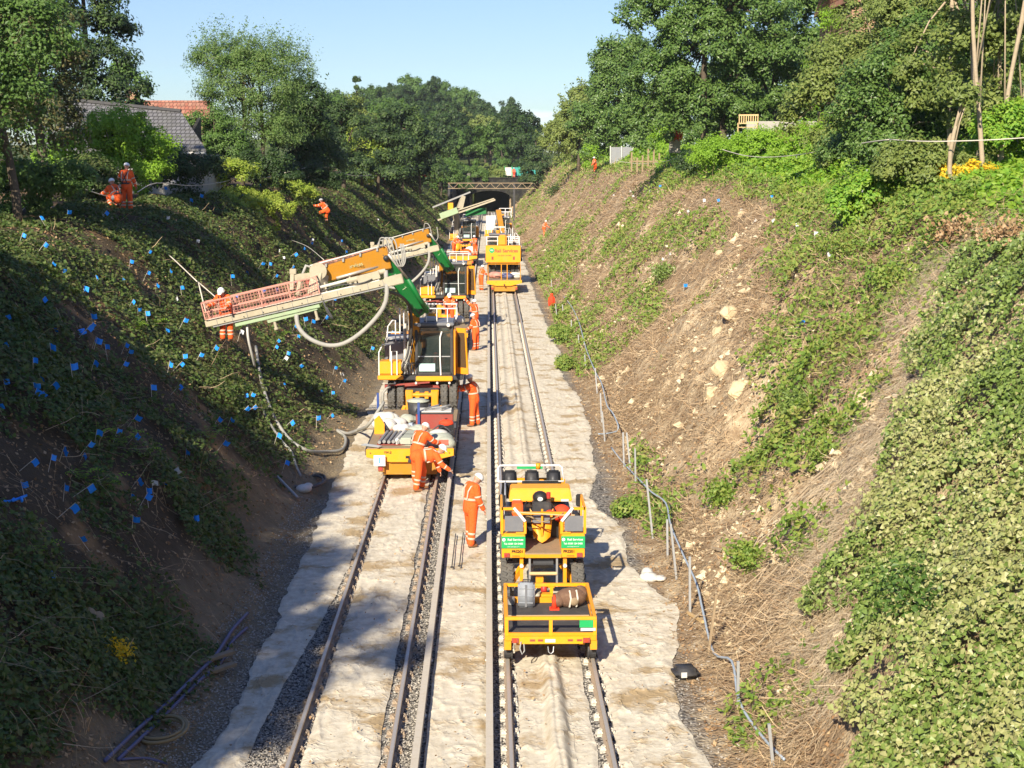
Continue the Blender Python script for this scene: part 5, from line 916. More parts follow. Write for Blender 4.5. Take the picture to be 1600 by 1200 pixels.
# ---------------- road-rail excavators
def excavator(label, X, Y, rot=0, door=True, panel=False, group='road-rail excavators'):
    t = thing('excavator', label, 'excavator', (X, Y, 0), rot, group)
    MB().bx(-.55, .55, 0, 3.3, .75, 1.30).build('undercarriage', M['dark'], t, bevel=.03)
    MB().bx(-1.25, 1.05, .15, .35, 1.28, 1.40).build('red_beam', M['dullred'], t); MB().cyl((0, 1.7, 1.3), (0, 1.7, 1.6), .75, .75, 24).build('slew_ring', M['dark'], t)
    for s in (-1, 1):
        for y in (.35, 2.85):
            wheel(t, (s*1.02, y, 1.0), .5, .26); wheel(t, (s*.72, y, 1.0), .5, .24)
        MB().bx(s*.42-.11, s*.42+.11, -.35, .1, .55, 1.25).build('rail_gear', M['yellow'], t, bevel=.02); MB().cyl((s*.42-.12, -.2, 1.15), (s*.42+.12, -.2, 1.15), .13, n=14).build('rail_gear_pin', M['yellowclean'], t)
        for y in (-.45, 3.6): railwheel(t, (s*.75, y, .22), .22)
        MB().beam((s*.55, -.1, .7), (s*.75, -.45, .25), .12, .16).build('rail_gear_arm', M['yellow'], t); MB().beam((s*.55, 3.1, .7), (s*.75, 3.6, .25), .12, .16).build('rail_gear_arm', M['yellow'], t)
        MB().bx(s*.15-.06, s*.15+.06, -.3, -.1, 1.0, 1.22).build('cylinder_lug', M['yellowclean'], t)
    MB().cyl((-.35, -.25, 1.12), (.35, -.25, 1.12), .07, n=12).build('cross_tube', M['yellow'], t)
    # upper structure
    MB().prism([(-1.42, -.05), (1.35, -.05), (1.35, 3.7), (.9, 4.15), (-.9, 4.15), (-1.42, 3.7)], 'z', 1.58, 1.74).build('slew_deck', M['dark'], t, bevel=.02); MB().bx(-.2, 1.0, -.16, -.052, 1.56, 1.72).build('front_beam', M['yellowclean'], t, bevel=.02); MB().bx(-1.46, -.62, -.12, -.052, 1.60, 1.75).build('step', M['yellowclean'], t, bevel=.02)
    MB().bx(-1.42, -.66, -.05, .62, 1.76, 2.20).build('battery_box', M['yellowclean'], t, bevel=.04)
    MB().bx(-1.28, -.35, .68, 2.3, 1.76, 2.82).build('engine_cover', M['engine'], t, bevel=.03); MB().bx(-1.25, -.38, .75, 2.2, 2.83, 2.87).build('top_plate', M['offwhite'], t)
    MB().bx(-1.3, 1.28, 2.35, 3.75, 1.76, 2.65).build('engine_house', M['yellow'], t, bevel=.06)
    MB().prism([(-1.28, 3.4), (1.28, 3.4), (1.28, 4.0), (.95, 4.28), (-.95, 4.28), (-1.28, 4.0)], 'z', 1.48, 2.74).build('counterweight', M['yellowclean'], t, bevel=.05)
    MB().cyl((-.8, 2.6, 2.6), (-.8, 2.6, 3.1), .07, n=10).build('exhaust', M['dark'], t)
    # cab
    cx0, cx1, cy0, cy1, cz0, cz1 = -.18, .98, .0, 1.65, 1.75, 3.38
    cab = MB()
    for x_ in (cx0, cx1):
        for y_ in (cy0, cy1): cab.bx(x_-.045, x_+.045, y_-.04, y_+.04, cz0, cz1)
    cab.bx(cx0, cx1, cy0-.04, cy0+.04, cz0, cz0+.09).bx(cx0, cx1, cy0-.04, cy0+.04, cz1-.08, cz1).bx(cx0-.04, cx0+.04, cy0, cy1, cz0, cz0+.5).bx(cx1-.04, cx1+.04, cy0, cy1, cz0, cz0+.4).bx(cx0, cx1, cy1-.04, cy1+.04, cz0, cz0+.7).bx(cx0, cx1, cy1-.04, cy1+.04, cz1-.2, cz1)
    cb = cab.build('cab', M['dark'], t, bevel=.012)
    MB().bx(cx0-.08, cx1+.08, cy0-.15, cy1+.05, cz1, cz1+.11).build('roof', M['engine'], cb, bevel=.03)
    MB().bx(cx0+.05, cx1-.05, cy0-.012, cy0+.0, cz0+.1, cz1-.09).build('windscreen', M['glass'], cb); MB().bx(cx0-.01, cx0+.0, cy0+.06, cy1-.06, cz0+.5, cz1-.06).build('side_window', M['glass'], cb); MB().bx(cx0+.05, cx1-.05, cy1-.01, cy1, cz0+.7, cz1-.2).build('rear_window', M['glass'], cb)
    MB().bx(cx0+.08, cx1-.55, cy0-.03, cy0-.014, cz0+.12, cz0+.38).build('sign', paint('pale notice', (.45, .62, .60), .5, .1), cb)
    MB().bx(cx0+.05, cx1-.05, cy0-.03, cy0-.01, cz0+.60, cz0+.63).build('grab_bar', M['galv'], cb)
    st = MB().bx(.15, .65, .85, 1.3, 1.95, 2.1).bx(.18, .62, 1.2, 1.35, 2.1, 2.8).build('driver_seat', M['black'], cb, bevel=.04)
    MB().bx(.05, .18, .6, 1.1, 1.95, 2.3).bx(.62, .78, .6, 1.1, 1.95, 2.3).build('control_console', M['dark'], cb); MB().cyl((.5, .35, 1.9), (.5, .5, 2.35), .03).tube([(.35, .5, 2.35), (.5, .42, 2.38), (.65, .5, 2.35)], .02, 6).build('steering_column', M['black'], cb)
    MB().tube([(.62, -.08, 1.75), (.60, -.1, 2.3), (.60, -.1, 3.0), (.66, -.1, 3.2)], .025, 6).build('grab_rail', M['white'], cb)
    bn = MB().tube([(cx0-.0, -.05, 3.62), (cx0, -.05, 3.95), (cx1+.15, -.05, 3.95), (cx1+.15, -.05, 3.6)], .022, 6).tube([(cx0, 1.6, 3.5), (cx0, 1.6, 3.95), (cx1+.15, 1.6, 3.95), (cx1+.15, 1.6, 3.5)], .022, 6).tube([(cx0, -.05, 3.95), (cx0, 1.6, 3.95)], .022, 6).tube([(cx1+.15, -.05, 3.95), (cx1+.15, 1.6, 3.95)], .022, 6)
    for x_ in (.15, .5, .85): bn.tube([(x_, -.05, 3.5), (x_, -.05, 3.95)], .018, 6)
    bn.build('roof_guard_rail', M['white'], cb)
    for x_ in (cx0+.1, cx1-.1): MB().cyl((x_, -.2, 3.42), (x_, -.12, 3.42), .06, n=12).build('work_lamp', M['offwhite'], cb)
    MB().bx(.05, .45, .3, .8, 3.5, 3.62).build('roof_box', M['offwhite'], cb, bevel=.02); MB().cyl((.35, .9, 3.5), (.35, .9, 3.72), .16, n=14).build('air_filter', M['yellowclean'], cb)
    if door:
        d = MB().bx(1.06, 1.11, -.5, .2, 1.8, 3.3).build('cab_door', M['yellow'], cb, bevel=.02)
        d.location = (0, 0, 0); MB().hexa([(1.12, .1, 1.78), (1.52, -.15, 1.78), (1.54, -.12, 1.78), (1.14, .14, 1.78), (1.12, .1, 3.3), (1.44, -.1, 3.3), (1.46, -.07, 3.3), (1.14, .14, 3.3)]).build('open_door', M['yellow'], cb)
        MB().hexa([(1.17, .05, 2.0), (1.46, -.13, 2.0), (1.465, -.125, 2.0), (1.175, .06, 2.0), (1.17, .05, 3.15), (1.40, -.1, 3.15), (1.405, -.095, 3.15), (1.175, .06, 3.15)]).build('door_window', M['glass'], cb)
    # hand rails on the left
    hr = MB().tube([(-1.42, 0, 1.7), (-1.42, 0, 2.5), (-1.3, .1, 2.75), (-1.05, .1, 2.75), (-1.05, .1, 2.2)], .022, 6).tube([(-1.2, .6, 2.8), (-1.15, .6, 3.3), (-1.0, .6, 3.5), (-.9, .6, 3.5), (-.9, .6, 2.8)], .022, 6).tube([(-.75, .6, 2.85), (-.75, .6, 3.9)], .022, 6).tube([(-.62, .6, 2.85), (-.62, .6, 3.8), (-.5, .6, 3.9), (-.45, .6, 3.7), (-.45, .6, 2.9)], .022, 6).tube([(-1.2, .6, 3.1), (-.6, .6, 3.1)], .018, 6)
    hr.tube([(-1.0, -.1, 1.76), (-1.0, -.1, 2.55), (-.82, -.1, 2.55), (-.82, -.1, 1.76)], .022, 6)
    hr.build('hand_rail', M['white'], t)
    for k in range(4): pipe('hydraulic_hose', [(-.62+k*.05, .1, 1.8), (-.66+k*.07, -.12, 2.1), (-.5+k*.06, -.1, 2.5+k*.05), (-.42+k*.04, .2, 3.1+k*.1), (-.3+k*.03, .3, 3.7)], .02, 'hosed' if k % 2 else 'hose', t)
    MB().cyl((-.58, .5, 1.9), (-.58, .5, 3.4), .055, n=10).build('vertical_pipe', M['offwhite'], t); MB().cyl((-.42, .5, 2.0), (-.42, .5, 2.95), .05, n=10).build('vertical_pipe', M['dark'], t)
    for x_, z_ in ((.2, 2.2), (.55, 2.35)): MB().cyl((x_, .1, z_), (x_+.12, .1, z_+.5), .012, n=6).build('wiper', M['black'], cb)
    MB().sph((.42, .75, 2.2), (.16, .14, .22), 10, 7).build('red_cushion', M['dullred'], cb, True)
    for k in range(5): MB().bx(-.60+k*.09, -.55+k*.09, -.03, .02, 1.78, 2.05+.05*(k % 2)).build('valve', M['offwhite' if k % 2 else 'grey'], t)
    for k in range(5): pipe('hydraulic_hose', [(-.62+k*.09, -.04, 1.85), (-.66+k*.09, -.22, 1.98+.03*k), (-.56+k*.08, -.2, 2.18), (-.5+k*.07, .0, 2.05)], .018, ('hosed', 'hose')[k % 2], t)
    MB().tube([(-1.30, -.3, .55), (-1.28, -.3, 1.2), (-1.15, -.28, 1.36), (-1.05, -.2, 1.38)], .045, 8).build('drain_hose', M['hose'], t, True)
    MB().beam((-1.1, -.1, 1.42), (.25, -.1, 1.52), .08, .05).build('red_strut', M['dullred'], t)
    for x_ in (-.9, -.2, .5, .9): MB().cyl((x_, -.18, 1.50), (x_, -.05, 1.50), .04, n=8).build('marker_lamp', M['offwhite'], t)
    return t
E1Y = 50.3; E1 = excavator('nearest yellow road-rail excavator, its green boom holding the mast with the worker in it', XLc, E1Y)
def boom_set(t, Y, main=True):
    def q(px, py, D): p = at(px, py, D); return (p[0]-XLc, p[1]-Y, p[2])
    D = Y
    b0, b1 = q(652, 592, D+.8), q(646, 478, D-.1)
    bm = MB().beam(b0, b1, .42, .46, .34, .40, up=(0, 1, 0)).build('lower_boom', M['ochre'], t, bevel=.03)
    MB().cyl(tuple(Vector(b1)+Vector((-.2, -.25, 0))), tuple(Vector(b1)+Vector((.25, -.25, 0))), .14, n=14).build('pivot', M['dark'], bm)
    g0, g1 = q(658, 486, D-.4), q(598, 402, D-1.4)
    gb = MB().beam(g0, g1, .50, .62, .46, .54, up=(-.6, 0, .8)); gbo = gb.build('stick', M['green'], t, bevel=.04)
    gf = Vector(g0).lerp(Vector(g1), .5); lg = letters('Rail', .22, (0, 0, 0), 'palegreen', gbo); lg.location = gf+Vector((0, -.27, 0)); lg.rotation_euler = (R(90), R(54), 0)
    y0, y1 = q(606, 402, D-1.5), q(500, 430, D-2.2)
    ya = MB().beam(y0, y1, .40, .72, .34, .46, up=(0, 0, 1)).build('arm', M['ochre'], t, bevel=.03)
    lt = letters('Rail Services', .16, tuple(Vector(y0).lerp(Vector(y1), .5)+Vector((-.1, -.23, 0))), 'palegreen', ya); lt.rotation_euler = (R(90), R(-14), 0)
    MB().beam(tuple(Vector(y1)+Vector((.15, -.02, .0))), tuple(Vector(y1)+Vector((-.45, -.05, -.12))), .42, .44, .3, .3).build('arm_end', M['dullred'], t)
    tb = MB()
    for k in range(4): a = Vector(y0)+Vector((.1, -.1+k*.07, .42)); b_ = Vector(y1)+Vector((-.3, -.1+k*.07, .30)); tb.tube([a, a.lerp(b_, .3)+Vector((0, 0, .02)), a.lerp(b_, .7), b_], .022, 6)
    tb.build('hydraulic_line', M['offwhite'], ya, True)
    for k in range(3): pipe('hose_loop', [Vector(y0)+Vector((-.25+k*.12, -.3, .35)), Vector(y0)+Vector((-.2+k*.12, -.4, .62)), Vector(y0)+Vector((.02+k*.12, -.5, .55)), Vector(y0)+Vector((.18+k*.1, -.55, .0)), Vector(y0)+Vector((.35+k*.06, -.52, -.26)), Vector(y0)+Vector((.48+k*.05, -.45, -.05)), Vector(y0)+Vector((.42+k*.05, -.4, .45))], .022, 'hose', t)
    MB().tube([q(470, 436, D-2.3), q(478, 415, D-2.2), q(492, 420, D-2.2)], .05, 8).build('hose_bundle', M['hose'], t, True)
    # rams, pins and hoses
    MB().cyl(Vector(g0)+Vector((.22, -.38, .0)), Vector(g0).lerp(Vector(g1), .55)+Vector((.26, -.38, .12)), .075, n=12).build('ram_barrel', M['green'], gbo, True); MB().cyl(Vector(g0).lerp(Vector(g1), .55)+Vector((.26, -.38, .12)), Vector(g1)+Vector((.20, -.38, .12)), .04, n=10).build('ram_rod', M['steel'], gbo, True)
    for u_ in (.03, .97): pp = Vector(g0).lerp(Vector(g1), u_); MB().cyl(pp+Vector((0, -.34, 0)), pp+Vector((0, .34, 0)), .10, n=14).build('pin', M['dark'], gbo, True)
    for u_ in (.2, .45, .7): pp = Vector(g0).lerp(Vector(g1), u_); MB().bx(pp.x-.05, pp.x+.05, pp.y-.30, pp.y-.26, pp.z-.04, pp.z+.04).build('clamp', M['offwhite'], gbo)
    for k in range(2): pipe('stick_hose', [Vector(g0)+Vector((-.1+k*.08, -.33, -.1)), Vector(g0).lerp(Vector(g1), .3)+Vector((-.16+k*.08, -.31, -.05)), Vector(g0).lerp(Vector(g1), .7)+Vector((-.12+k*.08, -.31, .0)), Vector(g1)+Vector((-.05+k*.08, -.35, .1))], .02, 'hosed', gbo)
    for u_ in (.02, .98): pp = Vector(y0).lerp(Vector(y1), u_); MB().cyl(pp+Vector((0, -.28, 0)), pp+Vector((0, .28, 0)), .09, n=14).build('pin', M['dark'], ya, True)
    MB().cyl(Vector(y0)+Vector((-.3, -.26, -.28)), Vector(y0).lerp(Vector(y1), .75)+Vector((0, -.26, -.22)), .05, n=10).build('ram_rod', M['steel'], ya, True)
    for u_ in (.15, .4, .65, .9): pp = Vector(y0).lerp(Vector(y1), u_); MB().bx(pp.x-.03, pp.x+.03, pp.y-.24, pp.y+.24, pp.z+.3-.1*u_, pp.z+.40-.1*u_).build('hose_clamp', M['grey'], ya)
    # cream mast carriage bracket
    c1 = MB(); p0, p1 = Vector(q(478, 424, D-2.3)), Vector(q(500, 455, D-2.4))
    c1.beam(q(500, 428, D-2.4), q(494, 462, D-2.6), .4, .42).beam(q(457, 424, D-2.4), q(456, 455, D-2.5), .12, .16).beam(q(455, 434, D-2.4), q(500, 430, D-2.4), .12, .2).beam(q(470, 440, D-2.4), q(466, 462, D-2.5), .14, .14).beam(q(458, 420, D-2.4), q(458, 428, D-2.4), .2, .2)
    c1.cyl(tuple(Vector(q(497, 424, D-2.65))), tuple(Vector(q(497, 424, D-2.1))), .27, n=18); c1.build('mast_bracket', M['cream'], t, bevel=.01)
    # mast
    m0, m1 = Vector(q(322, 506, D-2.7)), Vector(q(624, 436, D-2.9)); ms = MB().beam(m0, m1, .24, .20, up=(0, 0, 1)); mo = ms.build('drill_mast', M['cream'], t, bevel=.01)
    ax = (m1-m0).normalized(); upv = Vector((0, 0, 1)); upv = (upv-ax*upv.dot(ax)).normalized(); L_ = (m1-m0).length
    MB().beam(m0-upv*.13+ax*.2, m1-upv*.13-ax*.1, .16, .05).build('mast_rail', M['grey'], mo); MB().beam(m0+upv*.115+ax*.1, m1+upv*.115-ax*.6, .16, .03).build('mast_rail', M['offwhite'], mo)
    MB().beam(m0-upv*.24+ax*.9+Vector((0, -.05, 0)), m0-upv*.24+ax*3.6+Vector((0, -.05, 0)), .2, .10, .2, .10).build('feed_beam', M['palegreen'], mo, bevel=.01); MB().beam(m0-upv*.36+ax*1.9, m0-upv*.30+ax*3.5, .22, .09).build('clamp_beam', M['palegreen'], mo)
    for d_ in (2.1, 3.42): 
        MB().cyl(m0+ax*d_-upv*.3-Vector((0, .05, 0)), m0+ax*d_-upv*.62-Vector((0, .05, 0)), .045, n=10).cyl(m0+ax*d_-upv*.6-Vector((0, .05, 0)), m0+ax*d_-upv*.66-Vector((0, .05, 0)), .07, n=10).build('support_leg', M['cream'], mo)
    MB().cyl(m0+ax*3.7+upv*.30, m1-ax*.9+upv*.34, .05, n=10).build('drill_string', M['offwhite'], mo, True)
    MB().beam(m1-ax*1.25+upv*.26, m1-ax*.55+upv*.28, .26, .24).cyl(m1-ax*1.6+upv*.3, m1-ax*1.2+upv*.3, .09, n=12).cyl(m1-ax*.6+upv*.34, m1-ax*.35+upv*.34, .08, n=12).build('rotary_head', M['cream'], mo, bevel=.01)
    hd = MB()
    for k in range(6): hd.bx(0, 0, 0, 0, 0, 0) if False else hd.beam(m1-ax*(1.5-.16*k)+upv*.13, m1-ax*(1.5-.16*k)+upv*.24, .12, .07)
    hd.build('valve_bank', M['cream'], mo); MB().beam(m1-ax*.45, m1+ax*.12, .34, .30).build('feed_motor', M['cream'], mo, bevel=.02)
    for k in range(12): pp = m0.lerp(m1, .06+k*.078); MB().beam(pp-upv*.10+Vector((0, -.125, 0)), pp+upv*.10+Vector((0, -.125, 0)), .03, .012).build('mast_rib', M['grey'], mo)
    for k in range(9): pp = m0.lerp(m1, .1+k*.1); MB().cyl(pp+Vector((0, -.13, -.04)), pp+Vector((0, -.15, -.04)), .018, n=6).build('bolt', M['dark'], mo)
    pipe('mast_cable', [m0+ax*3.7+upv*.16, m0+ax*4.3+upv*.24+Vector((0, -.12, 0)), m0+ax*5.0+upv*.15+Vector((0, -.14, 0)), m1-ax*.8+upv*.2+Vector((0, -.15, 0))], .018, 'hosed', mo)
    MB().beam(m0+ax*3.9+upv*.12, m0+ax*3.9+upv*.42, .05, .05).beam(m0+ax*4.7+upv*.12, m0+ax*4.7+upv*.42, .05, .05).build('rod_guide', M['cream'], mo)
    # red mesh cage
    c0 = m0+ax*.05+Vector((0, -.18, 0)); cl = 3.65; cg = MB(); h0, h1 = .14, .66; up2 = upv
    for side in (0, .62):
        o_ = Vector((0, side, 0))
        for h_ in (h0, .36, h1): cg.beam(c0+o_+up2*h_, c0+o_+ax*cl+up2*h_, .035, .035)
        for d_ in np.linspace(0, cl, 5): cg.beam(c0+o_+ax*d_+up2*h0, c0+o_+ax*d_+up2*h1, .035, .035)
    for d_ in (0, cl): cg.beam(c0+ax*d_+up2*h1, c0+ax*d_+up2*h1+Vector((0, .62, 0)), .035, .035)
    co_ = cg.build('basket_frame', M['pink'], mo)
    wm = MB()
    for side in (0, .62):
        o_ = Vector((0, side-.005, 0))
        for d_ in np.arange(.06, cl, .10): wm.beam(c0+o_+ax*d_+up2*h0, c0+o_+ax*d_+up2*h1, .009, .009)
        for h_ in np.arange(h0+.06, h1, .085): wm.beam(c0+o_+up2*h_, c0+o_+ax*cl+up2*h_, .009, .009)
    wm.build('wire_mesh', M['pink'], co_)
    if main:
        if False: MB().hexa([tuple(m0+ax*a_-upv*b_+Vector((0, c_, 0))) for a_, b_, c_ in ((.1, .16, -.1), (.62, .12, -.1), (.62, .12, .1), (.1, .16, .1), (.14, .46, -.04), (.27, .43, -.04), (.27, .43, .04), (.14, .46, .04))]).build('orange_cover', M['redcloth'], mo, True, bevel=.03)
        pipe('mast_hose', [m1-ax*.35+upv*.35, q(603, 470, D-3.1), q(580, 505, D-3.1), q(545, 533, D-3.1), q(515, 540, D-3.1), q(485, 530, D-3.1), q(467, 512, D-3.0), q(463, 492, D-2.9)], .07, 'hose', mo, 10)
        pipe('hydraulic_hose', [q(600, 455, D-3), q(625, 462, D-2), q(640, 480, D-1), q(643, 510, D-.6), q(640, 540, D-.3)], .05, 'dark', t)
        pipe('dangling_cable', [q(505, 470, D-3), q(512, 488, D-3.05), q(520, 498, D-3.05), q(510, 480, D-3.1)], .03, 'hosed', mo)
    return m0, m1
m0, m1 = boom_set(E1, E1Y)
E2Y = 81.5; E2 = excavator('second yellow road-rail excavator, partly hidden behind the nearest one and its mast', XLc, E2Y)
boom_group = [o for o in bpy.data.objects if o.parent == E1 and o.name.split('.')[0] in ('lower_boom', 'stick', 'arm', 'arm_end', 'hose_loop', 'hose_bundle', 'mast_bracket', 'drill_mast')]
hl_ = [o for o in boom_group if o.name.startswith('hose_loop')][1:]
for o in boom_group:
    if o not in hl_: c = copy_tree(o, E2); c.location = c.location+Vector((.1, .3, -.75)) if o.name.split('.')[0] != 'lower_boom' else c.location
E3Y = 143.5; E3 = excavator('third yellow excavator far down the left track with a pale mast raised to the right', XLc, E3Y, door=False)
def q3(px, py, D): p = at(px, py, D); return (p[0]-XLc, D-E3Y, p[2])
MB().beam(q3(716, 372, E3Y+.5), q3(712, 330, E3Y), .4, .5).build('lower_boom', M['cream'], E3); sk = MB().beam(q3(728, 334, E3Y-.6), q3(760, 329, E3Y-1), .5, .55).build('stick', M['green'], E3)
mo = MB().beam(q3(684, 344, E3Y-1.6), q3(774, 312, E3Y-2), .16, .15).beam(q3(692, 336, E3Y-1.5), q3(772, 310, E3Y-1.7), .10, .10).build('drill_mast', M['cream'], E3); MB().beam(q3(688, 338, E3Y-1.8), q3(715, 328, E3Y-1.8), .5, .55).build('mast_cage', M['palegreen'], mo)
MB().beam(q3(718, 326, E3Y-1.4), q3(724, 306, E3Y-1.3), .5, .5, .35, .35).build('arm', M['cream'], E3); MB().beam(q3(700, 322, E3Y-1.6), q3(708, 322, E3Y-1.6), .3, .6).build('yellow_plate', M['yellowclean'], E3)
MB().beam(q3(676, 324, E3Y-1.2), q3(735, 300, E3Y-1.4), .14, .14).build('second_mast', M['grey'], E3)
# machine on the right track, its rear towards the viewer
R1 = excavator('yellow excavator on the right track seen from behind, with lettered counterweight', XC, 116.6, math.pi, door=False, group='road-rail excavators')
cw = [o for o in bpy.data.objects if o.parent == R1 and o.name.startswith('counterweight')][0]
def rl(s, size, x_, z_, mt, b_=.0):
    o = link('lettering', text_mesh(s, size, b_), M[mt], cw); o.location = (-x_, 4.29, z_); o.rotation_euler = (R(90), 0, math.pi); return o
MB().bx(-1.27, 1.27, 4.24, 4.285, 1.52, 2.72).build('rear_panel', M['yellowclean'], cw, bevel=.01)
rl('Rail Services', .34, .22, 2.36, 'dullred', .008); rl('Tel: 0330 124 0485', .13, .1, 2.02, 'dullred', .002); MB().cyl((.83, 4.288, 2.40), (.83, 4.30, 2.40), .2, n=20).build('logo', M['signgreen'], cw); rl('PRS', .14, -.83, 2.40, 'white', .002).location.y = 4.31
for s in (-1, 1): MB().bx(s*.78-.07, s*.78+.07, 4.287, 4.30, 1.72, 1.95).build('tail_lamp', M['dullred'], cw)
g_ = MB()
for s in (-1.2, -.4, .4, 1.2): g_.tube([(s, 3.5, 2.7), (s, 3.5, 3.35)], .03, 6)
g_.tube([(-1.2, 3.5, 3.35), (1.2, 3.5, 3.35)], .03, 6).tube([(-1.2, 3.5, 3.05), (1.2, 3.5, 3.05)], .03, 6); g_.build('rear_guard_rail', M['white'], R1); MB().bx(-.25, .35, 3.2, 3.9, 2.7, 3.5).build('rear_box', M['yellow'], R1, bevel=.1)
RT = flat_trailer('flat_trailer', 'yellow trailer carrying bags behind the lettered machine on the right track', XC, 104.5, 6.5, 1.2)
for k, (x_, y_, s_, mt, lab) in enumerate([(-.6, 2, .4, 'pink', 'faded pink sack on the left of the far trailer'), (.2, 1.6, .35, 'bluegrey', 'dark blue bag in the middle of the far trailer'), (.8, 1.8, .38, 'sack', 'white sack on the right of the far trailer')]):
    c = MB()
    for q_ in range(3): c.sph((math.sin(q_*2)*.3*s_, math.cos(q_*3)*.3*s_, s_*.5), (s_, s_*.8, s_*.6), 10, 7)
    tag(c.build('sack', M[mt], None, True), lab, 'sack').location = (XC+x_, 104.5+y_, .81)
MB().tube([(-1.1, .1, .8), (-1.1, .1, 1.9), (1.1, .1, 1.9), (1.1, .1, .8)], .03, 6).tube([(-.2, .1, .8), (-.2, .1, 1.9)], .03, 6).tube([(.2, .1, .8), (.2, .1, 1.9)], .03, 6).build('end_frame', M['yellow'], RT)
MT = flat_trailer('flat_trailer', 'trailer loaded with gear between the first and second excavators', XLc, 71.5, 7.0)
FT = flat_trailer('flat_trailer', 'trailer of yellow and orange gear in front of the third excavator', XLc, 132.5, 8.0)
for k, (px_, yb, zz, s_, mt, lab) in enumerate([(-.7, 75, .8, .35, 'redcloth', 'red bag on the trailer before the second excavator'), (.1, 74, .8, .32, 'yellowclean', 'yellow drum on the trailer before the second excavator'), (.6, 76, .8, .35, 'sack', 'white bag on the trailer before the second excavator'), (-.6, 136, .8, .45, 'yellowclean', 'yellow drum on the trailer before the third excavator'), (.2, 135, .8, .4, 'hivis', 'orange bag on the trailer before the third excavator'), (.7, 137, .8, .5, 'offwhite', 'white bag on the trailer before the third excavator')]):
    c = MB()
    if 'drum' in lab: c.cyl((0, 0, 0), (0, 0, s_*2), s_*.7, n=18).cyl((0, 0, s_*.9), (0, 0, s_*1.1), s_*.74, n=18)
    else:
        for q_ in range(3): c.sph((math.sin(q_*2)*.3*s_, math.cos(q_*3)*.3*s_, s_*.5), (s_, s_*.8, s_*.7), 10, 7)
    tag(c.build('drum' if 'drum' in lab else 'sack', M[mt], None, True), lab, 'drum' if 'drum' in lab else 'sack').location = (XLc+px_, yb, zz)
R2 = excavator('farthest yellow machine on the right track, white panel on its side', XC, 152, 0, door=False)
MB().bx(-1.3, -.35, .2, .26, 2.2, 3.6).build('white_panel', M['white'], R2); g_ = MB()
for s in (.0, .6, 1.2): g_.tube([(s, .4, 3.4), (s, .4, 4.3)], .035, 6)
g_.tube([(0, .4, 4.3), (1.2, .4, 4.3)], .035, 6); g_.build('guard_rail', M['white'], R2)
o = MB().beam((.3, -.3, 1.9), (-.1, -.5, 4.2), .5, .5).build('boom', M['ochre'], R2)

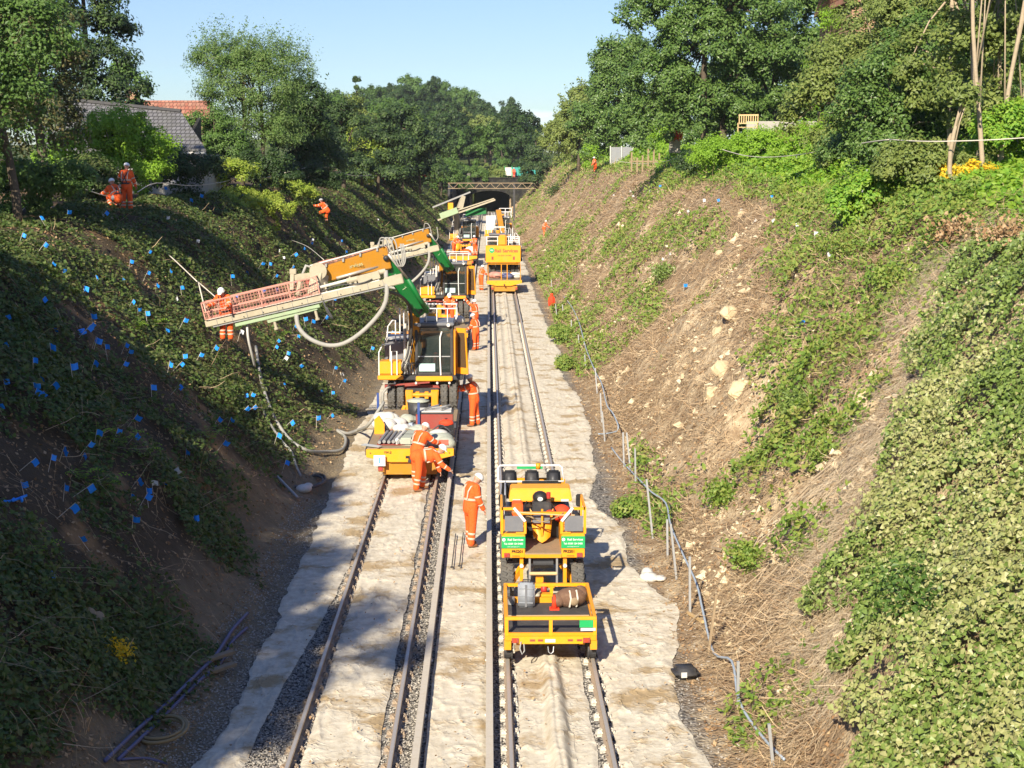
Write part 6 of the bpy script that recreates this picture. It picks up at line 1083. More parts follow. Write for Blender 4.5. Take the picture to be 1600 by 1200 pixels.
# ================= people
PENDING = []
def vox(name, mb, size, mat, parent, sm=5):
    o = mb.build(name, mat, parent, True); r_ = o.modifiers.new('r', 'REMESH'); r_.mode = 'VOXEL'; r_.voxel_size = size; r_.use_smooth_shade = True
    s = o.modifiers.new('s', 'SMOOTH'); s.factor = .5; s.iterations = sm; PENDING.append(o); return o
def limb(mb, pts, rad, n=12):
    for p, r_ in zip(pts, rad): mb.sph(tuple(p), (r_, r_, r_), n, 8)
    for a, b_, ra, rb in zip(pts, pts[1:], rad, rad[1:]): mb.cyl(tuple(a), tuple(b_), ra, rb, n)
def person(label, loc, rz, lean=0, head=0, hip=((0, 0), (0, 0)), arm=((10, 15), (10, 15)), ab=(8, 8), leg_ab=(4, 4), cloth='hivis', res=.014, scale=1., z=None, helmet='helmet', pelvis_h=None, harness=False, roll=0, yaw_head=0, name='person'):
    t = thing(name, label, 'person', loc, rz, 'workers in orange high visibility clothing'); t.scale = (scale,)*3
    sg = (-1, 1); V3 = Vector
    def vec(a, abd, s): a = R(a); d = R(abd); return V3((s*math.sin(d), math.sin(a)*math.cos(d), -math.cos(a)*math.cos(d)))
    legs = []
    for i, s in enumerate(sg):
        a, k = hip[i]; hp_ = V3((s*.095, 0, 0)); kn = hp_+vec(a, leg_ab[i], s)*.44; an = kn+vec(a-k, leg_ab[i]*.3, s)*.42; legs.append([hp_, kn, an])
    low = min(l_[2].z for l_ in legs)-.09; H0 = -low if pelvis_h is None else pelvis_h
    for l_ in legs:
        for q in l_: q.z += H0
    P = V3((0, 0, H0)); la = R(lean); up = V3((0, math.sin(la), math.cos(la))); fw = V3((0, math.cos(la), -math.sin(la)))
    chest = P+up*.32; neck = P+up*.52; ha = R(lean*.55+head); hu = V3((0, math.sin(ha), math.cos(ha))); hf = V3((0, math.cos(ha), -math.sin(ha))); hc = neck+hu*.16+hf*.02
    sh = [P+up*.46+V3((s*.185, 0, 0)) for s in sg]; arms = []
    for i, s in enumerate(sg):
        a, e = arm[i]; el = sh[i]+vec(a, ab[i], s)*.29; wr = el+vec(a+e, ab[i]*.3, s)*.25; arms.append([sh[i], el, wr])
    b = MB(); b.sph(tuple(chest), (.16, .10, .22), 14, 10); limb(b, [P+up*.02, P+up*.2, chest], [.13, .12, .13]); limb(b, [neck-up*.04, hc-hu*.08], [.06, .055])
    b.sph(tuple(hc), (.077, .092, .112), 16, 12); b.sph(tuple(hc+hf*.094-hu*.015), (.014, .02, .02), 8, 6); b.sph(tuple(hc+hf*.055-hu*.08), (.045, .035, .03), 8, 6)
    for s in sg: b.sph(tuple(hc+V3((s*.078, 0, -.005))), (.012, .022, .03), 8, 6)
    for l_ in legs: limb(b, l_, [.085, .058, .04])
    for i, a_ in enumerate(arms):
        limb(b, a_, [.055, .042, .028]); s = sg[i]; d = (a_[2]-a_[1]).normalized(); sd_ = d.cross(V3((0, 0, 1))); sd_ = sd_.normalized() if sd_.length > .1 else V3((1, 0, 0)); nn = d.cross(sd_).normalized()
        pc = a_[2]+d*.05; b.beam(a_[2], a_[2]+d*.095, .075, .03, .085, .026)
        for f_ in range(4):
            r0 = a_[2]+d*.09+sd_*(f_-1.5)*.021; ln = (.062, .072, .068, .052)[f_]; k1 = r0+d*ln*.55+nn*.008; k2 = k1+d*ln*.4+nn*.03; limb(b, [r0, k1, k2], [.0095, .009, .008], 6)
        r0 = a_[2]+d*.03+sd_*.035; limb(b, [r0, r0+d*.035+sd_*.025, r0+d*.062+sd_*.022+nn*.012], [.012, .0105, .009], 6)
    vox('body', b, min(res, .010) if res < .015 else res, M['skin'], t, 1)
    j = MB(); j.sph(tuple(chest+up*.02), (.222, .155, .23), 14, 10); limb(j, [P-up*.06, P+up*.02, P+up*.16, chest], [.185, .185, .175, .175]); j.sph(tuple(neck-up*.03), (.10, .085, .05), 10, 6)
    for i, a_ in enumerate(arms): limb(j, [a_[0]-V3((sg[i]*.02, 0, .0)), a_[1], a_[1].lerp(a_[2], .97)], [.095, .076, .058])
    vox('jacket', j, res, M[cloth], t)
    tr = MB(); tr.sph(tuple(P), (.19, .155, .14), 14, 8)
    for l_ in legs: limb(tr, [l_[0]+V3((0, 0, .02)), l_[0].lerp(l_[1], .5), l_[1], l_[1].lerp(l_[2], .5), l_[1].lerp(l_[2], .95)], [.13, .115, .095, .09, .086])
    vox('trousers', tr, res, M[cloth], t)
    for i, l_ in enumerate(legs):
        bo = MB(); an = l_[2]; limb(bo, [an+V3((0, 0, .1)), an, an+V3((0, .0, -.045))], [.06, .055, .048]); limb(bo, [an+V3((0, -.03, -.05)), an+V3((0, .07, -.055)), an+V3((0, .15, -.06))], [.045, .045, .036]); vox('boot', bo, max(res, .012), M['boot'], t, 2)
    hm = MB(); n_ = 16; HM = Matrix((V3((1, 0, 0)), hf, hu)).transposed(); c = hc+hu*.035
    d = MB(); d.sph((0, 0, 0), (.108, .128, .115), n_, 9, top=math.pi*.53); d.cyl((0, 0, -.014), (0, 0, .004), .118, .112, n_); vs = []
    d.prism([(-.075, .09), (.075, .09), (.05, .165), (-.05, .165)], 'z', -.012, .0)
    d.v = [tuple(HM@V3(v)+c) for v in d.v]; d.build('helmet', M[helmet], t, True)
    if res < .02:
        g = MB()
        for s in sg: g.sph(tuple(hc+hf*.086+hu*.012+V3((s*.03, 0, 0))), (.014, .008, .01), 8, 5)
        g.build('eye', M['black'], t, True); m_ = MB().beam(hc+hf*.089-hu*.055+V3((-.025, 0, 0)), hc+hf*.089-hu*.055+V3((.025, 0, 0)), .008, .008).build('mouth', M['dullred'], t)
    def ring(nm, a, b_, f0, r_, wd=.05, mt='band'):
        d_ = (b_-a).normalized(); p = a.lerp(b_, f0); return MB().tube([p-d_*wd/2, p+d_*wd/2], r_, 14).build(nm, M[mt], t, True)
    for l_ in legs: ring('reflective_band', l_[1], l_[2], .45, .095); ring('reflective_band', l_[1], l_[2], .72, .092)
    for i, a_ in enumerate(arms): ring('reflective_band', a_[0], a_[1], .75, .085, .04); ring('reflective_band', a_[1], a_[2], .5, .071, .04)
    def ell(nm, cpos, rx, ry, wd, mt):
        m_ = MB(); vs = []
        for h_ in (-wd/2, wd/2):
            for k in range(18): an_ = 2*math.pi*k/18; vs.append(cpos+V3((rx*math.cos(an_), 0, 0))+fw*ry*math.sin(an_)+up*h_)
        m_.add(vs, [(k, (k+1) % 18, 18+(k+1) % 18, 18+k) for k in range(18)]); return m_.build(nm, M[mt], t, True)
    ell('reflective_band', P+up*.17, .195, .184, .05, 'band')
    for s in sg: MB().tube([P+up*.18+V3((s*.11, 0, 0))-fw*.182, P+up*.36+V3((s*.12, 0, 0))-fw*.172, P+up*.47+V3((s*.12, 0, 0))-fw*.11, P+up*.51+V3((s*.12, 0, 0)), P+up*.45+V3((s*.12, 0, 0))+fw*.14, P+up*.2+V3((s*.11, 0, 0))+fw*.182], .018, 6).build('brace_band', M['band'], t)
    if harness:
        ell('harness_belt', P+up*.05, .20, .196, .06, 'black')
        for s in sg: MB().tube([P+up*.05+V3((s*.1, 0, 0))-fw*.18, P+up*.3+V3((-s*.02, 0, 0))-fw*.17, P+up*.5+V3((-s*.12, 0, 0))-fw*.09, P+up*.52+V3((-s*.12, 0, 0))+fw*.08, P+up*.3+V3((-s*.1, 0, 0))+fw*.16], .018, 6).build('harness_strap', M['black'], t); MB().tube([P+up*.03+V3((s*.16, 0, 0)), P-V3((0, 0, .15))+V3((s*.2, 0, 0)), P-V3((0, 0, .2))+V3((s*.1, -.1, 0))], .018, 6).build('leg_loop', M['black'], t)
        MB().sph(tuple(P-up*.02+V3((-.2, -.05, 0))), (.07, .06, .09), 10, 7).build('rope_bag', M['offwhite'], t, True)
    return t
GZ = -.11
person('worker in orange standing on the sheet beside the yellow buggy, head bowed', (-.42, 34.7, GZ), R(-60), lean=6, head=44, arm=((2, 14), (6, 22)), hip=((4, 3), (-4, 3)), res=.012)
person('worker standing at the front of the numbered trailer reaching over its deck', (-1.98, 41.72, GZ), R(-40), lean=24, head=26, arm=((35, 35), (45, 25)), hip=((6, 6), (-4, 4)), ab=(10, 14), res=.013)
person('worker bent double over the rail in front of the numbered trailer', (-1.90, 40.85, GZ), R(-84), lean=84, head=-10, arm=((8, 12), (30, 25)), hip=((18, 24), (-2, 8)), ab=(10, 10), leg_ab=(6, 6), res=.013)
person('worker standing beside the numbered trailer leaning both arms on it', (-.50, 51.2, GZ), R(78), lean=7, head=16, arm=((62, 20), (70, 15)), hip=((4, 3), (-6, 2)), res=.014)
person('worker beside the second trailer right behind the nearest excavator', (-.62, 72.5, GZ), R(60), lean=6, head=20, arm=((15, 40), (20, 40)), res=.02)
person('worker reaching up to the cab rail of the second excavator', (-.70, 80.0, GZ), R(60), lean=4, head=-5, arm=((125, 15), (30, 50)), res=.02)
person('worker handling gear on the trailer before the second excavator', (-1.9, 74.6, .80), R(180), lean=28, head=20, arm=((40, 30), (40, 30)), res=.02)
bp = m0+(m1-m0).normalized()*.62; person('roped worker leaning over inside the red mesh basket of the drill mast', (XLc+bp.x+.0, E1Y+bp.y+.16, bp.z-.68), R(165), lean=24, head=22, arm=((35, 50), (40, 45)), ab=(18, 18), res=.013, harness=True)
x_ = at(199, 335, 57.5)[0]; person('roped worker standing on top of the left bank seen from behind', (x_, 57.5, gz(x_, 57.5)+.1), R(-10), lean=4, head=8, arm=((30, 50), (12, 20)), ab=(30, 12), res=.014, harness=True)
x_ = at(184, 335, 56.6)[0]; person('worker crouching on the left bank top beside the standing roped worker', (x_, 56.6, gz(x_, 56.6)), R(40), lean=40, head=-10, arm=((50, 30), (50, 30)), hip=((95, 125), (80, 120)), res=.014, harness=True)
x_ = at(511, 345, 96)[0]; person('worker climbing low on the left bank face between blue flags', (x_, 96, gz(x_, 96)), R(85), lean=35, head=-10, arm=((70, 20), (60, 30)), hip=((70, 60), (10, 15)), res=.022)
x_ = at(600, 282, 178)[0]; person('distant worker standing under the layered yew on the left bank', (x_, 178, gz(x_, 178)), R(150), arm=((10, 20), (10, 20)), res=.03, cloth='redcloth')
x_ = at(671, 278, 190)[0]; person('distant worker crouched in shade on the left bank near the tunnel', (x_, 190, 6.6), R(100), lean=55, head=-10, arm=((60, 20), (60, 20)), hip=((90, 110), (80, 110)), res=.03, cloth='redcloth')
x_ = at(930, 264, 160)[0]; person('roped worker standing on top of the right bank beside the metal sheets', (x_, 160, gz(x_, 160)-.1), R(120), lean=12, arm=((30, 40), (10, 20)), res=.03)
x_ = at(850, 365, 160)[0]; person('worker working low on the right bank face beyond the lettered machine', (x_, 160, gz(x_, 160)), R(-70), lean=18, arm=((40, 30), (30, 30)), hip=((25, 20), (-5, 0)), res=.03)
person('worker standing at the left end of the far trailer on the right track', (-.52, 107.5, GZ), R(-60), lean=10, arm=((40, 40), (30, 40)), res=.024)
person('worker standing on the left track trailer before the third excavator', (-1.15, 133.2, .8), R(150), lean=12, arm=((40, 40), (30, 40)), res=.03)
person('worker bending at the left of the trailer before the third excavator', (-3.0, 134.4, .8), R(-120), lean=35, arm=((50, 30), (40, 40)), res=.03)
person('worker in red orange standing right of the farthest machine', (2.75, 147, GZ), R(160), arm=((10, 20), (10, 20)), res=.03, cloth='redcloth')
person('distant worker before the teal barrier over the tunnel', (at(803, 280, 272)[0], 272, 0) if False else (at(803, 280, 284)[0], 284.1, 6.2), R(180), arm=((10, 20), (10, 20)), res=.035, cloth='redcloth')
dg = bpy.context.evaluated_depsgraph_get(); dg.update()
for o in PENDING:
    me = bpy.data.meshes.new_from_object(o.evaluated_get(dg)); mt_ = o.data.materials[0]; o.modifiers.clear(); o.data = me
    if not me.materials: me.materials.append(mt_)
    me.polygons.foreach_set('use_smooth', [True]*len(me.polygons))

# ================= small things
def ground_pt(px, py):
    d = np.array(at(px, py, 1.0))-np.array([0, 0, CAMH]); Y = np.arange(14, 290, .04); P = np.array([0, 0, CAMH])+Y[:, None]*d
    h = hgt(P[:, 0], P[:, 1]); k = int(np.argmax(P[:, 2] < h)); return P[k]
# marker flags: (photo measured) positions turned into ground positions
FB = [(29,375),(74,350),(104,339),(155,336),(225,397),(201,415),(264,423),(54,472),(96,527-100+5),(128,465),(155,440),(190,440),(243,449),(285,458),(200,475),(216,490),(231,502),(263,522),(77,512-100),(95,527),(123,520),(130,513),(147,508),(18,507),(16,550),(70,546),(189,546),(141,577),(168,555),(115,594),(68,598),(261,580),(270,572),(288,567),(305,560),(328,548),(45,628),(9,648),(238,622),(356,658),(332,660),(338,699),(289,716),(199,660),(198,687),(176,687),(147,690),(124,716),(75,731),(40,775),(203,786),(206,825),(141,855),(232,785),(259,762),(205,755),(363,465),(362,439),(388,430),(403,413),(419,417),(483,381),(532,378),(425,545),(445,558),(458,570),(463,528),(478,507),(520,578),(530,598),(508,617),(519,620),(510,648),(577,548),(607,523),(386,621),(371,643),(385,628),(310,310),(262,300),(297,318),(342,296),(371,300),(405,291),(540,395),(561,372),(585,377),(450,440),(430,460),(520,470),(500,500)]
FW = [(161,338),(259,345),(281,404),(305,381),(272,465),(436,393),(484,375),(443,405),(460,360),(371,526),(437,563),(537,588),(258,736),(240,768),(547,360),(590,340)]
FR = [(1172,348),(1209,350),(1243,362),(1275,375),(1349,384),(1296,409),(1031,407),(1077,331),(1045,400),(992,305),(1014,300),(957,304),(983,297),(1150,330),(975,310),(1100,318)]
FRB = [(1207,313),(1243,512),(1068,451),(1125,316),(1028,292)]
g0 = np.random.default_rng(77)
for k in range(46):
    px, py = g0.uniform(10, 560), g0.uniform(370, 900)
    if py < 330+.0*px or py > 1000-.55*px: continue
    FB.append((px, py))
stick_me = MB().cyl((0, 0, -.1), (0, 0, .42), .006, .005, 5).mesh('stick'); g = np.random.default_rng(11); flag_mes = []
for k in range(4):
    mb = MB(); vs = []
    for i in range(5):
        for j in range(3): vs.append((i*.032, .012*math.sin(i*1.3+k)+.004*j, .28+j*.06+.008*math.sin(i+k)))
    mb.add(vs, [(i*3+j, (i+1)*3+j, (i+1)*3+j+1, i*3+j+1) for i in range(4) for j in range(2)]); m_ = mb.mesh('flag'); flag_mes.append(m_)
def flag(px, py, mt, label, group, s=1.):
    p = ground_pt(px, py+8); D = p[1]; o = thing('marker_flag', label, 'flag', (p[0], p[1], p[2]), 0, group)
    o.rotation_euler = (g.uniform(-.1, .6), g.uniform(-.5, .5) if p[0] > 0 else g.uniform(-.2, .9), g.uniform(-.8, .8)); sc = s*g.uniform(.85, 1.15); o.scale = (sc,)*3
    a = bpy.data.objects.new('stick', stick_me); COL.objects.link(a); a.parent = o
    me = flag_mes[g.integers(4)]; b_ = bpy.data.objects.new('flag', me.copy()); b_.data.materials.clear(); b_.data.materials.append(M[mt]); COL.objects.link(b_); b_.parent = o
stick_me.materials.append(M['rope'])
for px, py in FB:
    D = ground_pt(px, py+8)[1]; lab = 'small blue marker flag in the nearer part of the shaded left bank' if D < 60 else 'small blue marker flag on the farther part of the left bank'
    flag(px, py, 'flagblue', lab, 'blue marker flags on the left bank', 1.0 if D < 60 else 1.15)
for px, py in FW: flag(px, py, 'flagwhite', 'white marker flag among the blue ones on the shaded left bank', 'white marker flags on the left bank', 1.)
for px, py in FR: flag(px, py, 'flagwhite', 'white marker flag standing in dead stems on the sunlit right bank', 'white marker flags on the right bank', 1.1)
for px, py in FRB: flag(px, py, 'flagblue', 'blue marker flag standing on the sunlit right bank', 'blue marker flags on the right bank', 1.1)
# blue rope tangles at some flags
for k, (px, py, lab) in enumerate([(22, 795, 'blue cord tangle low at the left edge of the view'), (130, 530, 'blue cord tangle in the hollow left of the ochre scar'), (88, 925, 'blue cord knot low on the ivy near the yellow flowers')]):
    p = ground_pt(px, py); mb = []; gg = np.random.default_rng(k); pts = [(p[0]+gg.normal()*.13, p[1]+gg.normal()*.2, p[2]+.12+abs(gg.normal())*.1) for _ in range(9)]
    tag(pipe('cord_tangle', pts, .02, 'flagblue'), lab, 'cord')
# ochre soil scars as shallow boulders of bare earth
def rock(name, p, s, mat, lab, cat, seed):
    gg = np.random.default_rng(seed); me = MB().sph((0, 0, 0), (1, 1, 1), 14, 9).mesh('r'); co = np.zeros(len(me.vertices)*3); me.vertices.foreach_get('co', co); V = co.reshape(-1, 3)
    n_ = fbm(V[:, 0]*1.6+seed, V[:, 1]*1.6+V[:, 2]*1.9, 3, seed); V *= (1+.45*n_)[:, None]; V = np.sign(V)*np.abs(V)**.62; V *= np.array(s); me.vertices.foreach_set('co', V.ravel()); me.update()
    o = link(name, me, M[mat]); o.location = tuple(p); o.rotation_euler = (gg.uniform(-.4, .4), gg.uniform(-.9, -.4) if p[0] > 0 else .7, gg.uniform(0, 3)); return tag(o, lab, cat)
M['chalk'] = paint('pale sandstone', (.60, .47, .28), .9, .5, (.36, .26, .15), scale=4, bump=.8)
for k, (px, py, s, lab) in enumerate([(1145, 487, .42, 'largest pale rock jutting from the middle of the right bank'), (1020, 438, .3, 'pale rock in green weeds high on the far right bank'), (1008, 470, .22, 'small pale rock below the rock in green weeds'), (1192, 482, .3, 'ochre rock right of the largest pale rock'), (1125, 515, .25, 'grey pale rock below the largest pale rock'), (1135, 575, .4, 'broad pale rock at the heart of the bare patch'), (1160, 605, .35, 'pale rock lower right in the bare patch'), (1115, 610, .28, 'pale rock lower left in the bare patch'), (1128, 395, .3, 'pale rock high beside the brown stems'), (1162, 335, .3, 'buff rock near the top edge with white flags'), (1345, 515, .2, 'cream block in the green patch left of the ivy'), (1355, 620, .3, 'pale boulder exposed beside the ivy edge'), (1375, 632, .26, 'darker boulder just right of the pale boulder at the ivy edge'), (1270, 725, .2, 'small rock below the coloured bramble'), (1240, 850, .3, 'rounded earth lump in the straw near the ivy'), (1020, 590, .18, 'small yellowish rock above the fence'), (1210, 640, .2, 'small pale rock between green weeds')]):
    p = ground_pt(px, py); rock('rock', (p[0]+.03, p[1]+.02, p[2]-.12), (s*.9, s*1.05, s*.55), 'chalk', lab, 'rock', 40+k)
for k, (px, py, s, lab) in enumerate([(140, 968, .13, 'pale cut log end at the top of the small log group'), (154, 973, .12, 'pale cut log end right beside the top one'), (172, 995, .09, 'pale cut log end below the pair'), (118, 1040, .1, 'pale cut log end farthest left'), (88, 985, .07, 'tiny pale cut log end at left')]):
    p = ground_pt(px, py); o = MB().cyl((0, 0, 0), (.0, -.02, .05), s*.8, s*.8, 12).cyl((0, 0, -.5), (0, 0, -.005), s*.85, s*.85, 12).build('log', M['palebark']); o.location = (p[0], p[1], p[2]+.1); o.rotation_euler = (.9, .6, 0); tag(o, lab, 'log')
# yellow tuft
p = ground_pt(175, 1025); tag(link('yellow_tuft', leaf_mesh('yellow_tuft', np.array(p)+rng.normal(size=(900, 3))*np.array([.14, .18, .08])+np.array([0, 0, .08]), unit(rng.normal(size=(900, 3))), rng.uniform(.04, .07, 900)), M['lf_yellow']), 'small yellow leaved tuft low on the shaded left bank', 'plant')
p = ground_pt(1283, 720); tag(link('bramble_tuft', leaf_mesh('bramble_tuft', np.array(p)+rng.normal(size=(900, 3))*np.array([.22, .4, .15])+np.array([0, 0, .2]), unit(rng.normal(size=(900, 3))), rng.uniform(.05, .1, 900)), M['lf_under']), 'bramble turning yellow and red in the middle of the right bank', 'plant')
for k, (px, py, s, lab) in enumerate([(1330, 390, 1.0, 'leafy bramble clump under the white flags on the right bank'), (1395, 440, .9, 'dark bramble clump high left of the ivy'), (1170, 880, .5, 'weed clump above the leaning wooden stake')]):
    p = ground_pt(px, py); tag(link('bramble_clump', leaf_mesh('bramble_clump', np.array(p)+rng.normal(size=(1500, 3))*np.array([.35, .8, .18])*s+np.array([0, 0, .15]), unit(rng.normal(size=(1500, 3))+np.array([0, -.4, .8])), rng.uniform(.07, .13, 1500)), M['lf_under']), lab, 'plant')
for k, (px, py, s, mt, lab) in enumerate([(1440, 950, .8, 'lf_mid', 'upright weed growing through the pale ivy carpet'), (1130, 780, .5, 'lf_under', 'low weed clump in the middle of the lower right bank'), (1255, 640, .7, 'lf_ivyG', 'green creeper patch left of the pale boulder'), (1500, 380, .8, 'lf_dead', 'reddish brown dead bramble at the top of the ivy edge'), (1580, 385, .8, 'lf_dead', 'reddish brown dead bramble at the right edge of the view'), (1040, 430, .6, 'lf_ivyG', 'green shrub patch between pale rocks on the far bank'), (870, 300, .9, 'lf_dark', 'dark bush on the far right bank near the tunnel')]):
    p = ground_pt(px, py); nn_ = 1400; P_ = np.array(p)+rng.normal(size=(nn_, 3))*np.array([.28, .55, .2])*s*(1+p[1]/120)+np.array([0, 0, .22*s])
    tag(link('weed_clump', leaf_mesh('weed_clump', P_, unit(rng.normal(size=(nn_, 3))+np.array([0, -.4, .6])), rng.uniform(.05, .11, nn_)*(1+p[1]/150)), M[mt]), lab, 'plant')
# ferns on the shaded bank
for k, (px, py) in enumerate([(150, 690), (165, 770), (128, 755), (210, 520), (240, 515), (370, 520), (520, 470), (330, 690), (190, 700), (225, 720), (440, 530), (60, 870)]):
    p = ground_pt(px, py); mb = MB(); gg = np.random.default_rng(k)
    for f_ in range(9):
        a = f_*.7+gg.uniform(0, .4); L_ = gg.uniform(.3, .5); d = np.array([math.cos(a), math.sin(a)])
        for q in range(7):
            s = (q+1)/7; c0 = np.array([d[0]*L_*s, d[1]*L_*s, .38*math.sin(s*2.2)*L_*1.6]); w_ = .13*(1-s)+.02; per = np.array([-d[1], d[0]])
            for sg_ in (-1, 1): mb.add([tuple(c0), (c0[0]+per[0]*w_*sg_+d[0]*.03, c0[1]+per[1]*w_*sg_+d[1]*.03, c0[2]-.02), (c0[0]+d[0]*.045, c0[1]+d[1]*.045, c0[2]+.005)], [(0, 1, 2)])
    o = tag(mb.build('fern', M['lf_bright']), 'small green fern growing on the shaded left bank', 'fern', 'ferns on the left bank'); o.location = (p[0], p[1], p[2]+.05)
# fence posts along the right toe and the blue pipe tied to them
posts = [(905, 545, 22, 'galv'), (915, 580, 26, 'galv'), (933, 615, 40, 'galv'), (940, 660, 46, 'galv'), (945, 690, 48, 'galv'), (975, 730, 55, 'galv'), (985, 735, 60, 'galv'), (993, 760, 60, 'galv'), (1020, 842, 96, 'galv'), (1043, 872, 62, 'galv'), (1057, 906, 92, 'galv'), (1078, 958, 92, 'galv'), (1106, 1026, 102, 'wood'), (1153, 1108, 80, 'galv'), (1208, 1200, 75, 'galv'), (893, 520, 20, 'galv'), (870, 495, 20, 'galv'), (862, 455, 18, 'galv'), (880, 490, 14, 'galv')]
wire = []
for k, (px, py, hpx, mt) in enumerate(posts):
    p = ground_pt(px, py); h_ = hpx*p[1]/2400*1.02
    o = MB().bx(-.022, .022, -.022, .022, -.3, h_).build('fence_post', M[mt] if mt == 'galv' else M['wood']); o.location = tuple(p); o.rotation_euler = (.04*math.sin(k*2), (.12 if mt == 'wood' else -.07+.05*math.sin(k*3)), 0)
    tag(o, 'leaning brown wooden stake beside the blue pipe' if mt == 'wood' else 'thin grey metal fence post along the foot of the right bank', 'post', None if mt == 'wood' else 'metal fence posts along the right toe')
def line(name, pix, r, mat, lab, cat, dz=.05, sm=4):
    pts = []
    for a in pix:
        p = np.array(ground_pt(a[0], a[1])); p[2] += (a[2] if len(a) > 2 else dz); pts.append(p)
    return tag(pipe(name, pts, r, mat, None, 8, sm), lab, cat)
line('blue_pipe', [(1225, 1199), (1190, 1165, .15), (1155, 1120, .25), (1143, 1060, .3), (1115, 1030), (1098, 975, .25), (1088, 935, .3), (1068, 890, .3), (1048, 845, .35), (1040, 808, .35), (1018, 790, .35), (1002, 770, .3), (988, 745), (970, 725), (955, 705)], .022, 'blueline', 'pale blue pipe tied along the fence posts from the near end', 'pipe', .12)
line('blue_pipe', [(935, 690), (948, 687, .2), (966, 690, .4), (958, 670, .5), (948, 655, .5), (940, 620, .5), (930, 600, .5), (915, 560, .5), (905, 520, .5), (893, 490, .4), (880, 470, .3)], .022, 'blueline', 'grey blue pipe hooked over the far fence posts', 'pipe', .25)
line('black_cable', [(1046, 812, .4), (1050, 830, .25), (1045, 850), (1052, 870), (1046, 890)], .012, 'black', 'thin black cable dangling from the pale blue pipe', 'cable')
for k, (a, b_, lab) in enumerate([((930, 655), (958, 695), 'loose pale pole lying by the far end of the pipe'), ((1075, 962), (1098, 978), 'short pale timber lying at the foot of the pipe'), ((1112, 860), (1128, 866), 'short broken stick on the middle of the right bank'), ((1300, 830), (1318, 790), 'long dry stick lying up the straw')]):
    p, q = ground_pt(*a), ground_pt(*b_); p[2] += .06; q[2] += .08; tag(MB().beam(p, q, .05, .05).build('timber', M['newwood' if k == 1 else 'palebark']), lab, 'timber')
# long bare branches combed down the right bank
gg = np.random.default_rng(3); 
for k in range(22):
    x0 = gg.uniform(5.2, 7.2); y0 = gg.uniform(24, 29.5); 
    pts = [(x0-s*1.5, y0+s*(.5+gg.uniform(-.5, .5)), gz(x0-s*1.5, y0)+.10+.05*math.sin(s*4+k)) for s in (0, .25, .5, .75, 1)]
    if inpoly(np.array([x0]), np.array([y0]), IVY)[0]: x0 -= .8
    tag(pipe('dead_branch', pts, [.014]*17 if False else .012, 'palebark'), 'long thin bare branch lying down the straw beside the ivy', 'branch', 'bare branches on the right bank')
# jacket hung on a fence post
p = ground_pt(862, 490); mb = MB().sph((0, 0, 1.1), (.16, .12, .33), 12, 8).sph((-.15, 0, 1.0), (.07, .08, .28), 10, 7).sph((.15, .02, .98), (.07, .08, .3), 10, 7).sph((0, 0, 1.42), (.1, .09, .1), 10, 6)
o = tag(mb.build('jacket', M['redcloth'], None, True), 'orange jacket hung on a fence post at the foot of the right bank', 'jacket'); o.location = (p[0], p[1], p[2]-.3)
# white sack, black bag, white lump
p = ground_pt(1018, 905); c = MB(); gg = np.random.default_rng(8)
for q in range(7): c.sph((gg.uniform(-.2, .2), gg.uniform(-.25, .25), .07), (gg.uniform(.1, .2), gg.uniform(.12, .22), gg.uniform(.06, .13)), 12, 8)
o = tag(c.build('sack', M['sack'], None, True), 'crumpled white sack lying between the sheet and the blue pipe', 'sack'); o.location = (p[0], p[1], p[2])
c = thing('cement_bag', 'black bag with a white patch at the edge of the right sheet', 'bag', (3.4, 25.6, -.16), R(8)); MB().bx(-.22, .22, -.2, .25, 0, .18).build('body', M['dark'], c, True, bevel=.07); MB().bx(-.13, -.03, -.21, -.19, .06, .15).build('label_patch', M['offwhite'], c)
# pipes and hose at bottom left
line('purple_pipe', [(165, 1199), (215, 1150), (265, 1105), (300, 1070), (335, 1035), (352, 1010), (365, 990), (387, 966)], .032, 'bluegrey', 'purple blue pipe along the foot of the left bank', 'pipe', .10)
line('purple_pipe', [(185, 1192), (250, 1130), (310, 1070), (345, 1040), (362, 1008), (386, 985)], .03, 'bluegrey', 'second purple blue pipe twisted beside the first at the left toe', 'pipe', .05)
for k, (px, py, s, lab) in enumerate([(330, 1040, .5, 'longer weathered board lying over the purple pipes'), (342, 1056, .36, 'shorter weathered board just below the longer one')]):
    p = ground_pt(px, py); o = MB().bx(-.07, .07, -s, s, 0, .05).build('board', M['wood']); o.location = (p[0], p[1], p[2]+.1); o.rotation_euler = (0, 0, R(-38)); tag(o, lab, 'board')
def coil(name, c, r, n, tr, mat, lab, sq=1.25):
    pts = []; gg = np.random.default_rng(4)
    for k in range(n*18): a = k/18*2*math.pi; rr = r*(1+.10*math.sin(k*.21)); pts.append((c[0]+rr*math.cos(a), c[1]+rr*sq*math.sin(a), c[2]+.02+.03*abs(math.sin(k*.13))+.012*(k/18)))
    return tag(MB().tube(pts, tr, 7).build(name, M[mat], None, True), lab, 'hose')
p = ground_pt(252, 1152)+np.array([0, 0, .06]); coil('hose_coil', p, .36, 5, .026, 'tanhose', 'yellowish hose coil on the ballast at the bottom left', 1.5)
p = ground_pt(482, 755); coil('hose_coil', p, .42, 3, .035, 'hosed', 'black hose coil at the foot of the left bank', 2.2)
p = ground_pt(475, 768); o = tag(MB().sph((0, 0, .08), (.22, .2, .12), 12, 8).sph((.1, .1, .12), (.14, .14, .1), 10, 7).build('sack', M['sack'], None, True), 'white bag inside the black hose coil', 'sack'); o.location = tuple(p)
line('grey_pipe', [(433, 750), (465, 783)], .035, 'galv', 'short grey pipe lying left of the black hose coil', 'pipe', .1)
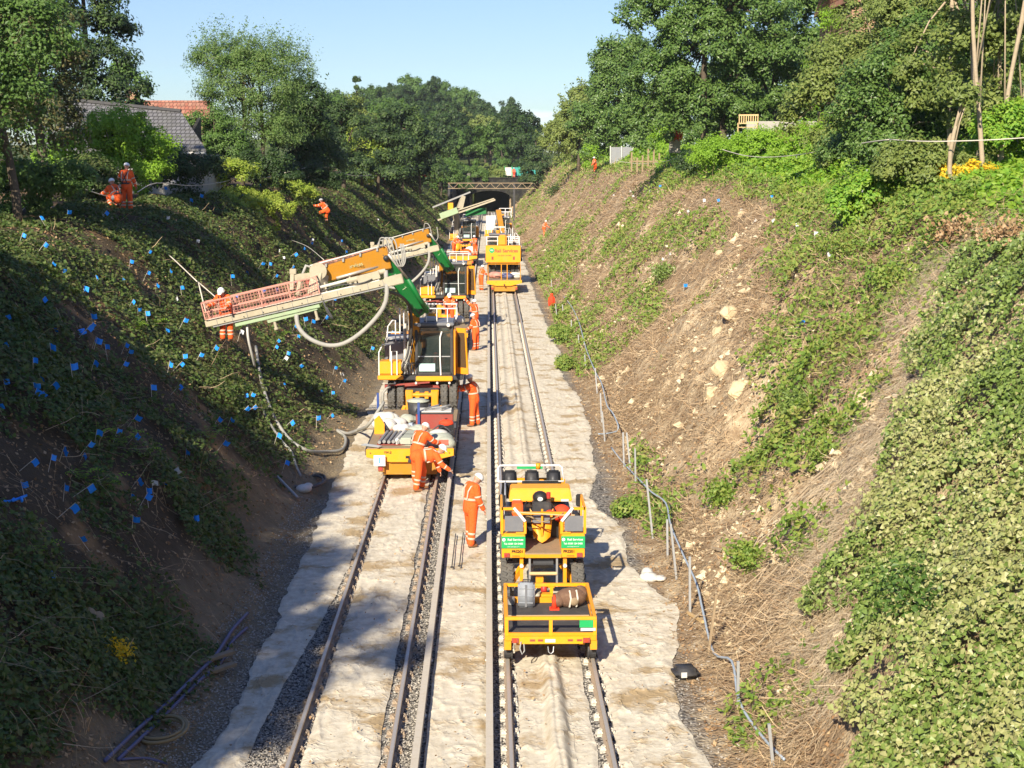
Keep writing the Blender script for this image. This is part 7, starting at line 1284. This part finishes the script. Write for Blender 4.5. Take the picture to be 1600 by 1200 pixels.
line('hose', [(262, 1199), (230, 1190), (190, 1192)], .02, 'bluegrey', 'end of a grey hose at the bottom left corner', 'hose')
line('air_hose', [(400, 555, .3), (408, 600, .15), (425, 650), (450, 690), (480, 710), (510, 712), (535, 708), (540, 690), (527, 677, .1), (545, 682, .1), (570, 675, .15)], .05, 'hose', 'long grey air hose running down the left bank to the trailer', 'hose', .12)
line('air_hose', [(408, 640), (420, 665), (440, 695), (455, 712), (463, 735), (470, 750)], .035, 'hose', 'second hose running down the left bank to the black coil', 'hose', .12)
a = at(600, 628, 47.2); b_ = ground_pt(560, 680); tag(pipe('air_hose', [a, np.array([a[0]-.5, a[1]-.3, a[2]-.7]), np.array([b_[0], b_[1], .0]), ground_pt(545, 682)+np.array([0, 0, .1])], .05, 'hose'), 'grey hose looping off the left side of the numbered trailer', 'hose')
p0 = at(386, 508, E1Y-2.7); p1 = ground_pt(400, 590); tag(pipe('grout_hose', [p0, at(388, 530, E1Y-2.7), at(394, 555, E1Y-2.4), at(398, 572, E1Y-2)], .04, 'offwhite'), 'pale hose hanging straight down from the drill mast', 'hose')
# safety ropes
def rope(pts, lab, r=.017, sag=.0): tag(pipe('rope', pts, r, 'rope', None, 6), lab, 'rope')
def A(px, py, D): return at(px, py, D)
rope([A(-20, 345, 50), A(15, 340, 50), A(45, 318, 51), A(80, 265, 54), A(110, 285, 55), A(145, 300, 56), A(180, 310, 57)], 'rope from the left edge up over a post to the roped workers')
rope([A(62, 320, 52), A(110, 328, 53), A(150, 336, 54), A(185, 343, 55)], 'rope lying along the crest left of the crouching worker')
rope([A(215, 300, 58), A(245, 286, 62), A(300, 290, 70), A(350, 284, 78), A(378, 275, 82), A(410, 277, 88), A(440, 273, 92)], 'rope slung along the dark hedge right of the standing worker', .018)
rope([A(445, 270, 92), A(480, 262, 98), A(520, 262, 104), A(525, 268, 108), A(560, 275, 130), A(590, 271, 140)], 'rope continuing along the hedge below the yews', .025)
b0 = np.array([XLc+m0.x, E1Y+m0.y, m0.z]); rope([A(215, 360, 57), A(260, 395, 53), A(308, 440, 49.5)], 'taut rope from the bank crest to the mast sling', .02); rope([A(310, 441, 49), A(322, 490, E1Y-2.7)], 'left sling rope holding the mast end', .022); rope([A(310, 441, 49), A(347, 473, E1Y-2.7)], 'pale blue sling rope on the basket', .018)
rope([A(455, 375, 70), A(480, 385, 60), A(506, 406, E1Y-2.2)], 'thin line from the left bank to the excavator arm', .01)
rope([A(1105, 226, 84), A(1150, 240, 78), A(1180, 245, 74), A(1215, 245, 70), A(1260, 240, 62), A(1340, 225, 50), A(1390, 218, 44)], 'rope slung across the bright hedge on the right', .02)
rope([A(1390, 218, 44), A(1450, 221, 42), A(1540, 219, 41), A(1620, 214, 40)], 'rope tied between the pale trunks at the right', .017)
rope([A(955, 250, 120), A(1000, 256, 115), A(1040, 252, 108), A(1075, 240, 98), A(1103, 226, 88)], 'rope from the metal sheets to the largest tree')
for k, (px, py, D, h_, lab) in enumerate([(80, 330, 54, 1.5, 'stake propping the rope left of the roped workers'), (1347, 306, 46, .72, 'left one of two grey stakes on the right crest'), (1353, 306, 46, .78, 'right one of two grey stakes on the right crest'), (1178, 262, 84, .8, 'short stake holding the rope before the bright hedge'), (1244, 262, 72, .6, 'short stake below the right end of the bright hedge')]):
    p = at(px, py, D); o = MB().bx(-.025, .025, -.025, .025, -.8, h_).build('stake', M['galv' if k else 'wood']); o.location = tuple(p); tag(o, lab, 'stake')
# metal sheets, bench, barrier, gantry
p = at(971, 267, 148); t = thing('metal_sheeting', 'upright corrugated metal sheets on top of the right bank', 'sheeting', tuple(p)); mb = MB(); vs = []
n_ = 40
for i in range(n_+1):
    for z in (0, 2.25): vs.append((-1.05+i*2.1/n_, .05*(i % 2)*1.0, z))
mb.add(vs, [(2*i, 2*i+2, 2*i+3, 2*i+1) for i in range(n_)]).build('sheet', M['galv'], t)
for x_ in (-1.08, 0, 1.08): MB().bx(x_-.04, x_+.04, -.05, .0, -.3, 2.35).build('post', M['offwhite'], t)
p = at(1168, 199, 84); t = thing('bench', 'light wooden garden bench above the bright hedge', 'bench', tuple(p), R(-18)); t.scale = (.72, .72, .8); 
MB().bx(-.75, .75, 0, .45, -.02, .03).build('seat', M['newwood'], t); bk = MB().bx(-.75, .75, .42, .47, .78, .88).bx(-.75, .75, .42, .47, .25, .32)
for x_ in np.linspace(-.7, .7, 9): bk.bx(x_-.035, x_+.035, .43, .46, .32, .78)
bk.build('backrest', M['newwood'], t)
for x_ in (-.72, .72):
    for y_ in (.03, .44): MB().bx(x_-.035, x_+.035, y_-.03, y_+.03, -.45, .25).build('leg', M['newwood'], t)
    MB().bx(x_-.04, x_+.04, 0, .47, .25, .3).build('armrest', M['newwood'], t)
p = at(1090, 205, 110); tag(MB().bx(-2.4, 2.4, 0, .3, -2, .25).build('garden_wall', M['render']), 'low pale garden wall behind the bench', 'wall').location = tuple(at(1230, 196, 92))
t = thing('barrier', 'teal netting barrier on a frame over the right side of the tunnel', 'barrier', (at(816, 280, 285)[0], 284.9, 6.25)); M['teal'] = paint('teal net', (.03, .30, .26), .6, .2, (.4, .5, .45), scale=1.2)
for k in range(6):
    MB().cyl((-3.2+k*1.3, 0, 0), (-3.2+k*1.3, 0, 2.0), .06, n=6).build('post', M['signgreen'], t)
    if k < 5: MB().bx(-3.15+k*1.3, -1.98+k*1.3, -.02, .02, .25, 1.75).build('net', M['teal'] if k else M['offwhite'], t)
ga = thing('gantry', 'pale lattice girder crossing the cutting before the tunnel', 'gantry', (0, 232, 5.3)); mb = MB(); xa, xb = at(700, 290, 232)[0], at(832, 290, 232)[0]
for z in (-.3, .5): mb.beam((xa, 0, z), (xb, 0, z), .14, .10); mb.beam((xa, .8, z), (xb, .8, z), .12, .08)
n_ = 16
for k in range(n_):
    u0, u1 = xa+(xb-xa)*k/n_, xa+(xb-xa)*(k+1)/n_; mb.beam((u0, 0, -.3 if k % 2 else .5), (u1, 0, .5 if k % 2 else -.3), .07, .07)
mb.build('girder', M['wood'], ga); MB().bx(xb-2.9, xb-2.6, 0, .3, -5.4, .4).build('gantry_post', M['dark'], ga); MB().bx(xa, xa+.3, 0, .3, -3, .4).build('gantry_post', M['dark'], ga)
# red pottery and planter glimpsed by the big tree
p = at(1055, 212, 100); t = thing('planter', 'red flowers on a pale pedestal in the garden left of the bench', 'planter', tuple(p)); MB().bx(-.35, .35, 0, .3, -1.1, -.2).build('pedestal', M['render'], t); link('flowers', leaf_mesh('flowers', rng.normal(size=(700, 3))*np.array([.22, .1, .12]), unit(rng.normal(size=(700, 3))), rng.uniform(.09, .15, 700)), M['redcloth'], t)
t = thing('fence', 'broken brown fence beside the metal sheets on the right crest', 'fence', tuple(at(1020, 262, 112))); 
for k in range(9): MB().bx(-1.6+k*.4, -1.48+k*.4, 0, .04, -.3, 1.1+.4*math.sin(k*5)).build('board', M['wood'], t)
MB().bx(-1.7, 1.8, .04, .08, .4, .5).build('rail', M['wood'], t)

for k, (a, b_, lab) in enumerate([((712, 834), (706, 886), 'left one of two thin steel rods lying on the central sheet'), ((724, 832), (718, 884), 'right one of two thin steel rods lying on the central sheet')]):
    p, q = [np.array(at(u_[0], u_[1], 1.0))-np.array([0, 0, CAMH]) for u_ in (a, b_)]; p = p*(CAMH+.06)/-p[2]+np.array([0, 0, CAMH]); q = q*(CAMH+.06)/-q[2]+np.array([0, 0, CAMH])
    tag(MB().tube([p, q], .012, 6).sph(tuple(q), (.04, .04, .02), 8, 5).build('steel_rod', M['dark']), lab, 'rod')
# thin haze of the valley air: a closed box round the scene
hm, ht, hb = newmat('haze'); ht.nodes.remove(hb); pv = nd(ht, 'ShaderNodeVolumePrincipled', Density=.0001); pv.inputs['Color'].default_value = (.82, .88, .95, 1); ht.links.new(pv.outputs[0], ht.nodes['Material Output'].inputs['Volume'])
tag(MB().bx(-420, 420, -70, 920, -2, 62).build('haze', hm), kind='stuff')
